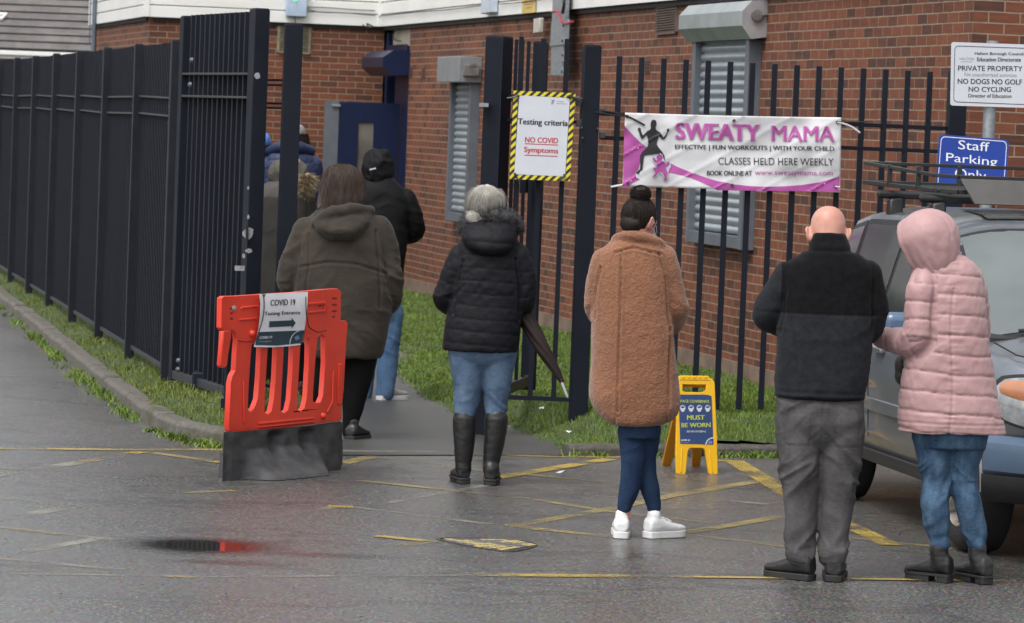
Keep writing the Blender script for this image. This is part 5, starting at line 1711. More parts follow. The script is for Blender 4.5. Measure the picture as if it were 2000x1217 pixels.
HWID = [0.66, 0.78, 0.86, 0.885, 0.89, 0.885, 0.885, 0.872, 0.835, 0.73, 0.57, 0.36, 0.22]      # half width at the waist
DECK = [0.98, 1.0, 1.01, 1.02, 1.02, 1.04, 1.03, 0.985, 0.965, 0.935, 0.90, 0.86, 0.82]          # top of the lower body at its edge
CREST = [0.98, 1.0, 1.02, 1.04, 1.04, 1.08, 1.10, 1.06, 1.035, 0.995, 0.945, 0.89, 0.83]
RA, FA, WR = 0.0, 2.62, 0.335
def bottom(y):
    z = 0.31 + 0.10 * np.clip((y - 3.0) / 0.5, 0, 1) + 0.10 * np.clip((-0.5 - y) / 0.36, 0, 1)
    for a in (RA, FA):
        d = np.abs(y - a)
        r = 0.40
        arch = WR + np.sqrt(np.clip(r * r - d * d, 0, None))
        z = np.where(d < r, np.maximum(z, arch), z)
    return z
def lower_section(y):
    hw, dk, cr, bz = float(cat(YS, HWID, y)), float(cat(YS, DECK, y)), float(cat(YS, CREST, y)), float(bottom(np.array(y)))
    prof = []
    n = 16
    for k in range(n + 1):
        u = k / n
        z = bz + (dk - bz) * u
        # side: sill tucks under, belly out, crease at two thirds, then tumbles home
        zz_ = np.clip((z - 0.31) / (dk - 0.31), 0, 1)
        x = hw * float(np.interp(zz_, [0, .08, .14, .30, .45, .62, .66, .85, .96, 1.0], [.915, .94, .985, .985, .99, 1.0, .992, .975, .945, .915]))
        prof.append((x, z))
    for k in range(1, 9):
        u = k / 8
        prof.append((hw * 0.915 * (1 - u), dk + (cr - dk) * (1 - (1 - u) ** 2)))
    return prof
ST = np.unique(np.concatenate([np.linspace(-0.86, 3.45, 110), np.linspace(RA - .42, RA + .42, 34), np.linspace(FA - .42, FA + .42, 34)]))
def surf(sections, name, mat, both=True, cap=True):
    mb = MB()
    k = len(sections[0][1])
    vs = []
    for (y, prof) in sections:
        vs += [cw(x, y, z) for x, z in prof] + [cw(-x, y, z) for x, z in prof[::-1][1:]]
    m = 2 * k - 1
    fs = []
    for i in range(len(sections) - 1):
        for j in range(m - 1):
            fs.append([i * m + j, i * m + j + 1, (i + 1) * m + j + 1, (i + 1) * m + j])
    if cap:
        fs.append([j for j in range(m)][::-1]); fs.append([(len(sections) - 1) * m + j for j in range(m)])
    mb.add(vs, fs)
    o = mb.build(name, mat, car)
    o.data.shade_smooth(); o.data.set_sharp_from_angle(angle=math.radians(32))
    return o
body = surf([(y, lower_section(y)) for y in ST], 'body', m_body)
# cabin
GY = [-0.80, -0.70, -0.45, 0.0, 0.6, 1.2, 1.50, 1.62, 2.35, 2.52]
GZ = [1.06, 1.32, 1.60, 1.655, 1.665, 1.645, 1.60, 1.56, 1.13, 1.04]
GW = [0.60, 0.62, 0.655, 0.675, 0.675, 0.66, 0.65, 0.655, 0.74, 0.78]
GB = [0.74, 0.80, 0.825, 0.835, 0.84, 0.84, 0.84, 0.84, 0.835, 0.82]
def lin(a, b, x): return float(np.interp(x, a, b))
def cabin(y, t):
    """t 0..1 up the side, 1..2 across the roof to the centre line"""
    zr, wr, wb = lin(GY, GZ, y), lin(GY, GW, y), lin(GY, GB, y)
    zb_ = 0.99
    if t <= 1:
        ze = zr - 0.045
        z = zb_ + (ze - zb_) * t
        x = wb + (wr - wb) * (t ** 1.25)
        return x, z
    u = t - 1
    x = wr * (1 - u)
    return x, zr - 0.045 + 0.045 * math.sin(min(1, u * 2.2) * math.pi / 2) + 0.012 * math.sin(u * math.pi / 2)
TS = np.concatenate([np.linspace(0, 1, 12), 1 + np.array([.03, .07, .12, .2, .3, .45, .6, .8, 1.0])])
surf([(y, [cabin(y, t) for t in TS]) for y in np.linspace(-0.80, 2.52, 70)], 'cabin', m_body, cap=True)
def patch(name, fn, us, vs_, mat, parent, lift, label=None):
    """glass or trim laid on the cabin, lifted along the local normal"""
    mb = MB()
    P3 = [[Vector(fn(u, v)) for u in us] for v in vs_]
    nv, nu = len(vs_), len(us)
    out = []
    for j in range(nv):
        for i in range(nu):
            a = P3[j][min(i + 1, nu - 1)] - P3[j][max(i - 1, 0)]
            b_ = P3[min(j + 1, nv - 1)][i] - P3[max(j - 1, 0)][i]
            n = a.cross(b_).normalized()
            c = P3[j][i] - Vector((0, 0.6, 1.0))
            if n.dot(c) < 0: n = -n
            out.append(cw(*(P3[j][i] + n * lift)))
    mb.add(out, [[j * nu + i, j * nu + i + 1, (j + 1) * nu + i + 1, (j + 1) * nu + i] for j in range(nv - 1) for i in range(nu - 1)])
    o = mb.build(name, mat, parent)
    o.data.shade_smooth()
    return o
def side(y0, y1, t0, t1, front_slope=0.0, rear_slope=0.0, s=1):
    def f(u, v):
        t = t0 + (t1 - t0) * v
        a = y0 + rear_slope * v; b_ = y1 - front_slope * v
        y = a + (b_ - a) * u
        x, z = cabin(y, t)
        return (s * x, y, z)
    return f
US, VS = np.linspace(0, 1, 14), np.linspace(0, 1, 8)
for s in (1, -1):
    for (y0, y1, fs_, rs_) in ((-0.58, -0.06, 0.04, 0.20), (0.02, 0.80, 0.0, 0.0), (0.86, 2.12, 0.62, 0.0)):
        tr = patch('window', side(y0 - 0.035, y1 + 0.045, 0.10, 0.955, fs_, rs_, s), US, VS, m_trim, car, 0.004)
        patch('pane', side(y0, y1, 0.145, 0.905, fs_ * 0.9, rs_ * 0.9, s), US, VS, m_glass, tr, 0.0075)
def front(y0, y1, w):
    def f(u, v):
        y = y0 + (y1 - y0) * v
        t = 1 + (1 - w) + w * 0 
        uu = abs(u * 2 - 1) * w
        x, z = cabin(y, 2 - uu)
        return (math.copysign(x, u - 0.5), y, z)
    return f
U2 = np.linspace(0, 1, 21)
ws_ = patch('windscreen', front(1.56, 2.47, 0.985), U2, VS, m_trim, car, 0.003)
patch('pane', front(1.61, 2.43, 0.95), U2, VS, m_screen, ws_, 0.0065)
rw = patch('rear_window', front(-0.76, -0.50, 0.95), U2, VS, m_trim, car, 0.003)
patch('sunroof', front(0.85, 1.36, 0.62), U2, VS, m_glass, car, 0.006)
# wipers, wheel liners, sills
mb = MB(); mb.tube([cw(0.55, 2.47, 1.10), cw(0.2, 2.42, 1.13), cw(-0.12, 2.38, 1.155)], 0.010, 6); mb.build('wiper', m_trim, car, smooth=40)
mb = MB(); mb.box((0, 0, 0), (0, 0, 0)); mb = MB()
mb.obox(cw(0, 2.46, 1.06), CM.to_3x3() @ Vector((0.74, 0, 0)), CM.to_3x3() @ Vector((0, 0.07, -0.01)), CM.to_3x3() @ Vector((0, 0, 0.012))); mb.build('scuttle', m_trim, car)
R3 = CM.to_3x3()
def cbox(mb, c, hx, hy, hz_, mi=0):
    mb.obox(cw(*c), R3 @ Vector((hx, 0, 0)), R3 @ Vector((0, hy, 0)), R3 @ Vector((0, 0, hz_)), mi)
mb = MB()
cbox(mb, (0, 1.31, 0.47), 0.60, 2.0, 0.16)
mb.build('underbody', m_dark, car)
for s in (1, -1):
    mb = MB(); cbox(mb, (s * 0.835, 1.31, 0.315), 0.025, 0.88, 0.035); mb.build('sill', m_trim, car, bevel=0.008)
    mb = MB(); cbox(mb, (s * 0.886, 1.31, 0.60), 0.008, 0.86, 0.035); mb.build('side_moulding', m_body, car, bevel=0.006)
    for yd in (-0.02, 0.83, 2.02):
        mb = MB()
        pts_ = []
        for z in np.linspace(0.42, 1.0, 9):
            pr = lower_section(yd); xs_ = [p[0] for p in pr[:17]]; zs_ = [p[1] for p in pr[:17]]
            pts_.append(cw(s * (float(np.interp(z, zs_, xs_)) + 0.0005), yd, z))
        mb.tube(pts_, 0.004, 5); mb.build('door_seam', m_dark, car)
    for yh in (0.14, 1.02):
        mb = MB(); cbox(mb, (s * 0.885, yh, 0.90), 0.016, 0.085, 0.016); mb.build('door_handle', m_body, car, bevel=0.01, bseg=3)
    # mirror
    mb = MB()
    mc = (s * 0.985, 1.78, 1.075)
    cbox(mb, mc, 0.085, 0.05, 0.068)
    mr_ = mb.build('mirror', m_mirror, car, bevel=0.042, bseg=5)
    mb = MB(); mb.bar(cw(s * 0.84, 1.82, 1.05), cw(s * 0.92, 1.79, 1.05), 0.06, 0.05); mb.build('mirror_arm', m_trim, mr_)
    # wheels
    for a in (RA, FA):
        c = cw(s * 0.885, a, WR); ax = R3 @ Vector((-s, 0, 0))
        mb = MB()
        mb.lathe(c, ax, [(0.012, 0.205), (0.002, 0.23), (0.0, 0.27), (0.008, 0.305), (0.03, 0.328), (0.05, WR), (0.18, WR), (0.20, 0.328), (0.215, 0.30), (0.215, 0.2)], 48)
        ty = mb.build('wheel', m_tyre, car, smooth=50)
        mb = MB()
        mb.lathe(c, ax, [(0.006, 0.215), (0.002, 0.208), (0.010, 0.198), (0.05, 0.185), (0.06, 0.17), (0.06, 0.0)], 40)
        mb.lathe(c, ax, [(0.03, 0.0), (0.008, 0.0), (0.008, 0.035), (0.02, 0.05), (0.05, 0.05)], 20)
        r1 = mb.build('rim', m_rim, ty, smooth=40)
        mb = MB()
        for k in range(5):
            an = 2 * math.pi * k / 5 + 0.2
            d = R3 @ Vector((0, math.cos(an), math.sin(an)))
            mb.bar(c + d * 0.03 + ax * 0.02, c + d * 0.205 + ax * 0.014, 0.03, 0.05, up=ax)
        mb.build('spokes', m_rim, ty, bevel=0.006)
    # arch lip
        mb = MB()
        mb.tube([cw(s * (0.872), a + 0.405 * math.cos(t), WR + 0.405 * math.sin(t)) for t in np.linspace(0.0, math.pi, 24)], 0.014, 6); mb.build('arch_lip', m_body, car, smooth=50)
# bonnet shut line, front face: bumper, grille, lamps
mb = MB()
for s in (1, -1):
    mb.tube([cw(s * x, y, z) for x, y, z in ((0.76, 2.45, 1.062), (0.755, 2.7, 1.055), (0.72, 3.0, 1.008), (0.60, 3.20, 0.985))], 0.0045, 5)
mb.build_each('bonnet_seam', m_dark, car)
mb = MB()
xs = np.linspace(-1, 1, 41)
prof = [(0.0, 0.43), (0.045, 0.435), (0.078, 0.455), (0.09, 0.52), (0.075, 0.59), (0.03, 0.615), (0.0, 0.625)]
vs = []
for u in xs:
    hx = 0.89 * u
    yb = 3.50 - 0.42 * abs(u) ** 3.4
    xx = hx * (1 - 0.015 * abs(u) ** 3)
    for o_, z in prof:
        vs.append(cw(xx + math.copysign(o_ * 0.35 * abs(u) ** 4, u), yb + o_ * (1 - 0.35 * abs(u) ** 4), z))
k = len(prof)
mb.add(vs, [[i * k + j, (i + 1) * k + j, (i + 1) * k + j + 1, i * k + j + 1] for i in range(40) for j in range(k - 1)])
bp_ = mb.build('bumper', m_mirror, car, smooth=35)
mb = MB()
prof2 = [(-0.06, 0.30), (0.0, 0.305), (0.045, 0.34), (0.062, 0.40), (0.06, 0.436)]
vs = []
for u in xs:
    yb = 3.50 - 0.42 * abs(u) ** 3.4
    for o_, z in prof2:
        vs.append(cw(0.885 * u + math.copysign(o_ * 0.4 * abs(u) ** 4, u), yb + (o_ + 0.012) * (1 - 0.35 * abs(u) ** 4), z))
k = len(prof2)
mb.add(vs, [[i * k + j, (i + 1) * k + j, (i + 1) * k + j + 1, i * k + j + 1] for i in range(40) for j in range(k - 1)])
mb.build('lower_valance', m_trim, bp_, smooth=40)
mb = MB(); cbox(mb, (0, 3.46, 0.72), 0.34, 0.03, 0.055); mb.build('grille', m_trim, car, bevel=0.01)
m_lens = M('headlamp_lens', (0.42, 0.43, 0.43), 0.10, metal=0.55, col2=(0.22, 0.235, 0.25), vscale=16, coat=1.0)
m_amber = M('amber_lens', (0.50, 0.20, 0.09), 0.15, coat=1.0)
def nose(u, z, lift=0.0):
    """point on the front corner, u -1..1 across"""
    pr_y = 3.47 - 0.40 * abs(u) ** 3.2 - 0.16 * max(0, (z - 0.66)) ** 1.0
    return cw(0.875 * u * (1 - 0.02 * (z - 0.6)), pr_y + lift, z)
for s in (1, -1):
    def lamp(u0, u1, z0, z1, lift, name, mat, parent, zc=0.0):
        mb = MB()
        n, m = 14, 8
        vs = []
        for j in range(m + 1):
            for i in range(n + 1):
                a, b_ = i / n * 2 - 1, j / m * 2 - 1
                # squircle outline
                qx = a * math.sqrt(max(0, 1 - b_ * b_ / 2.6)); qy = b_ * math.sqrt(max(0, 1 - a * a / 2.6))
                u = (u0 + u1) / 2 + (u1 - u0) / 2 * qx
                z = (z0 + z1) / 2 + (z1 - z0) / 2 * qy + zc * (u - u0)
                bulge = 0.03 * (1 - 0.8 * (a * a + b_ * b_) / 2)
                p = nose(u * s, z, lift) 
                vs.append(p + (R3 @ Vector((s * 0.35, 0.9, 0.1))) * bulge)
        mb.add(vs, [[j * (n + 1) + i, j * (n + 1) + i + 1, (j + 1) * (n + 1) + i + 1, (j + 1) * (n + 1) + i] for j in range(m) for i in range(n)])
        return mb.build(name, mat, parent, smooth=60)
    sur = lamp(0.50, 1.005, 0.635, 0.915, 0.035, 'headlight', m_trim, car, 0.06)
    lamp(0.515, 0.99, 0.65, 0.90, 0.045, 'lens', m_lens, sur, 0.06)
    lamp(0.72, 0.965, 0.79, 0.89, 0.056, 'indicator_lens', m_amber, sur, 0.05)
    mb = MB(); c = nose(0.74 * s, 0.74, 0.075); mb.lathe(c, R3 @ Vector((0, 1, 0)), [(-0.02, 0.075), (0.0, 0.072), (0.004, 0.06), (-0.02, 0.03), (-0.03, 0)], 20); mb.build('reflector', m_rim, sur, smooth=40)
# roof rails and basket
for yb in (0.30, 1.18):
    for s in (1, -1):
        mb = MB()
        mb.prism([[cw(s * 0.60, yb - 0.055, 1.615), cw(s * 0.60, yb + 0.055, 1.615), cw(s * 0.60, yb + 0.035, 1.715), cw(s * 0.60, yb - 0.035, 1.715)]], R3 @ Vector((s * 0.075, 0, -0.01)))
        mb.build('rack_foot', m_rack, car, bevel=0.012)
    mb = MB(); mb.tube([cw(-0.74, yb, 1.725), cw(-0.73, yb, 1.728), cw(0.73, yb, 1.728), cw(0.74, yb, 1.725)], [0.012, 0.024, 0.024, 0.012], 10); mb.build('cross_bar', m_rack, car, smooth=40)
bk = None
mb = MB()
y0b, y1b, xb = -0.30, 1.30, 0.66
def ring(z, y0_, y1_, x_, r, dz_=0.0):
    pts_ = [cw(x_, y0_, z), cw(x_, y1_ - .12, z - 0.012 - dz_), cw(x_ - 0.10, y1_, z - 0.015 - dz_), cw(-x_ + 0.10, y1_, z - 0.015 - dz_), cw(-x_, y1_ - .12, z - 0.012 - dz_), cw(-x_, y0_, z)]
    for a, b_ in zip(pts_, pts_[1:] + pts_[:1]):
        mb.bar(a, b_, r, r)
ring(1.785, y0b, y1b, xb, 0.024); ring(1.895, y0b, y1b, xb, 0.020, 0.03)
basket = mb.build('roof_basket', m_rack, car, bevel=0.003)
mb = MB()
for y in np.linspace(y0b + 0.1, y1b - 0.08, 13):
    mb.tube([cw(-xb, y, 1.775), cw(xb, y, 1.775)], 0.007, 6)
for x in (-0.33, 0, 0.33):
    mb.tube([cw(x, y0b, 1.768), cw(x, y1b, 1.755)], 0.008, 6)
mb.build('basket_floor', m_rack, basket)
for (x, y) in ((xb, 0.25), (-xb, 0.25), (xb, 0.85), (-xb, 0.85), (0.1, y0b), (-0.4, y0b)):
    mb = MB(); mb.bar(cw(x, y, 1.775), cw(x, y, 1.895), 0.028, 0.028); mb.build('upright', m_rack, basket, bevel=0.003)
mb = MB()
for x in (0.2, -0.3):
    cbox(mb, (x, 1.1, 1.79), 0.02, 0.015, 0.035)
mb.build_each('u_bolt', m_rack, basket, bevel=0.004)
mb = MB(); mb.prism([[cw(0.56, y1b + 0.03, 1.842), cw(-0.56, y1b + 0.03, 1.842), cw(-0.56, y1b + 0.10, 1.712), cw(0.50, y1b + 0.10, 1.712)]], R3 @ Vector((0, -0.012, -0.004)))
mb.build('wind_fairing', M('grey_fairing', (0.075, 0.072, 0.07), 0.5, col2=(0.055, 0.053, 0.05)), basket, bevel=0.004)
# ------------------------------------------------------------------ people
def ell_ring(c, rx, ry, n=28, p=2.25, ax=(1, 0, 0), ay=(0, 1, 0)):
    t = np.linspace(0, 2 * np.pi, n, endpoint=False)
    ct, st_ = np.cos(t), np.sin(t)
    x = np.sign(ct) * np.abs(ct) ** (2 / p) * rx
    y = np.sign(st_) * np.abs(st_) ** (2 / p) * ry
    return np.array(c)[None] + x[:, None] * np.array(ax)[None] + y[:, None] * np.array(ay)[None]
def tube_shape(rings, capc=True):
    n = len(rings[0]); k = len(rings)
    v = np.concatenate(rings)
    f = []
    for i in range(k - 1):
        for j in range(n):
            f.append((i * n + j, i * n + (j + 1) % n, (i + 1) * n + (j + 1) % n, (i + 1) * n + j))
    c0, c1 = len(v), len(v) + 1
    v = np.vstack([v, rings[0].mean(0), rings[-1].mean(0)])
    for j in range(n):
        f.append((c0, (j + 1) % n, j)); f.append((c1, (k - 1) * n + j, (k - 1) * n + (j + 1) % n))
    return v, f
def hermite(tab, m):
    """resample rows of a table smoothly"""
    tab = np.asarray(tab, float)
    n = len(tab)
    if n < 3: 
        u = np.linspace(0, 1, m)[:, None]
        return tab[0] * (1 - u) + tab[-1] * u
    out = []
    xs_ = np.linspace(0, n - 1, m)
    for x in xs_:
        i = min(int(x), n - 2); t = x - i
        p0, p1, p2, p3 = tab[max(i - 1, 0)], tab[i], tab[i + 1], tab[min(i + 2, n - 1)]
        d1, d2 = (p2 - p0) * 0.42, (p3 - p1) * 0.42
        out.append((2 * t ** 3 - 3 * t ** 2 + 1) * p1 + (t ** 3 - 2 * t ** 2 + t) * d1 + (3 * t ** 2 - 2 * t ** 3) * p2 + (t ** 3 - t ** 2) * d2)
    return np.array(out)
def loft(rows, m=None, n=32, p=2.3):
    """rows: (cx, cy, cz, rx, ry)"""
    tab = hermite(rows, m or len(rows) * 3)
    return tube_shape([ell_ring(r[:3], max(r[3], .004), max(r[4], .004), n, p) for r in tab])
def limb(rows, m=None, n=16, flat=1.0, fa=None, p=2.0):
    """rows: (x, y, z, r); rounded ends; flat squeezes along fa"""
    tab = hermite(rows, m or max(8, len(rows) * 4))
    pts = tab[:, :3]
    rings = []
    T = np.gradient(pts, axis=0)
    T /= np.linalg.norm(T, axis=1)[:, None] + 1e-9
    prev = None
    L = len(pts)
    seq = []
    r0, r1 = tab[0, 3], tab[-1, 3]
    for a in (80, 55, 28):
        seq.append((pts[0] - T[0] * r0 * math.sin(math.radians(a)), T[0], r0 * math.cos(math.radians(a))))
    for i in range(L):
        seq.append((pts[i], T[i], tab[i, 3]))
    for a in (28, 55, 80):
        seq.append((pts[-1] + T[-1] * r1 * math.sin(math.radians(a)), T[-1], r1 * math.cos(math.radians(a))))
    for c, t, r in seq:
        if prev is None:
            ref = np.array(fa) if fa is not None else (np.array([1.0, 0, 0]) if abs(t[0]) < 0.8 else np.array([0, 1.0, 0]))
            a = ref - t * ref.dot(t)
        else:
            a = prev - t * prev.dot(t)
        a /= np.linalg.norm(a) + 1e-9
        prev = a
        b = np.cross(t, a)
        rings.append(ell_ring(c, r * flat, r, n, p, a, b))
    return tube_shape(rings)
def blob(c, r, n=16, rot=None):
    """ellipsoid"""
    rings = []
    for k in range(1, 12):
        a = math.pi * k / 12
        rings.append(np.column_stack([np.cos(np.linspace(0, 2 * np.pi, n, endpoint=False)) * r[0] * math.sin(a), np.sin(np.linspace(0, 2 * np.pi, n, endpoint=False)) * r[1] * math.sin(a), np.full(n, -math.cos(a) * r[2])]))
    v, f = tube_shape(rings)
    if rot is not None:
        v = v @ np.array(rot).T
    return v + np.array(c), f
def rotm(ax, deg):
    return np.array(Matrix.Rotation(math.radians(deg), 3, ax))
def xf(shape, R=None, t=None):
    v, f = shape
    if R is not None: v = v @ np.array(R).T
    if t is not None: v = v + np.array(t)
    return v, f
def organic(name, shapes, vox, mat, parent, smooth=5, disp=None, keep=None, sfac=0.5):
    """joins closed shapes into one continuous skin, smooths it and adds folds"""
    vs, fs, o = [], [], 0
    for v, f in shapes:
        vs.append(v); fs += [[i + o for i in q] for q in f]; o += len(v)
    me = bpy.data.meshes.new('tmp')
    me.from_pydata(np.concatenate(vs).tolist(), [], fs)
    bm = bmesh.new(); bm.from_mesh(me); bmesh.ops.recalc_face_normals(bm, faces=bm.faces); bm.to_mesh(me); bm.free()
    ob = bpy.data.objects.new('tmp', me); COL.objects.link(ob)
    r = ob.modifiers.new('r', 'REMESH'); r.mode = 'VOXEL'; r.voxel_size = vox; r.adaptivity = 0.0
    if smooth:
        s = ob.modifiers.new('s', 'SMOOTH'); s.factor = sfac; s.iterations = smooth
    bpy.context.view_layer.update()
    m2 = bpy.data.meshes.new_from_object(ob.evaluated_get(bpy.context.evaluated_depsgraph_get()))
    bpy.data.objects.remove(ob); bpy.data.meshes.remove(me)
    m2.name = name
    n = len(m2.vertices)
    if disp is not None:
        co = np.empty(n * 3, np.float32); m2.vertices.foreach_get('co', co); co = co.reshape(-1, 3).astype(float)
        nr = np.empty(n * 3, np.float32); m2.vertices.foreach_get('normal', nr); nr = nr.reshape(-1, 3).astype(float)
        co = co + nr * disp(co)[:, None]
        m2.vertices.foreach_set('co', co.astype(np.float32).ravel())
        m2.update()
    m2.shade_smooth()
    m2.materials.clear()
    return link_mesh(name, m2, mat, parent)
def fold(co, sx, sz, amp, seed=0.0, sharp=1.0):
    """ridged cloth folds: small across z, long across x"""
    p = np.column_stack([co[:, 0] * sx + seed, co[:, 1] * sx + seed * 1.7, co[:, 2] * sz + seed * .3])
    w = vnoise(p * 0.6 + 31)[:, None] * 0.9
    a = vnoise(p + w)
    return amp * (1 - np.abs(a)) ** (2 * sharp) - amp * 0.35
def gauss(co, c, r):
    return np.exp(-((co - np.array(c)) ** 2).sum(1) / (2 * r * r))
def seg_param(co, pts):
    """nearest distance and running length along a polyline"""
    best = np.full(len(co), 1e9); par = np.zeros(len(co)); acc = 0
    pts = np.asarray(pts, float)
    for a, b in zip(pts[:-1], pts[1:]):
        ab = b - a; L = np.linalg.norm(ab)
        t = np.clip((co - a) @ ab / (L * L), 0, 1)
        d = np.linalg.norm(co - (a + t[:, None] * ab), axis=1)
        m = d < best
        best = np.where(m, d, best); par = np.where(m, acc + t * L, par)
        acc += L
    return best, par
def puff(par, pitch, amp, ph=0.0):
    """quilting channels: rounded pillows with tight stitched valleys"""
    u = (par / pitch + ph) % 1.0
    return amp * (np.sqrt(np.clip(1 - (2 * u - 1) ** 6, 0, 1)) - 1.0)

# --- body
def hand_shapes(w, d, up, side, s=1.0, curl=0.6):
    """w wrist, d pointing direction, up back of the hand, side +1 right / -1 left: palm, four fingers, thumb"""
    w, d, up = np.array(w, float), np.array(d, float), np.array(up, float)
    d /= np.linalg.norm(d); up = up - d * up.dot(d); up /= np.linalg.norm(up)
    x = np.cross(d, up) * side      # towards the thumb side
    def pt(a, b, c): return w + (d * a + x * b + up * c) * s
    sh = []
    rows = [(*pt(-0.01, 0, 0), 0.024 * s), (*pt(0.03, 0.0, 0), 0.032 * s), (*pt(0.075, 0.0, 0.0), 0.038 * s), (*pt(0.090, 0, -0.003), 0.036 * s)]
    sh.append(limb(rows, 12, 14, flat=0.42, fa=up))
    for k, (off, ln) in enumerate(((0.028, 0.072), (0.009, 0.080), (-0.011, 0.074), (-0.029, 0.058))):
        a0, seg = 0.35 * curl, ln / 3 * 1.05
        p = np.array([0.088, off, 0.0]); ang = 0.25 * curl + 0.04 * k
        rows = [(*pt(*p), 0.0098 * s)]
        for q, rr in ((1.15, .0094), (1.0, .0086), (0.8, .0078)):
            p = p + np.array([math.cos(ang) * seg * q, 0.0, -math.sin(ang) * seg * q]); ang += 0.55 * curl
            rows.append((*pt(*p), rr * s))
        sh.append(limb(rows, 12, 10))
    rows = [(*pt(0.018, 0.022, -0.004), 0.014 * s), (*pt(0.045, 0.045, -0.016), 0.0125 * s), (*pt(0.072, 0.055, -0.028), 0.0105 * s), (*pt(0.095, 0.052, -0.038), 0.0088 * s)]
    sh.append(limb(rows, 10, 10))
    return sh
def head_shapes(c, R, s=1.0):
    """c = centre of the skull; R turns the head; local +y is the face"""
    rows = [(0, .030, -.128, .030, .028), (0, .030, -.118, .046, .048), (0, .018, -.095, .060, .072), (0, .008, -.060, .067, .086), (0, .002, -.020, .072, .092),
            (0, -.004, .020, .0755, .0955), (0, -.008, .060, .073, .090), (0, -.010, .090, .058, .072), (0, -.010, .108, .034, .044), (0, -.010, .114, .008, .012)]
    sh = [loft(rows, 30, 28, 2.15)]
    sh.append(limb([(0, .088, .012, .011), (0, .104, -.012, .013), (0, .112, -.030, .0155), (0, .094, -.040, .012)], 10, 10))     # nose
    for q in (-1, 1):
        sh.append(blob((q * .011, .098, -.037), (.008, .010, .007), 10))
        sh.append(blob((q * .030, .082, .004), (.0135, .0115, .0105), 12))              # eyes under the brow
        sh.append(limb([(q * .012, .090, .022, .007), (q * .034, .086, .026, .0075), (q * .052, .070, .020, .006)], 8, 8))
        sh.append(blob((q * .040, .066, -.030), (.020, .018, .018), 10))
        ear = blob((0, 0, 0), (.009, .022, .035), 12)
        ear = xf(ear, rotm('Z', -q * 34) @ rotm('X', -10), (q * .081, -.012, -.012)); sh.append(ear)
        rim = limb([(q * .080, .004, -.040, .006), (q * .088, -.020, -.030, .006), (q * .095, -.031, -.004, .0065), (q * .092, -.022, .018, .0065), (q * .080, .002, .020, .006)], 14, 8)
        sh.append(rim)
    sh.append(limb([(-.020, .088, -.064, .006), (0, .097, -.062, .0075), (.020, .088, -.064, .006)], 8, 8))
    sh.append(limb([(-.018, .087, -.074, .006), (0, .095, -.075, .0085), (.018, .087, -.074, .006)], 8, 8))
    sh.append(blob((0, .074, -.108), (.018, .018, .014), 10))
    return [xf(x, np.array(R) * s, c) for x in sh]
m_skin = M('skin', (0.50, 0.25, 0.185), 0.5, col2=(0.42, 0.19, 0.14), vscale=14, bump=0.0008, bscale=180)
m_skin2 = M('pale_skin', (0.52, 0.285, 0.22), 0.42, col2=(0.43, 0.18, 0.135), vscale=16, bump=0.0012, bscale=150, lo=.3, hi=.75)
for mm in (m_skin, m_skin2):
    bb = mm.node_tree.nodes['Principled BSDF']
    bb.inputs['Subsurface Weight'].default_value = 0.12
    bb.inputs['Subsurface Radius'].default_value = (0.012, 0.004, 0.002)
def person(label, px, py, cat='person'):
    b = G(px, py)
    o = thing('person', label, cat, b, 0.0, 'people queueing for the testing entrance')
    def q(x, y, dy=0.0):
        v = P(x, y, b.y + dy) - b
        return np.array((v.x, v.y, v.z))
    return o, q, b.y
def rows_px(q, L):
    """(py, left px, right px, ry, dy) rows to loft rows"""
    out = []
    for (py, xl, xr, ry, dy) in L:
        a, b = q(xl, py, dy), q(xr, py, dy)
        c = (a + b) / 2
        out.append((c[0], c[1], c[2], abs(b[0] - a[0]) / 2, ry))
    return out
def lp(q, L):
    """(px, py, dy, r) limb rows"""
    return [(*q(x, y, dy), r) for x, y, dy, r in L]
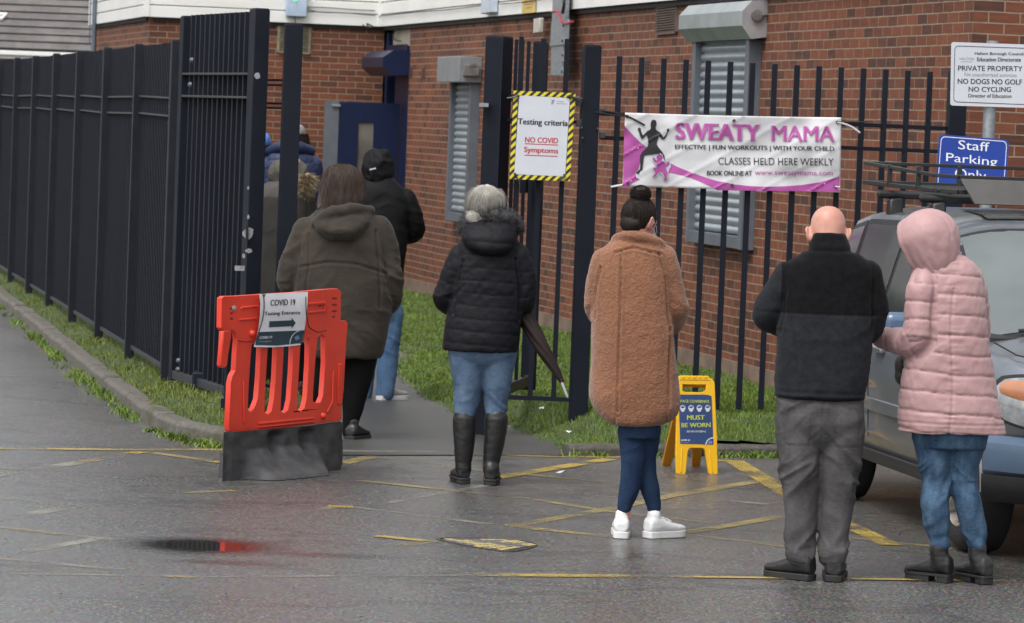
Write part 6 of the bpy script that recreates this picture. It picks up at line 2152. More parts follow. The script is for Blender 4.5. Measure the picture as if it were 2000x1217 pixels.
def full_body(parent, mat, head_c, head_R, hs, shoulders, elbows, wrists, hands, hips, knees, ankles, vox=0.008, name='body', waist=0.10, lk=0.72, nw=1.0):
    sh = head_shapes(head_c, head_R, hs)
    sm = (np.array(shoulders[0]) + np.array(shoulders[1])) / 2
    hm = (np.array(hips[0]) + np.array(hips[1])) / 2
    hc = np.array(head_c)
    nk = hc + np.array(head_R) @ np.array([0, -0.025, -0.09]) * hs
    sh.append(limb([(*(sm + [0, 0, 0.02]), .075), (*(sm * .45 + nk * .55), .060 * nw), (*nk, .056 * nw)], 12, 16))
    hw = abs(shoulders[0][0] - shoulders[1][0]) / 2
    mid = sm * .5 + hm * .5
    sh.append(loft([(*(sm + [0, 0, .03]), hw * .55, .06), (*(sm + [0, 0, -.03]), hw * .9, .085), (*(sm * .75 + hm * .25), hw * .85, .10), (*mid, waist, .085), (*(sm * .2 + hm * .8), waist * 1.12, .095), (*(hm + [0, 0, -.05]), waist * 1.1, .09)], 20))
    for i in (0, 1):
        S, E, Wr = (np.array(v[i], float) for v in (shoulders, elbows, wrists))
        sh.append(limb([(*S, .048), (*(S * .5 + E * .5), .042), (*E, .037)], 12, 14))
        sh.append(limb([(*E, .037), (*(E * .6 + Wr * .4), .036), (*Wr, .026)], 12, 14))
        d, up, curl = hands[i]
        sh += hand_shapes(Wr, d, up, 1 if i == 1 else -1, 0.95 * hs, curl)
        Hp, K, A = (np.array(v[i], float) for v in (hips, knees, ankles))
        sh.append(limb([(*Hp, .075 * lk), (*(Hp * .5 + K * .5), .062 * lk), (*K, .048 * lk)], 14, 16))
        sh.append(limb([(*K, .047 * lk), (*(K * .65 + A * .35), .050 * lk), (*(K * .25 + A * .75), .034 * max(lk, .8)), (*A, .030), (A[0], A[1] + .01, max(A[2] - .06, 0.03), .030)], 16, 16))
    Ri = np.array(head_R)
    def nape(co):
        l = (co - hc) @ Ri
        back = sstep(.0, -.05, l[:, 1]) * (np.abs(l[:, 0]) < .085)
        r = np.zeros(len(co))
        for zc, am in ((-.068, .0030), (-.095, .0035), (-.045, .0012)):
            zz_ = l[:, 2] - zc + .25 * l[:, 0] ** 2 * 10 + .004 * vnoise(co * 30)
            r += back * am * (.9 * np.exp(-((zz_ + .012) / .010) ** 2) - np.exp(-(zz_ / .0035) ** 2))
        return r + .0007 * vnoise(co * 45)
    return organic(name, sh, vox, mat, parent, smooth=3, sfac=0.45, disp=nape)

# --- trousers, shoes, hair
def trousers(parent, mat, rows_hip, legs, vox=0.008, seed=1.0, amp=0.007, name='trousers', extra=None, knee_z=0.48):
    sh = [loft(rows_hip, None, 32, 2.4)]
    for L in legs:
        sh.append(limb(L, 30, 22))
    def disp(co):
        z = co[:, 2]
        w = 0.35 + 1.0 * np.exp(-((z - knee_z) / 0.10) ** 2) + 1.1 * np.exp(-((z - 0.14) / 0.10) ** 2) + 0.5 * np.exp(-((z - 0.80) / 0.10) ** 2)
        c2 = co.copy(); c2[:, 2] += 0.55 * np.abs(co[:, 0] - co[:, 0].mean()) + 0.10 * vnoise(co * 4 + seed)
        return w * (fold(c2, 7, 11, amp, seed) + fold(c2, 14, 20, amp * 0.4, seed + 5)) + 0.003 * vnoise(co * 8 + seed) + (extra(co) if extra else 0.0)
    return organic(name, sh, vox, mat, parent, 8, disp)
def shoe(parent, heel, toe_dir, L, wid, h, mat, sole_mat, name='shoe', shaft=None, heel_h=0.018, sole_h=0.018, vox=0.0055, ankle_h=0.10, tilt=0):
    """heel: ground point under the heel's back; toe_dir in plan"""
    d = np.array([toe_dir[0], toe_dir[1], 0.0]); d /= np.linalg.norm(d)
    s = np.array([d[1], -d[0], 0.0])
    up = np.array([0, 0, 1.0])
    heel = np.array(heel, float)
    def ring(t, hw, z0, z1, n=24, p=2.6):
        c = heel + d * (t * L) + up * (z0 + z1) / 2
        return ell_ring(c, hw, (z1 - z0) / 2, n, p, s, up)
    b = sole_h
    tab = hermite([(0.0, wid * .28, b + .004, b + h * .62), (0.04, wid * .37, b, b + h * .92), (0.18, wid * .41, b, b + h * 1.02), (0.34, wid * .42, b, b + h * .90), (0.52, wid * .46, b, b + h * .66), (0.70, wid * .50, b, b + h * .50),
                   (0.85, wid * .45, b, b + h * .42), (0.95, wid * .33, b, b + h * .34), (1.0, wid * .14, b + .005, b + h * .20)], 26)
    sh = [tube_shape([ring(*r) for r in tab])]
    if shaft is not None:
        sh += shaft(heel + d * (0.16 * L) + up * (b + h * .7))
    else:
        sh.append(limb([(*(heel + d * (.17 * L) + up * (b + h * .45)), wid * .36), (*(heel + d * (.18 * L) + up * (b + ankle_h)), wid * .36)], 8, 18))
    o = organic(name, sh, vox, mat, parent, 3, lambda co: 0.0012 * vnoise(co * 40) + fold(co, 14, 40, 0.0018, 3.0))
    k = 26
    pts_ = []
    for t, hw in ((0.0, .22), (0.02, .33), (0.10, .40), (0.25, .41), (0.42, .40), (0.58, .46), (0.72, .51), (0.86, .46), (0.95, .34), (1.0, .16)):
        pts_.append((t, hw))
    loop = [heel + d * (t * L * 1.02 - .004) + s * (hw * wid * 1.05) for t, hw in pts_] + [heel + d * (t * L * 1.02 - .004) - s * (hw * wid * 1.05) for t, hw in pts_[::-1]]
    M4 = WM[parent.name]
    mb = MB()
    mb.prism([[M4 @ Vector(p + up * (sole_h + .006)) for p in loop]], (0, 0, -(sole_h + .006) + 0.002 if heel_h <= sole_h + .001 else -(0.012)))
    if heel_h > sole_h + .001:
        hl = [heel + d * (t * L) + s * (hw * wid) for t, hw in ((-.005, .26), (.02, .36), (.10, .40), (.24, .38))] + [heel + d * (t * L) - s * (hw * wid) for t, hw in ((.24, .38), (.10, .40), (.02, .36), (-.005, .26))]
        mb.prism([[M4 @ Vector(p + up * sole_h) for p in hl]], (0, 0, -sole_h + .002))
        fl = [heel + d * (t * L) + s * (hw * wid) for t, hw in ((.42, .36), (.58, .43), (.72, .48), (.86, .43), (.95, .3))] + [heel + d * (t * L) - s * (hw * wid) for t, hw in ((.95, .3), (.86, .43), (.72, .48), (.58, .43), (.42, .36))]
        mb.prism([[M4 @ Vector(p + up * (sole_h)) for p in fl]], (0, 0, -(sole_h) + .002))
    mb.build('sole', sole_mat, o if False else parent, bevel=0.003)
    return o
def strands(name, paths, r0, mat, parent, taper=0.25):
    """paths: (n, k, 3) array; thin three-sided hairs"""
    paths = np.asarray(paths, float)
    n, k, _ = paths.shape
    T = np.gradient(paths, axis=1); T /= np.linalg.norm(T, axis=2)[:, :, None] + 1e-9
    ref = RNG.normal(size=(n, 1, 3))
    a = np.cross(T, ref); a /= np.linalg.norm(a, axis=2)[:, :, None] + 1e-9
    b = np.cross(T, a)
    rad = (r0 * np.linspace(1, taper, k))[None, :, None]
    rings = [paths + (a * math.cos(w) + b * math.sin(w)) * rad for w in (0, 2.094, 4.189)]
    v = np.stack(rings, axis=2).reshape(-1, 3)
    base = (np.arange(n)[:, None] * k + np.arange(k - 1)[None]).reshape(-1) * 3
    f = []
    for j in range(3):
        j2 = (j + 1) % 3
        f.append(np.column_stack([base + j, base + j2, base + 3 + j2, base + 3 + j]))
    me = mesh_np(name, v, np.concatenate(f))
    me.shade_smooth()
    return link_mesh(name, me, mat, parent)
def fur_trim(parent, curve, r, n, ln, mat, name='fur_trim', core=None, closed=False, droop=0.25):
    """long soft hairs all round a rolled edge"""
    c = hermite(curve, 60)
    idx = RNG.uniform(0, 58.999, n)
    i = idx.astype(int); t = (idx - i)[:, None]
    p = c[i] * (1 - t) + c[i + 1] * t
    T = c[i + 1] - c[i]; T /= np.linalg.norm(T, axis=1)[:, None]
    d = RNG.normal(size=(n, 3)); d -= T * (d * T).sum(1)[:, None]; d /= np.linalg.norm(d, axis=1)[:, None]
    d2 = d + T * RNG.uniform(-.5, .5, n)[:, None]; d2[:, 2] -= droop; d2 /= np.linalg.norm(d2, axis=1)[:, None]
    l = RNG.uniform(.5, 1, n)[:, None] * ln
    base = p + d * r * 0.6
    paths = np.stack([base, base + d2 * l * .5 + d * .2 * l, base + d2 * l], axis=1)
    o = strands(name, paths, 0.0017, mat, parent, 0.15)
    return o
def fabric(name, col, col2=None, rough=0.8, weave=0.0006, wscale=260, fold_b=0.004, fscale=22, fstretch=(1, 1, 2.2), vscale=6, sheen=0.15, spec=0.25):
    return M(name, col, rough, col2=col2, vscale=vscale, bump=weave, bscale=wscale, bump2=fold_b, bscale2=fscale, bstretch2=fstretch, sheen=sheen, spec=spec)
def denim(name, dark, light, vscale=7):
    m, nt, b = _mat(name)
    v = coords(nt, (1, 1, .45))
    col = ramp(nt, noise(nt, v, vscale, 5, 0.6), [(0.36, dark), (0.66, light)]).outputs[0]
    col = mixc(nt, 0.3, col, ramp(nt, noise(nt, coords(nt, (1, 1, 2.5)), 55, 4, .7), [(0.3, dark), (0.7, tuple(min(1, x * 1.25) for x in light))]).outputs[0])
    nt.links.new(col, b.inputs['Base Color'])
    b.inputs['Roughness'].default_value = 0.85; b.inputs['Specular IOR Level'].default_value = 0.12
    b1 = N(nt, 'ShaderNodeBump', Distance=0.003, Strength=1.0); nt.links.new(noise(nt, coords(nt, (1, 1, 1.3)), 15, 5, .6, .6), b1.inputs['Height'])
    b2 = N(nt, 'ShaderNodeBump', Distance=0.0007, Strength=1.0); nt.links.new(noise(nt, coords(nt), 240, 2), b2.inputs['Height']); nt.links.new(b1.outputs[0], b2.inputs['Normal'])
    nt.links.new(b2.outputs[0], b.inputs['Normal'])
    return m
m_blk_shoe = M('black_leather', (0.012, 0.012, 0.013), 0.35, col2=(0.018, 0.018, 0.019), bump=0.0008, bscale=120)
m_blk_sole = M('black_sole', (0.014, 0.014, 0.014), 0.6)
I3 = np.eye(3)
def A(v): return np.array(v, float)
def groove(co, q, pts, w, depth, edge=0.0):
    """a stitched seam pressed into the back of a garment along photo points"""
    P2 = [q(*p_) for p_ in pts]
    d = np.full(len(co), 1e9)
    c = co[:, [0, 2]]
    for a, b in zip(P2[:-1], P2[1:]):
        a, b = a[[0, 2]], b[[0, 2]]
        ab = b - a
        t = np.clip((c - a) @ ab / (ab @ ab), 0, 1)
        d = np.minimum(d, np.linalg.norm(c - (a + t[:, None] * ab), axis=1))
    return (co[:, 1] < .03) * (edge * np.exp(-((d - w * 2.2) / (w * 1.2)) ** 2) - depth * np.exp(-(d / w) ** 2))
def hood_shell(parent, name, c, rad, R, open_deg, mat, thick=0.014, drop=0.06, amp=0.006, seed=2.0, rim=0.012, seams=False, peak=0.0):
    """a raised hood: an open shell round the head, local +y is the opening"""
    na, nb = 40, 56
    vs = []
    amax = math.radians(180 - open_deg)
    for i in range(na + 1):
        a = amax * i / na
        for j in range(nb):
            ph = 2 * math.pi * j / nb
            x, z = math.sin(a) * math.cos(ph), math.sin(a) * math.sin(ph)
            y = -math.cos(a)
            low = max(0.0, -z)
            k = 1.0 + rim * math.exp(-((a - amax) / 0.10) ** 2)
            p = A((x * rad[0] * (1 - .12 * low) * k, y * rad[1] * k, z * rad[2] * k - drop * low ** 2))
            vs.append(p)
    v = np.array(vs)
    if seams:
        # two panel seams over the crown and gathers where the hood meets the neck
        for sx in (-.045, .045):
            g = np.exp(-((v[:, 0] - sx) / .006) ** 2) * (v[:, 2] > -.05)
            v *= (1 - .045 * g)[:, None]
        an = np.arctan2(v[:, 0], -v[:, 1])
        g = sstep(-.01, -.10, v[:, 2])
        v *= (1 + .016 * g * np.sin(an * 17 + 3 * vnoise(v * 9)))[:, None]
    if peak:
        g = np.exp(-(((v[:, 2] - .09) / .05) ** 2 + ((v[:, 1] + .03) / .06) ** 2))
        v[:, 2] += peak * g; v[:, 1] -= peak * .6 * g
    v = v @ np.array(R).T + A(c)
    f = [[i * nb + j, i * nb + (j + 1) % nb, (i + 1) * nb + (j + 1) % nb, (i + 1) * nb + j] for i in range(na) for j in range(nb)]
    d = fold(v, 13, 13, amp, seed) + fold(v, 26, 22, amp * .4, seed + 4)
    n = v - A(c); n /= np.linalg.norm(n, axis=1)[:, None]
    v = v + n * d[:, None]
    me = bpy.data.meshes.new(name); me.from_pydata(v.tolist(), [], f)
    bm = bmesh.new(); bm.from_mesh(me)
    bmesh.ops.remove_doubles(bm, verts=bm.verts, dist=1e-5); bmesh.ops.recalc_face_normals(bm, faces=bm.faces); bm.to_mesh(me); bm.free()
    me.shade_smooth()
    o = link_mesh(name, me, mat, parent)
    s = o.modifiers.new('t', 'SOLIDIFY'); s.thickness = thick; s.offset = -1
    return o
def coat_disp(arms, pitch_b=None, amp_b=0.0, amp=0.006, seed=0.0, z0=0.0, extra=None, armpitch=None, hole=.084, hd=.007):
    def f(co):
        best = np.full(len(co), 1e9); par = np.zeros(len(co)); isarm = np.zeros(len(co), bool)
        for pts in arms:
            d, p = seg_param(co, pts)
            m = (d < 0.093) & (d < best)
            best = np.where(m, d, best); par = np.where(m, p, par); isarm |= m
        el = np.zeros(len(co))
        for pts in arms:
            el = np.maximum(el, gauss(co, pts[1], 0.10))
        c2 = co.copy(); c2[:, 2] += .35 * np.abs(co[:, 0]) + .12 * vnoise(co * 3 + seed)
        r = (0.55 + 1.3 * el) * (fold(c2, 6, 9, amp, seed) + fold(c2, 12, 20, amp * .45, seed + 3))
        r += 0.004 * vnoise(co * 6 + seed)
        if pitch_b:
            wob = 0.010 * vnoise(co * 5 + 7) + 0.004 * vnoise(co * 17 + 3)
            t = np.where(isarm, par + wob, co[:, 2] - z0 + wob + 0.04 * co[:, 0])
            r += puff(t, np.where(isarm, armpitch or pitch_b, pitch_b), amp_b)
            # gathers fanning off the stitching
            u = (t / pitch_b) % 1.0
            r += 0.0028 * np.cos(2 * np.pi * u) * vnoise(np.column_stack([co[:, 0] * 45, co[:, 1] * 45, co[:, 2] * 8]))
        # the sleeve sits against the body in a crease
        for pts in arms:
            d, p = seg_param(co, pts)
            L1 = np.linalg.norm(A(pts[1]) - A(pts[0]))
            r -= hd * np.exp(-((d - hole) / .0065) ** 2) * sstep(.03, .10, p) * sstep(L1 + .03, L1 - .05, p)
        if extra is not None:
            r += extra(co)
        return r
    return f

# ================================================================= bald man in the two-tone fleece
o, q, Y = person('bald man in a black and charcoal fleece and grey jeans seen from behind', 1585, 1133)
hc = q(1617, 457, 0.072)
L_ = [q(1535, 538), q(1497, 612, .02), q(1560, 640, .27)]
R_ = [q(1700, 538), q(1706, 635, .02), q(1683, 655, .25)]
full_body(o, m_skin2, hc, rotm('X', -24), 1.07, (L_[0], R_[0]), (L_[1], R_[1]), (L_[2], R_[2]),
          ((A((.6, .5, .05)), A((0, -.1, 1)), .8), (A((-.35, .6, .05)), A((0.2, -.1, 1)), .8)), (q(1565, 785), q(1638, 785)), (q(1568, 960), q(1634, 960)), (q(1560, 1090), q(1628, 1095)), 0.0062, nw=1.12)
m_f, nt, b = _mat('two_tone_fleece')
v = coords(nt)
sp_ = nt.nodes.new('ShaderNodeSeparateXYZ'); nt.links.new(v, sp_.inputs[0])
zs_ = float(q(1610, 612)[2])
def step(src, at, w=0.004, inv=False):
    r = nt.nodes.new('ShaderNodeMapRange'); r.inputs['From Min'].default_value = at - w; r.inputs['From Max'].default_value = at + w
    if inv: r.inputs['To Min'].default_value, r.inputs['To Max'].default_value = 1, 0
    nt.links.new(src, r.inputs[0]); return r.outputs[0]
s1 = step(sp_.outputs[2], zs_)
xl_, xr_ = float(q(1524, 560)[0]), float(q(1712, 560)[0])
s2 = step(sp_.outputs[0], xl_); s3 = step(sp_.outputs[0], xr_, inv=True)
mul = nt.nodes.new('ShaderNodeMath'); mul.operation = 'MULTIPLY'; nt.links.new(s1, mul.inputs[0]); nt.links.new(s2, mul.inputs[1])
s4 = step(sp_.outputs[2], float(q(1610, 772)[2]), inv=True)
mx = nt.nodes.new('ShaderNodeMath'); mx.operation = 'MAXIMUM'; nt.links.new(mul.outputs[0], mx.inputs[0]); nt.links.new(s4, mx.inputs[1])
gcol = ramp(nt, noise(nt, v, 35, 4, .7), [(.3, (.012, .013, .0155)), (.7, (.022, .0235, .0275))]).outputs[0]
kcol = ramp(nt, noise(nt, v, 35, 4, .7), [(.3, (.0042, .0042, .005)), (.7, (.0085, .0085, .0095))]).outputs[0]
nt.links.new(mixc(nt, mx.outputs[0], gcol, kcol), b.inputs['Base Color'])
b.inputs['Roughness'].default_value = 0.95; b.inputs['Specular IOR Level'].default_value = 0.08; b.inputs['Sheen Weight'].default_value = 0.04
b1 = N(nt, 'ShaderNodeBump', Distance=0.0012, Strength=1.0); nt.links.new(noise(nt, v, 190, 3), b1.inputs['Height']); nt.links.new(b1.outputs[0], b.inputs['Normal'])
torso = rows_px(q, [(456, 1590, 1650, .078, .022), (472, 1584, 1655, .083, .015), (487, 1578, 1662, .092, .0), (500, 1562, 1682, .100, 0), (518, 1536, 1704, .115, 0), (548, 1524, 1712, .128, 0), (600, 1520, 1708, .140, 0), (680, 1517, 1704, .148, 0), (745, 1513, 1695, .150, 0), (778, 1511, 1690, .146, 0)])
def ex(co):
    hem = float(q(1600, 765)[2])
    r = -0.004 * np.exp(-((co[:, 2] - hem) / .006) ** 2)
    r += -0.003 * np.exp(-((co[:, 2] - zs_) / .004) ** 2)
    for L9 in ([(1526, 522), (1534, 570), (1524, 650)], [(1702, 522), (1703, 580), (1697, 655)]):
        r += groove(co, q, L9, .005, .007, .003)
    cz = float(q(1600, 488)[2])
    r += -0.010 * np.exp(-((co[:, 2] - cz) / .010) ** 2)
    return r
organic('fleece_jacket', [loft(torso, 40, 40, 2.35), limb(lp(q, [(1540, 540, 0, .072), (1515, 578, 0, .066), (1500, 612, .02, .064), (1525, 634, .13, .058), (1560, 641, .25, .050)]), 26, 20),
                   limb(lp(q, [(1693, 540, 0, .072), (1705, 590, 0, .066), (1703, 632, .02, .062), (1697, 648, .12, .055), (1686, 654, .22, .047)]), 26, 20)], 0.0085, m_f, o, 4,
        coat_disp([L_, R_], amp=0.0085, seed=1.0, extra=ex))
def bald_seams(co):
    r = np.zeros(len(co)); back = co[:, 1] < 0
    def ln(v, at, w=.004): return np.exp(-((v - at) / w) ** 2)
    for (x0, x1) in ((1536, 1580), (1630, 1675)):
        xa, xb = float(q(x0, 830)[0]), float(q(x1, 830)[0]); za, zb_ = float(q(1600, 868)[2]), float(q(1600, 806)[2])
        inx = (co[:, 0] > xa - .004) & (co[:, 0] < xb + .004); inz = (co[:, 2] > za - .004) & (co[:, 2] < zb_ + .004)
        r += back * (-.004 * (inx * (ln(co[:, 2], za) + ln(co[:, 2], zb_)) + inz * (ln(co[:, 0], xa) + ln(co[:, 0], xb))))
        r += back * inx * inz * .0025
    xc = float(q(1602, 820)[0]); r += back * (co[:, 2] > float(q(1600, 885)[2])) * -.004 * ln(co[:, 0], xc)
    r += -.004 * ln(co[:, 2], float(q(1600, 1098)[2]), .003)
    return r
m_greyjean = denim('grey_denim', (.043, .041, .043), (.098, .094, .096))
trousers(o, m_greyjean, rows_px(q, [(755, 1520, 1683, .125, 0), (790, 1517, 1688, .135, 0), (825, 1520, 1687, .132, 0), (855, 1530, 1678, .105, 0), (880, 1550, 1660, .06, 0)]),
         [lp(q, [(1562, 815, 0, .112), (1561, 860, 0, .106), (1562, 905, 0, .097), (1566, 970, .01, .081), (1564, 1035, 0, .070), (1561, 1062, 0, .068), (1561, 1078, 0, .070), (1561, 1085, 0, .068)]),
          lp(q, [(1642, 815, 0, .112), (1643, 860, 0, .106), (1641, 905, 0, .096), (1636, 970, .01, .084), (1630, 1035, 0, .070), (1629, 1062, 0, .067), (1629, 1078, 0, .069), (1629, 1085, 0, .067)])], 0.0075, 4.0, 0.012, extra=bald_seams)
mb = MB()
M4 = WM[o.name]
for (x0, x1) in ((1535, 1578), (1632, 1674)):
    pass
hl = q(1583, 1130, -.02); shoe(o, (hl[0] + .006, hl[1] - .03, 0), (-.80, .60), .255, .106, .108, m_blk_shoe, m_blk_sole, sole_h=.026, heel_h=.026, ankle_h=.10)
hl = q(1627, 1135, -.06); shoe(o, (hl[0], hl[1], 0), (.12, 1), .30, .110, .112, m_blk_shoe, m_blk_sole, sole_h=.026, heel_h=.026, ankle_h=.10)

# ================================================================= woman in the pink quilted coat
o, q, Y = person('woman in a pale pink quilted coat with hood raised and black ankle boots', 1860, 1138)
hc = q(1806, 470, 0.0)
Rh = rotm('Z', 62) @ rotm('X', -30)
L_ = [q(1800, 556, -.06), q(1793, 664, -.10), q(1722, 660, .08)]
R_ = [q(1898, 556, .06), q(1905, 665, .20), q(1830, 668, .36)]
full_body(o, m_skin, hc, Rh, 0.98, (L_[0], R_[0]), (L_[1], R_[1]), (L_[2], R_[2]),
          ((A((-.8, .55, .0)), A((-.1, -.2, 1)), .7), (A((-.8, .4, .1)), A((0, -.2, 1)), .8)), (q(1832, 780), q(1892, 780)), (q(1828, 975), q(1888, 975)), (q(1834, 1068), q(1908, 1066)), 0.0065)
m_pinkcoat = M('pink_nylon', (0.40, 0.245, 0.245), 0.5, col2=(0.35, 0.21, 0.212), vscale=5, bump=0.0022, bscale=38, bump2=0.003, bscale2=16, bstretch2=(1, 1, .5), spec=0.35, sheen=0.1)
torso = rows_px(q, [(484, 1815, 1868, .07, 0), (500, 1800, 1885, .088, 0), (516, 1786, 1905, .105, 0), (545, 1778, 1917, .125, 0), (590, 1776, 1924, .14, 0), (650, 1772, 1930, .15, 0), (710, 1764, 1938, .155, 0), (770, 1757, 1950, .165, 0), (815, 1754, 1960, .172, 0), (846, 1754, 1966, .170, 0)])
def ex(co):
    z = co[:, 2]; hz0 = float(q(1860, 800)[2])
    m = sstep(hz0 + .01, hz0 - .01, z)
    r = m * puff(z, 0.024, 0.006)
    xs_ = float(q(1852, 700)[0]); zt = float(q(1852, 560)[2])
    seam = np.exp(-((co[:, 0] - xs_ - 0.01 * np.sin(z * 9)) / .005) ** 2) * (co[:, 1] < 0) * (z < zt)
    r += -0.006 * seam
    r += 0.0035 * np.exp(-((co[:, 0] - xs_) / .035) ** 2) * (co[:, 1] < 0) * vnoise(np.column_stack([co[:, 0] * 9, co[:, 1] * 0, z * 95]))
    ax_ = float(q(1818, 600)[0])
    r += -0.010 * np.exp(-((co[:, 0] - ax_) / .010) ** 2) * (co[:, 1] < 0) * sstep(float(q(1818, 665)[2]), float(q(1818, 640)[2]), z) * sstep(float(q(1818, 540)[2]), float(q(1818, 570)[2]), z)
    return r
zseam = float(q(1935, 617)[2])
organic('quilted_coat', [loft(torso, 44, 44, 2.3), limb(lp(q, [(1812, 528, -.04, .064), (1803, 560, -.07, .074), (1799, 590, -.08, .077), (1794, 645, -.10, .079), (1783, 668, -.06, .072), (1752, 667, .02, .062), (1722, 660, .08, .050)]), 30, 22),
                        limb(lp(q, [(1892, 545, .06, .075), (1902, 600, .12, .075), (1904, 655, .20, .070), (1865, 668, .30, .058), (1835, 668, .35, .05)]), 26, 20),
                        blob(q(1828, 508, 0), (.135, .105, .075), 20)], 0.0065, m_pinkcoat, o, 4,
        coat_disp([L_, R_], pitch_b=0.091, amp_b=0.013, amp=0.004, seed=2.0, z0=zseam, extra=ex, armpitch=0.085))
hood_shell(o, 'hood', q(1811, 466, 0), (.142, .150, .135), rotm('Z', 58) @ rotm('X', -22), 58, m_pinkcoat, drop=0.085, amp=0.004, seed=3.3, rim=0.05, seams=True)
m_pj = denim('blue_washed_denim', (.014, .032, .068), (.080, .140, .215), 15)
trousers(o, m_pj, rows_px(q, [(820, 1775, 1940, .14, 0), (850, 1782, 1930, .14, 0), (875, 1790, 1925, .12, 0)]),
         [lp(q, [(1822, 850, 0, .098), (1826, 895, 0, .082), (1829, 940, .012, .066), (1827, 985, -.012, .065), (1831, 1035, 0, .056), (1833, 1050, 0, .047), (1834, 1056, 0, .045)]),
          lp(q, [(1888, 850, 0, .095), (1884, 895, 0, .079), (1881, 940, .022, .062), (1891, 985, -.005, .064), (1903, 1035, 0, .055), (1907, 1050, 0, .047), (1908, 1056, 0, .045)])], 0.0065, 6.0, 0.013)
def boot_shaft(top, h):
    x9, y9, _ = q(top[0], 1080, top[1])
    def f(c):
        return [limb([(c[0] * .6 + x9 * .4, c[1] * .6 + y9 * .4, c[2] - .02, .044), (x9, y9, c[2] + .03, .043), (x9, y9, h, .0435)], 12, 18)]
    return f
hl = q(1857, 1138, -.03); shoe(o, (hl[0], hl[1], 0), (-.82, .57), .240, .090, .098, m_blk_shoe, m_blk_sole, 'ankle_boot', shaft=boot_shaft((1834, -.005), .165), sole_h=.035, heel_h=.055)
hl = q(1930, 1138, -.05); shoe(o, (hl[0], hl[1], 0), (-.5, .86), .240, .090, .098, m_blk_shoe, m_blk_sole, 'ankle_boot', shaft=boot_shaft((1909, -.005), .165), sole_h=.035, heel_h=.055)
bg = thing('handbag', 'black bag held in front of the pink quilted coat', 'bag', o.location + Vector(q(1768, 735, .2)))
organic('bag_body', [blob((0, 0, .05), (.052, .09, .075), 16), blob((0, 0, 0), (.05, .09, .05), 16)], 0.01, M('black_bag_leather', (.012, .012, .013), .45), bg, 3)
organic('strap', [limb([(0, -.06, .10, .008), (0.01, -.03, .20, .008), (0.02, .02, .20, .008), (0, .06, .10, .008)], 14, 8)], 0.006, m_cable, bg, 1)
pp_ = thing('paper_slip', 'small white paper slip held between the bald man and the pink quilted coat', 'paper', o.location + Vector(q(1697, 668, .22)))
c = o.location + Vector(q(1700, 664, .23))
mb = MB(); mb.obox(c, (.05, .02, .0), (-.02, .06, .03), (0, -.0002, .0005)); mb.build('sheet', m_signwhite, pp_)

# ================================================================= woman in the camel teddy coat
o, q, Y = person('woman with a dark topknot in a long camel teddy coat, skinny jeans and white trainers', 1238, 1052)
hc = q(1250, 432, 0.0)
Rh = rotm('Z', -40) @ rotm('X', -20)
L_ = [q(1180, 515), q(1166, 605, .05), q(1215, 640, .27)]
R_ = [q(1297, 515), q(1318, 612, .02), q(1280, 635, .26)]
full_body(o, m_skin, hc, Rh, 0.95, (L_[0], R_[0]), (L_[1], R_[1]), (L_[2], R_[2]),
          ((A((.5, .6, .1)), A((0, -.2, 1)), .8), (A((-.6, .5, .1)), A((0, -.2, 1)), .8)), (q(1228, 725), q(1262, 725)), (q(1234, 925), q(1264, 925, .055)), (q(1218, 1020, 0), q(1280, 1014, .06)), 0.0062)
m_teddy, nt, b = _mat('camel_teddy')
v = coords(nt)
vo = N(nt, 'ShaderNodeTexVoronoi', Scale=95.0); nt.links.new(v, vo.inputs['Vector'])
n1 = noise(nt, v, 75, 4, .7)
col = ramp(nt, n1, [(.28, (.145, .062, .034)), (.72, (.275, .130, .075))]).outputs[0]
col = mixc(nt, .35, col, ramp(nt, noise(nt, v, 4, 3), [(.3, (.165, .072, .040)), (.7, (.25, .118, .066))]).outputs[0])
nt.links.new(col, b.inputs['Base Color']); b.inputs['Roughness'].default_value = 0.95; b.inputs['Sheen Weight'].default_value = 0.3; b.inputs['Specular IOR Level'].default_value = 0.1
hh_ = nt.nodes.new('ShaderNodeMath'); hh_.operation = 'MULTIPLY_ADD'; hh_.inputs[1].default_value = 0.6; nt.links.new(vo.outputs['Distance'], hh_.inputs[0]); nt.links.new(n1, hh_.inputs[2])
b1 = N(nt, 'ShaderNodeBump', Distance=0.0045, Strength=1.0); nt.links.new(hh_.outputs[0], b1.inputs['Height']); nt.links.new(b1.outputs[0], b.inputs['Normal'])
torso = rows_px(q, [(466, 1206, 1288, .082, 0), (478, 1186, 1300, .100, 0), (498, 1168, 1308, .12, 0), (540, 1160, 1312, .138, 0), (600, 1158, 1313, .146, 0), (670, 1156, 1318, .152, 0), (730, 1153, 1324, .155, 0), (775, 1152, 1326, .158, 0), (800, 1160, 1323, .155, 0), (816, 1172, 1312, .152, 0), (824, 1184, 1298, .148, 0), (828, 1192, 1288, .138, 0), (829, 1200, 1280, .12, 0)])
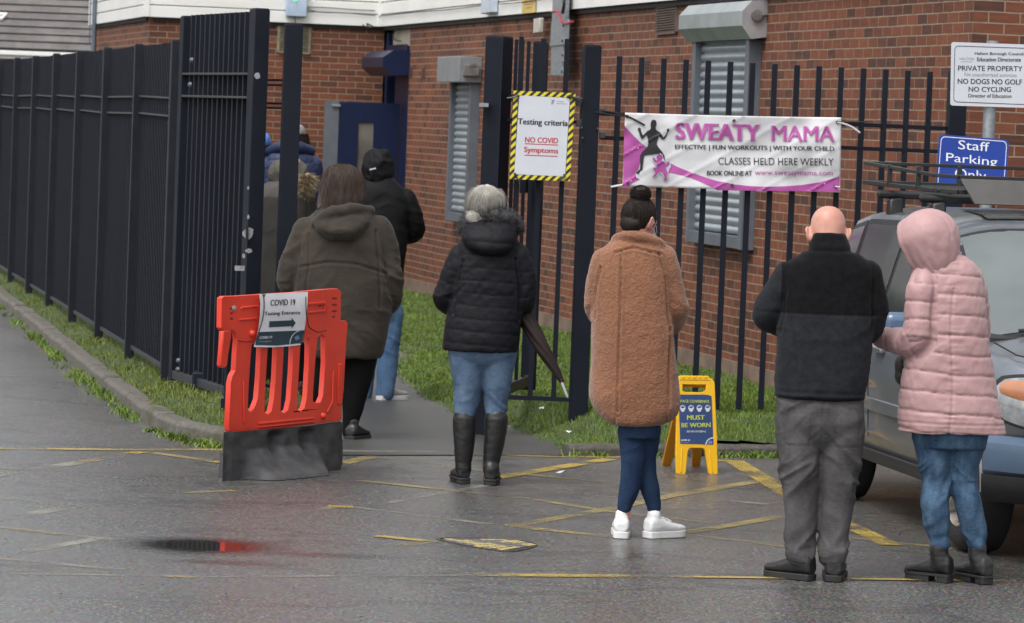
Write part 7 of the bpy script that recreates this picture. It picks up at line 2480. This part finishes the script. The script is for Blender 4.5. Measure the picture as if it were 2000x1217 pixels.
def ex(co):
    xs_ = float(q(1207, 650)[0])
    r = -0.004 * np.exp(-((co[:, 0] - xs_) / .0035) ** 2) * (co[:, 1] < 0) * (co[:, 2] < float(q(1207, 500)[2]))
    for L9 in ([(1213, 490), (1208, 660), (1205, 800)], [(1286, 492), (1299, 545), (1305, 650)], [(1306, 640), (1305, 790)], [(1200, 492), (1235, 482), (1290, 496)], [(1172, 520), (1163, 570), (1162, 622)]):
        r += groove(co, q, L9, .005, .011, .004)
    xs2 = float(q(1304, 700)[0])
    r += -0.006 * np.exp(-((co[:, 0] - xs2) / .0045) ** 2) * (co[:, 1] < 0.05) * (co[:, 2] < float(q(1304, 640)[2]))
    r += 0.0016 * vnoise(co * 60) + 0.0010 * vnoise(co * 120)
    r += .012 * vnoise(np.column_stack([co[:, 0] * 11, co[:, 1] * 11, co[:, 2] * 1.8])) * sstep(1.30, .95, co[:, 2])
    return r
collar = [(*q(x, y, dy), r) for x, y, dy, r in ((1196, 482, .05, .018), (1204, 466, -.02, .024), (1225, 460, -.075, .026), (1252, 462, -.085, .026), (1280, 472, -.06, .026), (1297, 486, .0, .026), (1303, 500, .06, .022))]
organic('teddy_coat', [loft(torso, 44, 44, 2.35), limb(lp(q, [(1182, 510, 0, .070), (1168, 555, 0, .060), (1165, 598, .04, .058), (1185, 625, .14, .055), (1215, 640, .24, .048)]), 26, 20),
                      limb(lp(q, [(1294, 505, 0, .074), (1311, 555, 0, .070), (1318, 605, .02, .070), (1306, 628, .12, .063), (1282, 636, .23, .052)]), 26, 20), limb(collar, 24, 14)], 0.008, m_teddy, o, 4,
        coat_disp([L_, R_], amp=0.0045, seed=7.0, extra=ex))
m_nj = denim('navy_denim', (.010, .021, .050), (.024, .046, .092), 9)
trousers(o, m_nj, rows_px(q, [(800, 1205, 1290, .12, 0), (830, 1208, 1290, .115, 0), (855, 1212, 1285, .10, 0)]),
         [lp(q, [(1236, 840, 0, .078), (1237, 890, .0, .064), (1233, 930, .0, .056), (1229, 955, 0, .051), (1221, 985, 0, .038), (1220, 992, 0, .036)]),
          lp(q, [(1262, 840, .02, .075), (1258, 890, .05, .062), (1262, 930, .06, .054), (1270, 955, .06, .047), (1277, 985, .06, .037), (1278, 991, .06, .035)])], 0.0065, 9.0, 0.004)
m_tr = M('white_trainer_leather', (.70, .70, .71), .45, col2=(.62, .62, .63), bump=.0006, bscale=90)
m_ts = M('white_trainer_sole', (.66, .66, .66), .5, col2=(.55, .55, .55))
hl = q(1213, 1055, -.05); shoe(o, (hl[0], hl[1], 0), (.03, 1), .265, .098, .082, m_tr, m_ts, 'trainer', sole_h=.030, heel_h=.030, ankle_h=.085)
hl = q(1263, 1046, .02); shoe(o, (hl[0], hl[1], 0), (.74, .67), .255, .098, .082, m_tr, m_ts, 'trainer', sole_h=.030, heel_h=.030, ankle_h=.085)
mb = MB(); M4 = WM[o.name]
for k in range(5):
    u = 0.30 + k * .065
    d = A((.74, .67, 0)); d /= np.linalg.norm(d); s_ = A((d[1], -d[0], 0))
    p = A((hl[0], hl[1], 0)) + d * (.255 * u) + A((0, 0, .030 + .082 * (1.02 - 1.05 * (u - .2))))
    mb.tube([M4 @ Vector(p - s_ * .026), M4 @ Vector(p + A((0, 0, .008))), M4 @ Vector(p + s_ * .026)], .0035, 6)
mb.build_each('laces', m_ts, o)
m_hair_dk = M('dark_brown_hair', (.010, .007, .0062), .62, col2=(.020, .0135, .011), vscale=30, stretch=(1, 1, .15), spec=.2, bump=.001, bscale=120)
bun = q(1251, 379, -.02)
organic('hair', [xf(blob((0, -.018, .022), (.083, .098, .098), 22), Rh, hc), xf(blob((0, -.06, -.035), (.064, .05, .05), 18), Rh, hc), blob(bun, (.042, .040, .040), 16), limb([(*(hc + A((0, -.02, .09))), .04), (*bun, .03)], 6, 12)], 0.007, m_hair_dk, o, 3,
        lambda co: 0.0035 * vnoise(np.column_stack([co[:, 0] * 70, co[:, 1] * 70, co[:, 2] * 12])))
n = 900
roots = RNG.normal(size=(n, 3)); roots /= np.linalg.norm(roots, axis=1)[:, None]
roots = roots[(roots[:, 1] < .35) & (roots[:, 2] > -.75)]
base = bun - A((0, 0, .035))
def on_head(u): return (A((0, -.018, .022)) + u * A((.0845, .0995, .0995))) @ np.array(Rh).T + hc
r1 = on_head(roots)
tgt = A((0, -.25, .97)); tgt /= np.linalg.norm(tgt)
P_ = []
for t in np.linspace(0, 1, 7):
    u = roots * (1 - t * .93) + tgt * t * .93; u /= np.linalg.norm(u, axis=1)[:, None]
    P_.append(on_head(u))
strands('hair_strands', np.stack(P_, axis=1), .0017, m_hair_dk, o, .6)
n = 260
th = RNG.uniform(0, 2 * np.pi, n); z_ = RNG.uniform(-.6, .9, n)
P_ = []
for t in np.linspace(0, 1, 9):
    a = th + t * 2.6; zz_ = z_ + .35 * np.sin(t * 3 + th)
    rr = .047 * np.sqrt(np.clip(1 - (zz_ * .8) ** 2, .1, 1)) + RNG.uniform(-.003, .009, n)
    P_.append(np.column_stack([bun[0] + rr * np.cos(a), bun[1] + rr * np.sin(a), bun[2] + .036 * zz_]))
strands('bun_strands', np.stack(P_, axis=1), .0016, m_hair_dk, o, .5)
mk = blob((0, .070, -.062), (.062, .052, .058), 18)
organic('face_mask', [xf(mk, Rh, hc)], .006, M('pale_blue_mask', (.45, .56, .62), .7), o, 2)
mb = MB()
mb.tube([M4 @ Vector(A(p) @ np.array(Rh).T + hc) for p in ((.056, .085, -.045), (.070, .045, -.035), (.083, .0, -.030), (.086, -.02, -.01), (.082, -.012, .018), (.070, .05, -.01), (.056, .085, -.03))], .0018, 5); mb.build('mask_loop', m_whitetie, o)

# ================================================================= grey-haired woman with knee boots and umbrella
o, q, Y = person('grey haired woman in a short black padded jacket, blue jeans and tall black boots', 930, 946)
hc = q(948, 408, .02)
Rh = rotm('X', -8)
L_ = [q(897, 505), q(868, 588, .03), q(905, 600, .26)]
R_ = [q(1016, 505), q(1026, 592, .02), q(1012, 608, .20)]
full_body(o, m_skin, hc, Rh, 0.97, (L_[0], R_[0]), (L_[1], R_[1]), (L_[2], R_[2]),
          ((A((.5, .6, .1)), A((0, -.2, 1)), .8), (A((-.25, .5, -.5)), A((.3, .1, 1)), 1.0)), (q(922, 655), q(975, 655)), (q(912, 790), q(970, 790)), (q(905, 925), q(957, 925)), 0.0075)
m_pad = M('black_padded_nylon', (.0048, .005, .0075), .62, col2=(.0075, .0078, .0105), vscale=5, bump=.002, bscale=40, bump2=.003, bscale2=16, spec=.18)
torso = rows_px(q, [(452, 912, 1005, .09, 0), (470, 900, 1014, .11, 0), (492, 890, 1020, .12, 0), (530, 884, 1022, .132, 0), (580, 880, 1020, .138, 0), (630, 871, 1017, .146, 0), (668, 866, 1014, .152, 0), (685, 865, 1011, .15, 0)])
hd_ = [loft(rows_px(q, [(426, 925, 1000, .06, -.03), (444, 908, 1008, .085, -.06), (466, 902, 1008, .095, -.085), (486, 915, 1000, .085, -.10), (498, 938, 985, .05, -.10)]), 22, 30, 2.2)]
organic('padded_jacket', [loft(torso, 40, 40, 2.3), limb(lp(q, [(901, 500, 0, .070), (880, 545, 0, .066), (868, 582, .02, .066), (880, 596, .12, .058), (903, 601, .23, .046)]), 24, 20),
                         limb(lp(q, [(1012, 500, 0, .072), (1026, 550, 0, .062), (1026, 590, .02, .058), (1018, 606, .12, .052), (1010, 609, .19, .044)]), 24, 20)] + hd_, 0.008, m_pad, o, 4,
        coat_disp([L_, R_], pitch_b=0.072, amp_b=0.006, amp=0.006, seed=3.0, extra=lambda co: groove(co, q, [(905, 508), (894, 560), (886, 612)], .006, .010, .004) + groove(co, q, [(1008, 505), (1014, 560), (1014, 625)], .006, .010, .004)))
m_fur = M('grey_fur', (.10, .10, .105), .8, col2=(.022, .022, .025), vscale=22)
curve = [q(*p) for p in ((909, 452, .03), (913, 432, -.01), (930, 422, -.05), (955, 418, -.08), (982, 420, -.07), (1003, 432, -.02), (1010, 450, .05))]
organic('fur_roll', [limb([(*p, .026 if i < 2 else .034) for i, p in enumerate(curve)], 30, 14)], .008, m_fur, o, 2, lambda co: .006 * vnoise(co * 60))
fur_trim(o, curve, .034, 3600, .046, m_fur)
m_hair_gr = M('silver_hair', (.42, .40, .36), .55, col2=(.24, .225, .20), vscale=14, stretch=(1, 1, .3), bump=.002, bscale=60, spec=.25)
organic('hair', [xf(blob((0, -.015, .022), (.098, .112, .110), 22), Rh, hc), xf(blob((-.03, -.05, -.055), (.085, .065, .06), 18), Rh, hc), blob(q(918, 424, .0), (.03, .04, .04), 12), blob(q(915, 436, .02), (.022, .03, .03), 12)], .008, m_hair_gr, o, 3,
        lambda co: .010 * vnoise(np.column_stack([co[:, 0] * 34, co[:, 1] * 34, co[:, 2] * 9])) + .005 * vnoise(co * 16))
n = 2600
az = RNG.uniform(math.pi * .72, math.pi * 2.28, n); ln = RNG.uniform(.7, 1.0, n); ph = RNG.uniform(0, 6.28, n)
crown = rotm('X', 24)
P_ = []
lift = RNG.uniform(.0, .036, n)
for t in np.linspace(0, 1, 9):
    th = .12 + 2.05 * t * ln
    a = az + .14 * np.sin(t * 5 + ph) + .05 * np.sin(az * 11)
    k = 1.0 + lift * 4 * t * (1.15 - t) + .10 * np.maximum(0, t - .55) * np.sin(az * 9 + ph)
    u = np.column_stack([np.sin(th) * np.cos(a), np.sin(th) * np.sin(a), np.cos(th)]) @ crown.T
    P_.append((A((0, -.015, .020)) + u * A((.101, .115, .113)) * k[:, None]) @ np.array(Rh).T + hc)
m_hair_g2 = M('darker_grey_hair', (.13, .12, .11), .55, col2=(.24, .225, .20), vscale=14, stretch=(1, 1, .3), spec=.25)
PP = np.stack(P_, axis=1)
strands('hair_strands', PP[:1750], .0017, m_hair_gr, o, .3)
strands('dark_grey_strands', PP[1750:], .0017, m_hair_g2, o, .3)  # darker grey strands mixed in with the silver
fl = PP[RNG.integers(0, len(PP), 220)].copy()
fl[:, 4:] += (fl[:, 4:] - hc) * RNG.uniform(.02, .16, (220, 1, 1)) + RNG.normal(0, .012, (220, 1, 3)) * np.linspace(0, 1, 5)[None, :, None]
strands('loose_hair', fl, .0013, m_hair_gr, o, .2)
m_bj = denim('mid_blue_denim', (.040, .072, .125), (.115, .17, .25), 8)
trousers(o, m_bj, rows_px(q, [(660, 880, 1008, .13, 0), (688, 875, 1010, .13, 0), (708, 888, 998, .10, 0), (722, 905, 980, .06, 0)]),
         [lp(q, [(912, 680, 0, .108), (913, 712, 0, .100), (914, 745, 0, .085), (911, 785, .01, .070), (908, 812, 0, .055), (907, 850, 0, .042)]),
          lp(q, [(973, 680, 0, .108), (972, 712, 0, .098), (971, 745, 0, .082), (970, 785, .01, .067), (969, 812, 0, .054), (966, 850, 0, .042)])], .0075, 11.0, .007, knee_z=.46)
m_kb = M('black_knee_boot', (.0085, .0085, .009), .42, col2=(.013, .013, .014), bump=.001, bscale=60)
def tall(xs_):
    def f(c):
        return [limb([(*c, .048), *[(*q(x, y, 0), r) for x, y, r in xs_]], 26, 22)]
    return f
hl = q(904, 946, -.04); shoe(o, (hl[0] + .008, hl[1], 0), (-.22, 1), .25, .096, .085, m_kb, m_blk_sole, 'knee_boot', shaft=tall([(905, 905, .047), (906, 885, .054), (907, 850, .064), (907, 820, .067), (907, 816, .066)]), sole_h=.03, heel_h=.055, vox=.0065)
hl = q(957, 948, -.06); shoe(o, (hl[0], hl[1], 0), (.06, 1), .25, .096, .085, m_kb, m_blk_sole, 'knee_boot', shaft=tall([(959, 905, .047), (962, 885, .053), (967, 850, .063), (969, 820, .067), (969, 816, .066)]), sole_h=.03, heel_h=.055, vox=.0065)
um = thing('umbrella', 'furled dark brown umbrella with a silver tip held by the grey haired woman', 'umbrella', o.location + Vector(q(1108, 776, -.05)))
off = np.array(o.location) - np.array(um.location)
def uq(x, y, dy): return q(x, y, dy) + off
ua, ub = uq(1010, 590, .10), uq(1097, 744, -.04)
L9 = [(uq(1010, 590, .10), .026), (uq(1022, 612, .07), .042), (uq(1040, 645, .04), .046), (uq(1062, 684, .0), .038), (uq(1082, 718, -.02), .026), (uq(1097, 745, -.04), .013)]
axu = (ub - ua) / np.linalg.norm(ub - ua)
def ud(co):
    r_ = co - ua; r_ = r_ - axu * (r_ @ axu)[:, None]
    an = np.arctan2(r_ @ np.cross(axu, A((0, 0, 1))), r_[:, 2]) + (co - ua) @ axu * 3.0
    return .007 * np.abs(np.sin(an * 4)) - .004
organic('canopy', [limb([(*p, r) for p, r in L9], 30, 26)], .006, M('dark_brown_nylon', (.022, .0135, .0125), .65, spec=.2, col2=(.015, .0095, .009), bump=.001, bscale=40), um, 3, ud)
mb = MB(); W4 = WM[um.name]; mb.tube([W4 @ Vector(uq(1095, 741, -.04)), W4 @ Vector(uq(1107, 772, -.05)), W4 @ Vector(uq(1109, 777, -.05))], [.009, .007, .004], 10)
mb.build('ferrule', M('silver_ferrule', (.72, .72, .74), .25, metal=.6), um, smooth=40)
mb = MB(); mb.tube([W4 @ Vector(uq(1012, 594, .10)), W4 @ Vector(uq(1005, 580, .14)), W4 @ Vector(uq(998, 566, .17))], .012, 10); mb.build_each('handle', m_trim, um, smooth=40)

# ================================================================= long-haired woman in the olive parka
o, q, Y = person('long haired woman in a wide olive parka walking through the gateway', 672, 858)
hc = q(668, 365, .04)
Rh = rotm('Z', 10) @ rotm('X', -12)
L_ = [q(590, 455), q(566, 535, -.01), q(585, 600, .10)]
R_ = [q(748, 455), q(768, 545, -.01), q(755, 606, .10)]
full_body(o, m_skin, hc, Rh, 1.0, (L_[0], R_[0]), (L_[1], R_[1]), (L_[2], R_[2]),
          ((A((.3, .5, -.6)), A((-.8, -.2, .3)), .6), (A((-.3, .5, -.6)), A((.8, -.2, .3)), .6)), (q(645, 600), q(700, 600)), (q(632, 745, .1), q(694, 755)), (q(615, 822, .3), q(683, 832)), 0.009, waist=.14)
m_parka = M('olive_parka_cotton', (.036, .029, .021), .8, col2=(.024, .019, .014), vscale=4, bump=.0008, bscale=220, bump2=.005, bscale2=13, bstretch2=(1, 1, 1.4), spec=.25, sheen=.1)
torso = rows_px(q, [(402, 635, 705, .08, 0), (416, 612, 728, .12, 0), (440, 592, 748, .16, 0), (480, 578, 760, .185, 0), (530, 573, 764, .20, 0), (590, 576, 764, .21, 0), (640, 584, 758, .215, 0), (680, 596, 750, .21, 0), (696, 602, 744, .20, 0)])
def ex(co):
    z = co[:, 2]
    z1 = float(q(670, 516)[2]); z2 = float(q(670, 528)[2])
    xx = co[:, 0] - float(q(670, 520)[0])
    r = 0 * z
    r += .009 * gauss(co, q(665, 440, -.15), .16) * vnoise(co * 17 + 4) + .010 * vnoise(np.column_stack([co[:, 0] * 7, co[:, 1] * 7, z * 3 + co[:, 0] * 5]))
    for L9 in ([(588, 520), (640, 510), (700, 514), (758, 534)], [(604, 455), (604, 520), (596, 600)], [(736, 450), (741, 520), (744, 600)]):
        r += groove(co, q, L9, .007, .010, .0025)
    za_, zb_ = float(q(670, 560)[2]), float(q(670, 690)[2])
    r += .006 * sstep(za_, zb_, z) * vnoise(np.column_stack([co[:, 0] * 8, co[:, 1] * 8, z * 1.5]))
    return r
hd_ = [loft(rows_px(q, [(398, 640, 702, .06, -.02), (412, 614, 725, .10, -.05), (432, 606, 722, .12, -.10), (452, 620, 705, .11, -.15), (468, 645, 690, .06, -.17)]), 22, 30, 2.3),
       limb(lp(q, [(612, 436, -.12, .03), (640, 420, -.17, .04), (690, 408, -.15, .038), (722, 412, -.05, .03)]), 16, 14)]
organic('parka', [loft(torso, 40, 44, 2.35), limb(lp(q, [(600, 450, 0, .088), (580, 495, 0, .082), (570, 535, -.01, .076), (572, 565, .03, .070), (584, 596, .09, .058)]), 24, 20),
                 limb(lp(q, [(740, 450, 0, .088), (757, 495, 0, .080), (763, 545, -.01, .076), (762, 578, .03, .070), (755, 600, .09, .058)]), 24, 20)] + hd_, 0.0105, m_parka, o, 4,
        coat_disp([L_, R_], amp=.012, seed=5.0, extra=ex, hole=.098, hd=.012))
m_leg = M('black_leggings', (.0045, .0045, .005), .8, col2=(.007, .007, .0075), spec=.12)
trousers(o, m_leg, rows_px(q, [(640, 605, 740, .16, 0), (680, 612, 738, .16, 0), (705, 625, 728, .13, 0)]),
         [lp(q, [(648, 690, .02, .115), (636, 740, .08, .085), (626, 790, .20, .068), (616, 830, .30, .045), (615, 842, .31, .042)]),
          lp(q, [(702, 690, 0, .118), (697, 740, 0, .095), (690, 790, 0, .070), (683, 832, 0, .048), (683, 845, 0, .045)])], .009, 2.0, .004)
hl = q(682, 860, -.06); shoe(o, (hl[0], hl[1], 0), (.45, 1), .25, .10, .085, m_blk_shoe, m_blk_sole, sole_h=.02, heel_h=.02, vox=.007)
hl = q(614, 842, .26); shoe(o, (hl[0], hl[1], 0.0), (.1, 1), .25, .10, .085, m_blk_shoe, m_blk_sole, sole_h=.02, heel_h=.02, vox=.007)
m_hair_br = M('brown_hair', (.030, .018, .0125), .45, col2=(.050, .031, .022), vscale=18, stretch=(1, 1, .08), spec=.3, bump=.002, bscale=90)
hrows = rows_px(q, [(322, 660, 680, .03, .02), (328, 643, 694, .085, .03), (345, 632, 708, .118, .03), (368, 626, 713, .126, .02), (388, 624, 713, .118, -.01), (402, 626, 706, .10, -.04), (412, 630, 690, .06, -.08)])
organic('hair', [loft(hrows, 34, 36, 2.1), limb(lp(q, [(636, 380, -.02, .04), (628, 398, -.05, .032), (621, 408, -.08, .012)]), 12, 12)], .009, m_hair_br, o, 3,
        lambda co: .007 * vnoise(np.column_stack([co[:, 0] * 42, co[:, 1] * 42, co[:, 2] * 5])))
n = 1500
az = RNG.uniform(-.15, math.pi + .15, n); ln = RNG.uniform(.75, 1.04, n)
H9 = hermite(hrows, 40)
P_ = []
for t in np.linspace(0.03, 1, 9):
    k = np.clip(t * ln * 39, 0, 38.99); i = k.astype(int); f_ = (k - i)[:, None]
    R9 = H9[i] * (1 - f_) + H9[i + 1] * f_
    wv = .12 * np.sin(t * 5 + az * 7)
    P_.append(np.column_stack([R9[:, 0] + 1.02 * R9[:, 3] * np.cos(az + wv * .4), R9[:, 1] - 1.02 * R9[:, 4] * np.sin(az + wv * .4), R9[:, 2]]) + RNG.normal(0, .003, (n, 3)))
strands('hair_strands', np.stack(P_, axis=1), .0021, m_hair_br, o, .4)

# ================================================================= man in the raised black hood
o, q, Y = person('man in a black jacket with hood raised and blue jeans on the path', 748, 782)
hc = q(736, 330, .04)
L_ = [q(702, 392), q(690, 460, .02), q(725, 475, .26)]
R_ = [q(792, 392), q(810, 450, .04), q(785, 462, .28)]
full_body(o, m_skin, hc, rotm('X', -22), 1.0, (L_[0], R_[0]), (L_[1], R_[1]), (L_[2], R_[2]),
          ((A((.5, .6, .1)), A((0, -.2, 1)), .8), (A((-.5, .6, .1)), A((0, -.2, 1)), .8)), (q(728, 555), q(765, 555)), (q(720, 690, .05), q(757, 690)), (q(712, 765, .12), q(752, 768)), .010)
m_bj2 = M('black_jacket_nylon', (.0045, .0045, .0055), .65, col2=(.0075, .0075, .0085), vscale=5, bump=.003, bscale=16, spec=.15)
torso = rows_px(q, [(346, 712, 768, .08, 0), (360, 702, 782, .105, 0), (378, 692, 796, .125, 0), (410, 690, 802, .14, 0), (460, 694, 797, .145, 0), (520, 698, 790, .145, 0), (575, 700, 786, .145, 0), (592, 702, 784, .14, 0)])
organic('jacket', [loft(torso, 36, 36, 2.35), limb(lp(q, [(698, 392, 0, .072), (690, 425, 0, .066), (690, 458, .02, .063), (724, 474, .24, .045)]), 20, 18),
                  limb(lp(q, [(792, 388, 0, .074), (806, 418, 0, .070), (812, 447, .04, .068), (802, 460, .14, .058), (787, 464, .26, .045)]), 22, 18)], .0105, m_bj2, o, 4, coat_disp([L_, R_], amp=.008, seed=8.0))
hood_shell(o, 'hood', q(737, 333, .03), (.118, .135, .128), rotm('X', -18), 55, m_bj2, drop=.05, amp=.017, seed=6.0, rim=.03, peak=.03)
mb = MB(); c = WM[o.name] @ Vector(q(728, 330, -.105)); mb.obox(c, (.022, 0, .006), (0, .006, 0), (-.001, 0, .005)); mb.build('reflective_tab', m_signwhite, o)
m_bj3 = denim('bright_blue_denim', (.045, .095, .19), (.115, .19, .31), 8)
trousers(o, m_bj3, rows_px(q, [(570, 708, 780, .12, 0), (600, 706, 782, .13, 0), (625, 712, 778, .11, 0)]),
         [lp(q, [(728, 610, .02, .09), (722, 670, .06, .075), (716, 720, .10, .065), (713, 770, .12, .056)]), lp(q, [(764, 610, 0, .092), (760, 670, 0, .082), (756, 720, 0, .072), (752, 768, 0, .064)])], .0095, 3.0, .008)
m_pt = M('pale_trainer', (.42, .41, .40), .55, col2=(.3, .3, .3), vscale=20)
hl = q(745, 782, -.04); shoe(o, (hl[0] - .02, hl[1], 0), (.75, .75), .28, .10, .085, m_pt, m_ts, 'trainer', sole_h=.03, heel_h=.03, vox=.008)
hl = q(714, 776, .1); shoe(o, (hl[0], hl[1], 0), (-.1, 1), .28, .10, .085, m_pt, m_ts, 'trainer', sole_h=.03, heel_h=.03, vox=.008)

# ================================================================= far queue, half hidden by the gatepost
def far_person(label, px, py, top, hcx, rows, coat_mat, arms, legmat, seed, hs=1.0, pitch=None, headR=None, hooded=False):
    o, q, Y = person(label, px, py)
    o.location.z = 0.02
    WM[o.name] = Matrix.Translation(o.location)
    hc = q(hcx, top[0], .03)
    (l0, l1, l2), (r0, r1, r2) = arms
    L_ = [q(*l0), q(*l1), q(*l2)]; R_ = [q(*r0), q(*r1), q(*r2)]
    hy = rows[-1][0]
    cx = px
    sc = 7500 / Y
    full_body(o, m_skin, hc, rotm('X', -15) if headR is None else headR, hs, (L_[0], R_[0]), (L_[1], R_[1]), (L_[2], R_[2]),
              ((A((.5, .6, 0)), A((0, -.2, 1)), .8), (A((-.5, .6, 0)), A((0, -.2, 1)), .8)), (q(cx - .10 * sc, py - .86 * sc), q(cx + .10 * sc, py - .86 * sc)), (q(cx - .10 * sc, py - .46 * sc), q(cx + .10 * sc, py - .46 * sc)), (q(cx - .10 * sc, py - .09 * sc), q(cx + .10 * sc, py - .09 * sc)), .011)
    organic('coat', [loft(rows_px(q, rows), 34, 34, 2.35), limb([(*L_[0], .075), (*(L_[0] * .5 + L_[1] * .5), .068), (*L_[1], .064), (*(L_[1] * .25 + L_[2] * .75), .05)], 20, 18), limb([(*R_[0], .075), (*(R_[0] * .5 + R_[1] * .5), .068), (*R_[1], .064), (*(R_[1] * .25 + R_[2] * .75), .05)], 20, 18)],
            .011, coat_mat, o, 4, coat_disp([L_, R_], pitch_b=pitch, amp_b=.010 if pitch else 0, amp=.007, seed=seed))
    trousers(o, legmat, rows_px(q, [(hy - 10, cx - .17 * sc, cx + .17 * sc, .12, 0), (py - .80 * sc, cx - .18 * sc, cx + .18 * sc, .13, 0), (py - .74 * sc, cx - .15 * sc, cx + .15 * sc, .11, 0)] if hy < py - .84 * sc else [(py - .9 * sc, cx - .16 * sc, cx + .16 * sc, .12, 0), (py - .80 * sc, cx - .17 * sc, cx + .17 * sc, .13, 0), (py - .74 * sc, cx - .15 * sc, cx + .15 * sc, .11, 0)]),
             [[(*q(cx + s * .095 * sc, py - .78 * sc), .088), (*q(cx + s * .10 * sc, py - .46 * sc), .07), (*q(cx + s * .10 * sc, py - .10 * sc), .058)] for s in (-1, 1)], .011, seed, .006)
    for s in (-1, 1):
        hl = q(cx + s * .10 * sc, py, -.05)
        shoe(o, (hl[0], hl[1], 0), (s * .12, 1), .27, .10, .085, M('brown_leather', (.06, .03, .02), .5), m_blk_sole, sole_h=.025, heel_h=.025, vox=.009)
    return o, q, hc
m_fcoat = M('taupe_coat', (.036, .032, .028), .8, col2=(.024, .021, .018), vscale=5, bump=.003, bscale=14)
nt = m_fcoat.node_tree; b = nt.nodes['Principled BSDF']
o, q, hc = far_person('person in a taupe coat with pale fur edged hood half hidden behind the gatepost', 553, 772, (342,), 570,
                      [(358, 530, 588, .09, 0), (370, 512, 600, .12, 0), (392, 500, 607, .14, 0), (440, 496, 606, .15, 0), (520, 492, 604, .16, 0), (600, 488, 606, .165, 0), (648, 487, 608, .165, 0)],
                      m_fcoat, (((512, 385, 0), (500, 455, .02), (535, 475, .25)), ((594, 385, 0), (602, 455, .02), (575, 475, .25))), m_leg, 12.0)
src = b.inputs['Base Color'].links[0].from_socket
sp_ = nt.nodes.new('ShaderNodeSeparateXYZ'); nt.links.new(coords(nt), sp_.inputs[0])
r = nt.nodes.new('ShaderNodeMapRange'); z9 = float(q(550, 390)[2]); r.inputs['From Min'].default_value = z9 - .006; r.inputs['From Max'].default_value = z9 + .006
nt.links.new(sp_.outputs[2], r.inputs[0]); nt.links.new(mixc(nt, r.outputs[0], src, (.066, .062, .058)), b.inputs['Base Color'])
Rh = rotm('Z', -62) @ rotm('X', -12)
hood_shell(o, 'hood', q(566, 348, .03), (.125, .165, .130), Rh, 62, M('taupe_hood', (.075, .070, .058), .8, col2=(.058, .053, .044)), drop=.04, amp=.010, seed=9.0, rim=.03)
rim = []
for k in range(15):
    a = math.radians(-200 + k * 220 / 14)
    p = A((.118 * math.cos(a), .085, .120 * math.sin(a) - .01)) @ np.array(Rh).T + q(566, 350, .0)
    rim.append(p)
m_fur2 = M('pale_fur', (.46, .37, .23), .8, col2=(.17, .12, .07), vscale=20)
fur_trim(o, rim, .030, 3200, .10, m_fur2, droop=.1)
organic('fur_roll', [limb([(*p, .024) for p in rim], 30, 12)], .009, m_fur2, o, 2, lambda co: .006 * vnoise(co * 55))

m_navyq = M('navy_quilted_nylon', (.010, .018, .058), .5, col2=(.014, .024, .07), bump=.003, bscale=18, spec=.4)
o, q, hc = far_person('person in a navy padded coat and grey knitted hat near the blue door', 567, 672, (276,), 577,
                      [(296, 545, 600, .10, 0), (308, 526, 612, .13, 0), (330, 512, 624, .15, 0), (370, 508, 628, .155, 0), (430, 510, 624, .155, 0), (490, 510, 622, .155, 0)],
                      m_navyq, (((522, 326, 0), (512, 390, .02), (545, 405, .25)), ((614, 326, 0), (622, 390, .02), (590, 405, .25))), m_leg, 15.0, hs=1.05, pitch=.08)
organic('collar_roll', [limb([(*q(x, y, d), r) for x, y, d, r in ((528, 300, .02, .05), (550, 292, -.09, .06), (580, 292, -.10, .06), (606, 300, .0, .05))], 18, 14)], .011, m_navyq, o, 3)
organic('knitted_hat', [xf(blob((0, -.01, .055), (.092, .108, .085), 20), rotm('X', -15), hc)], .010, M('grey_knit', (.30, .29, .28), .9, col2=(.2, .195, .19), vscale=60, bump=.004, bscale=90), o, 2)
n = 900
az = RNG.uniform(-.3, math.pi + .3, n); P_ = []
for t in np.linspace(0, 1, 6):
    rr = .095 + .03 * t + RNG.normal(0, .006, n)
    P_.append(np.column_stack([hc[0] + rr * np.cos(az) * 1.05, hc[1] - rr * np.sin(az), hc[2] + .04 - t * (.16 + .05 * np.sin(az * 5))]) + RNG.normal(0, .004, (n, 3)))
strands('hair', np.stack(P_, axis=1), .0035, m_hair_dk, o, .5)
mb = MB(); c = WM[o.name] @ Vector(q(612, 330, .12)); mb.obox(c, (.035, .01, -.02), (0, .05, 0), (.012, 0, .02)); mb.build('face_mask', M('peach_mask', (.55, .30, .24), .6), o, bevel=.01)

o, q, hc = far_person('person in a pale blue knitted hat at the left of the queue behind the gate', 505, 668, (292,), 508,
                      [(316, 490, 530, .09, 0), (330, 470, 546, .12, 0), (352, 462, 552, .14, 0), (400, 460, 552, .15, 0), (470, 460, 550, .15, 0), (500, 462, 548, .15, 0)],
                      M('dark_blue_coat', (.012, .013, .022), .8), (((472, 345, 0), (462, 405, .02), (490, 420, .25)), ((542, 345, 0), (550, 405, .02), (522, 420, .25))), m_leg, 18.0, hs=.98)
organic('knitted_hat', [xf(blob((0, -.01, .050), (.096, .112, .095), 20), rotm('X', -15), hc)], .010, M('pale_blue_knit', (.10, .22, .62), .9, col2=(.08, .18, .5), vscale=60, bump=.004, bscale=90), o, 2)
n = 500
az = RNG.uniform(-.3, math.pi + .3, n); P_ = []
for t in np.linspace(0, 1, 5):
    rr = .092 + .02 * t + RNG.normal(0, .005, n)
    P_.append(np.column_stack([hc[0] + rr * np.cos(az), hc[1] - rr * np.sin(az), hc[2] + .02 - t * .16 + 0 * az]) + RNG.normal(0, .003, (n, 3)))
strands('hair', np.stack(P_, axis=1), .0035, m_hair_dk, o, .5)
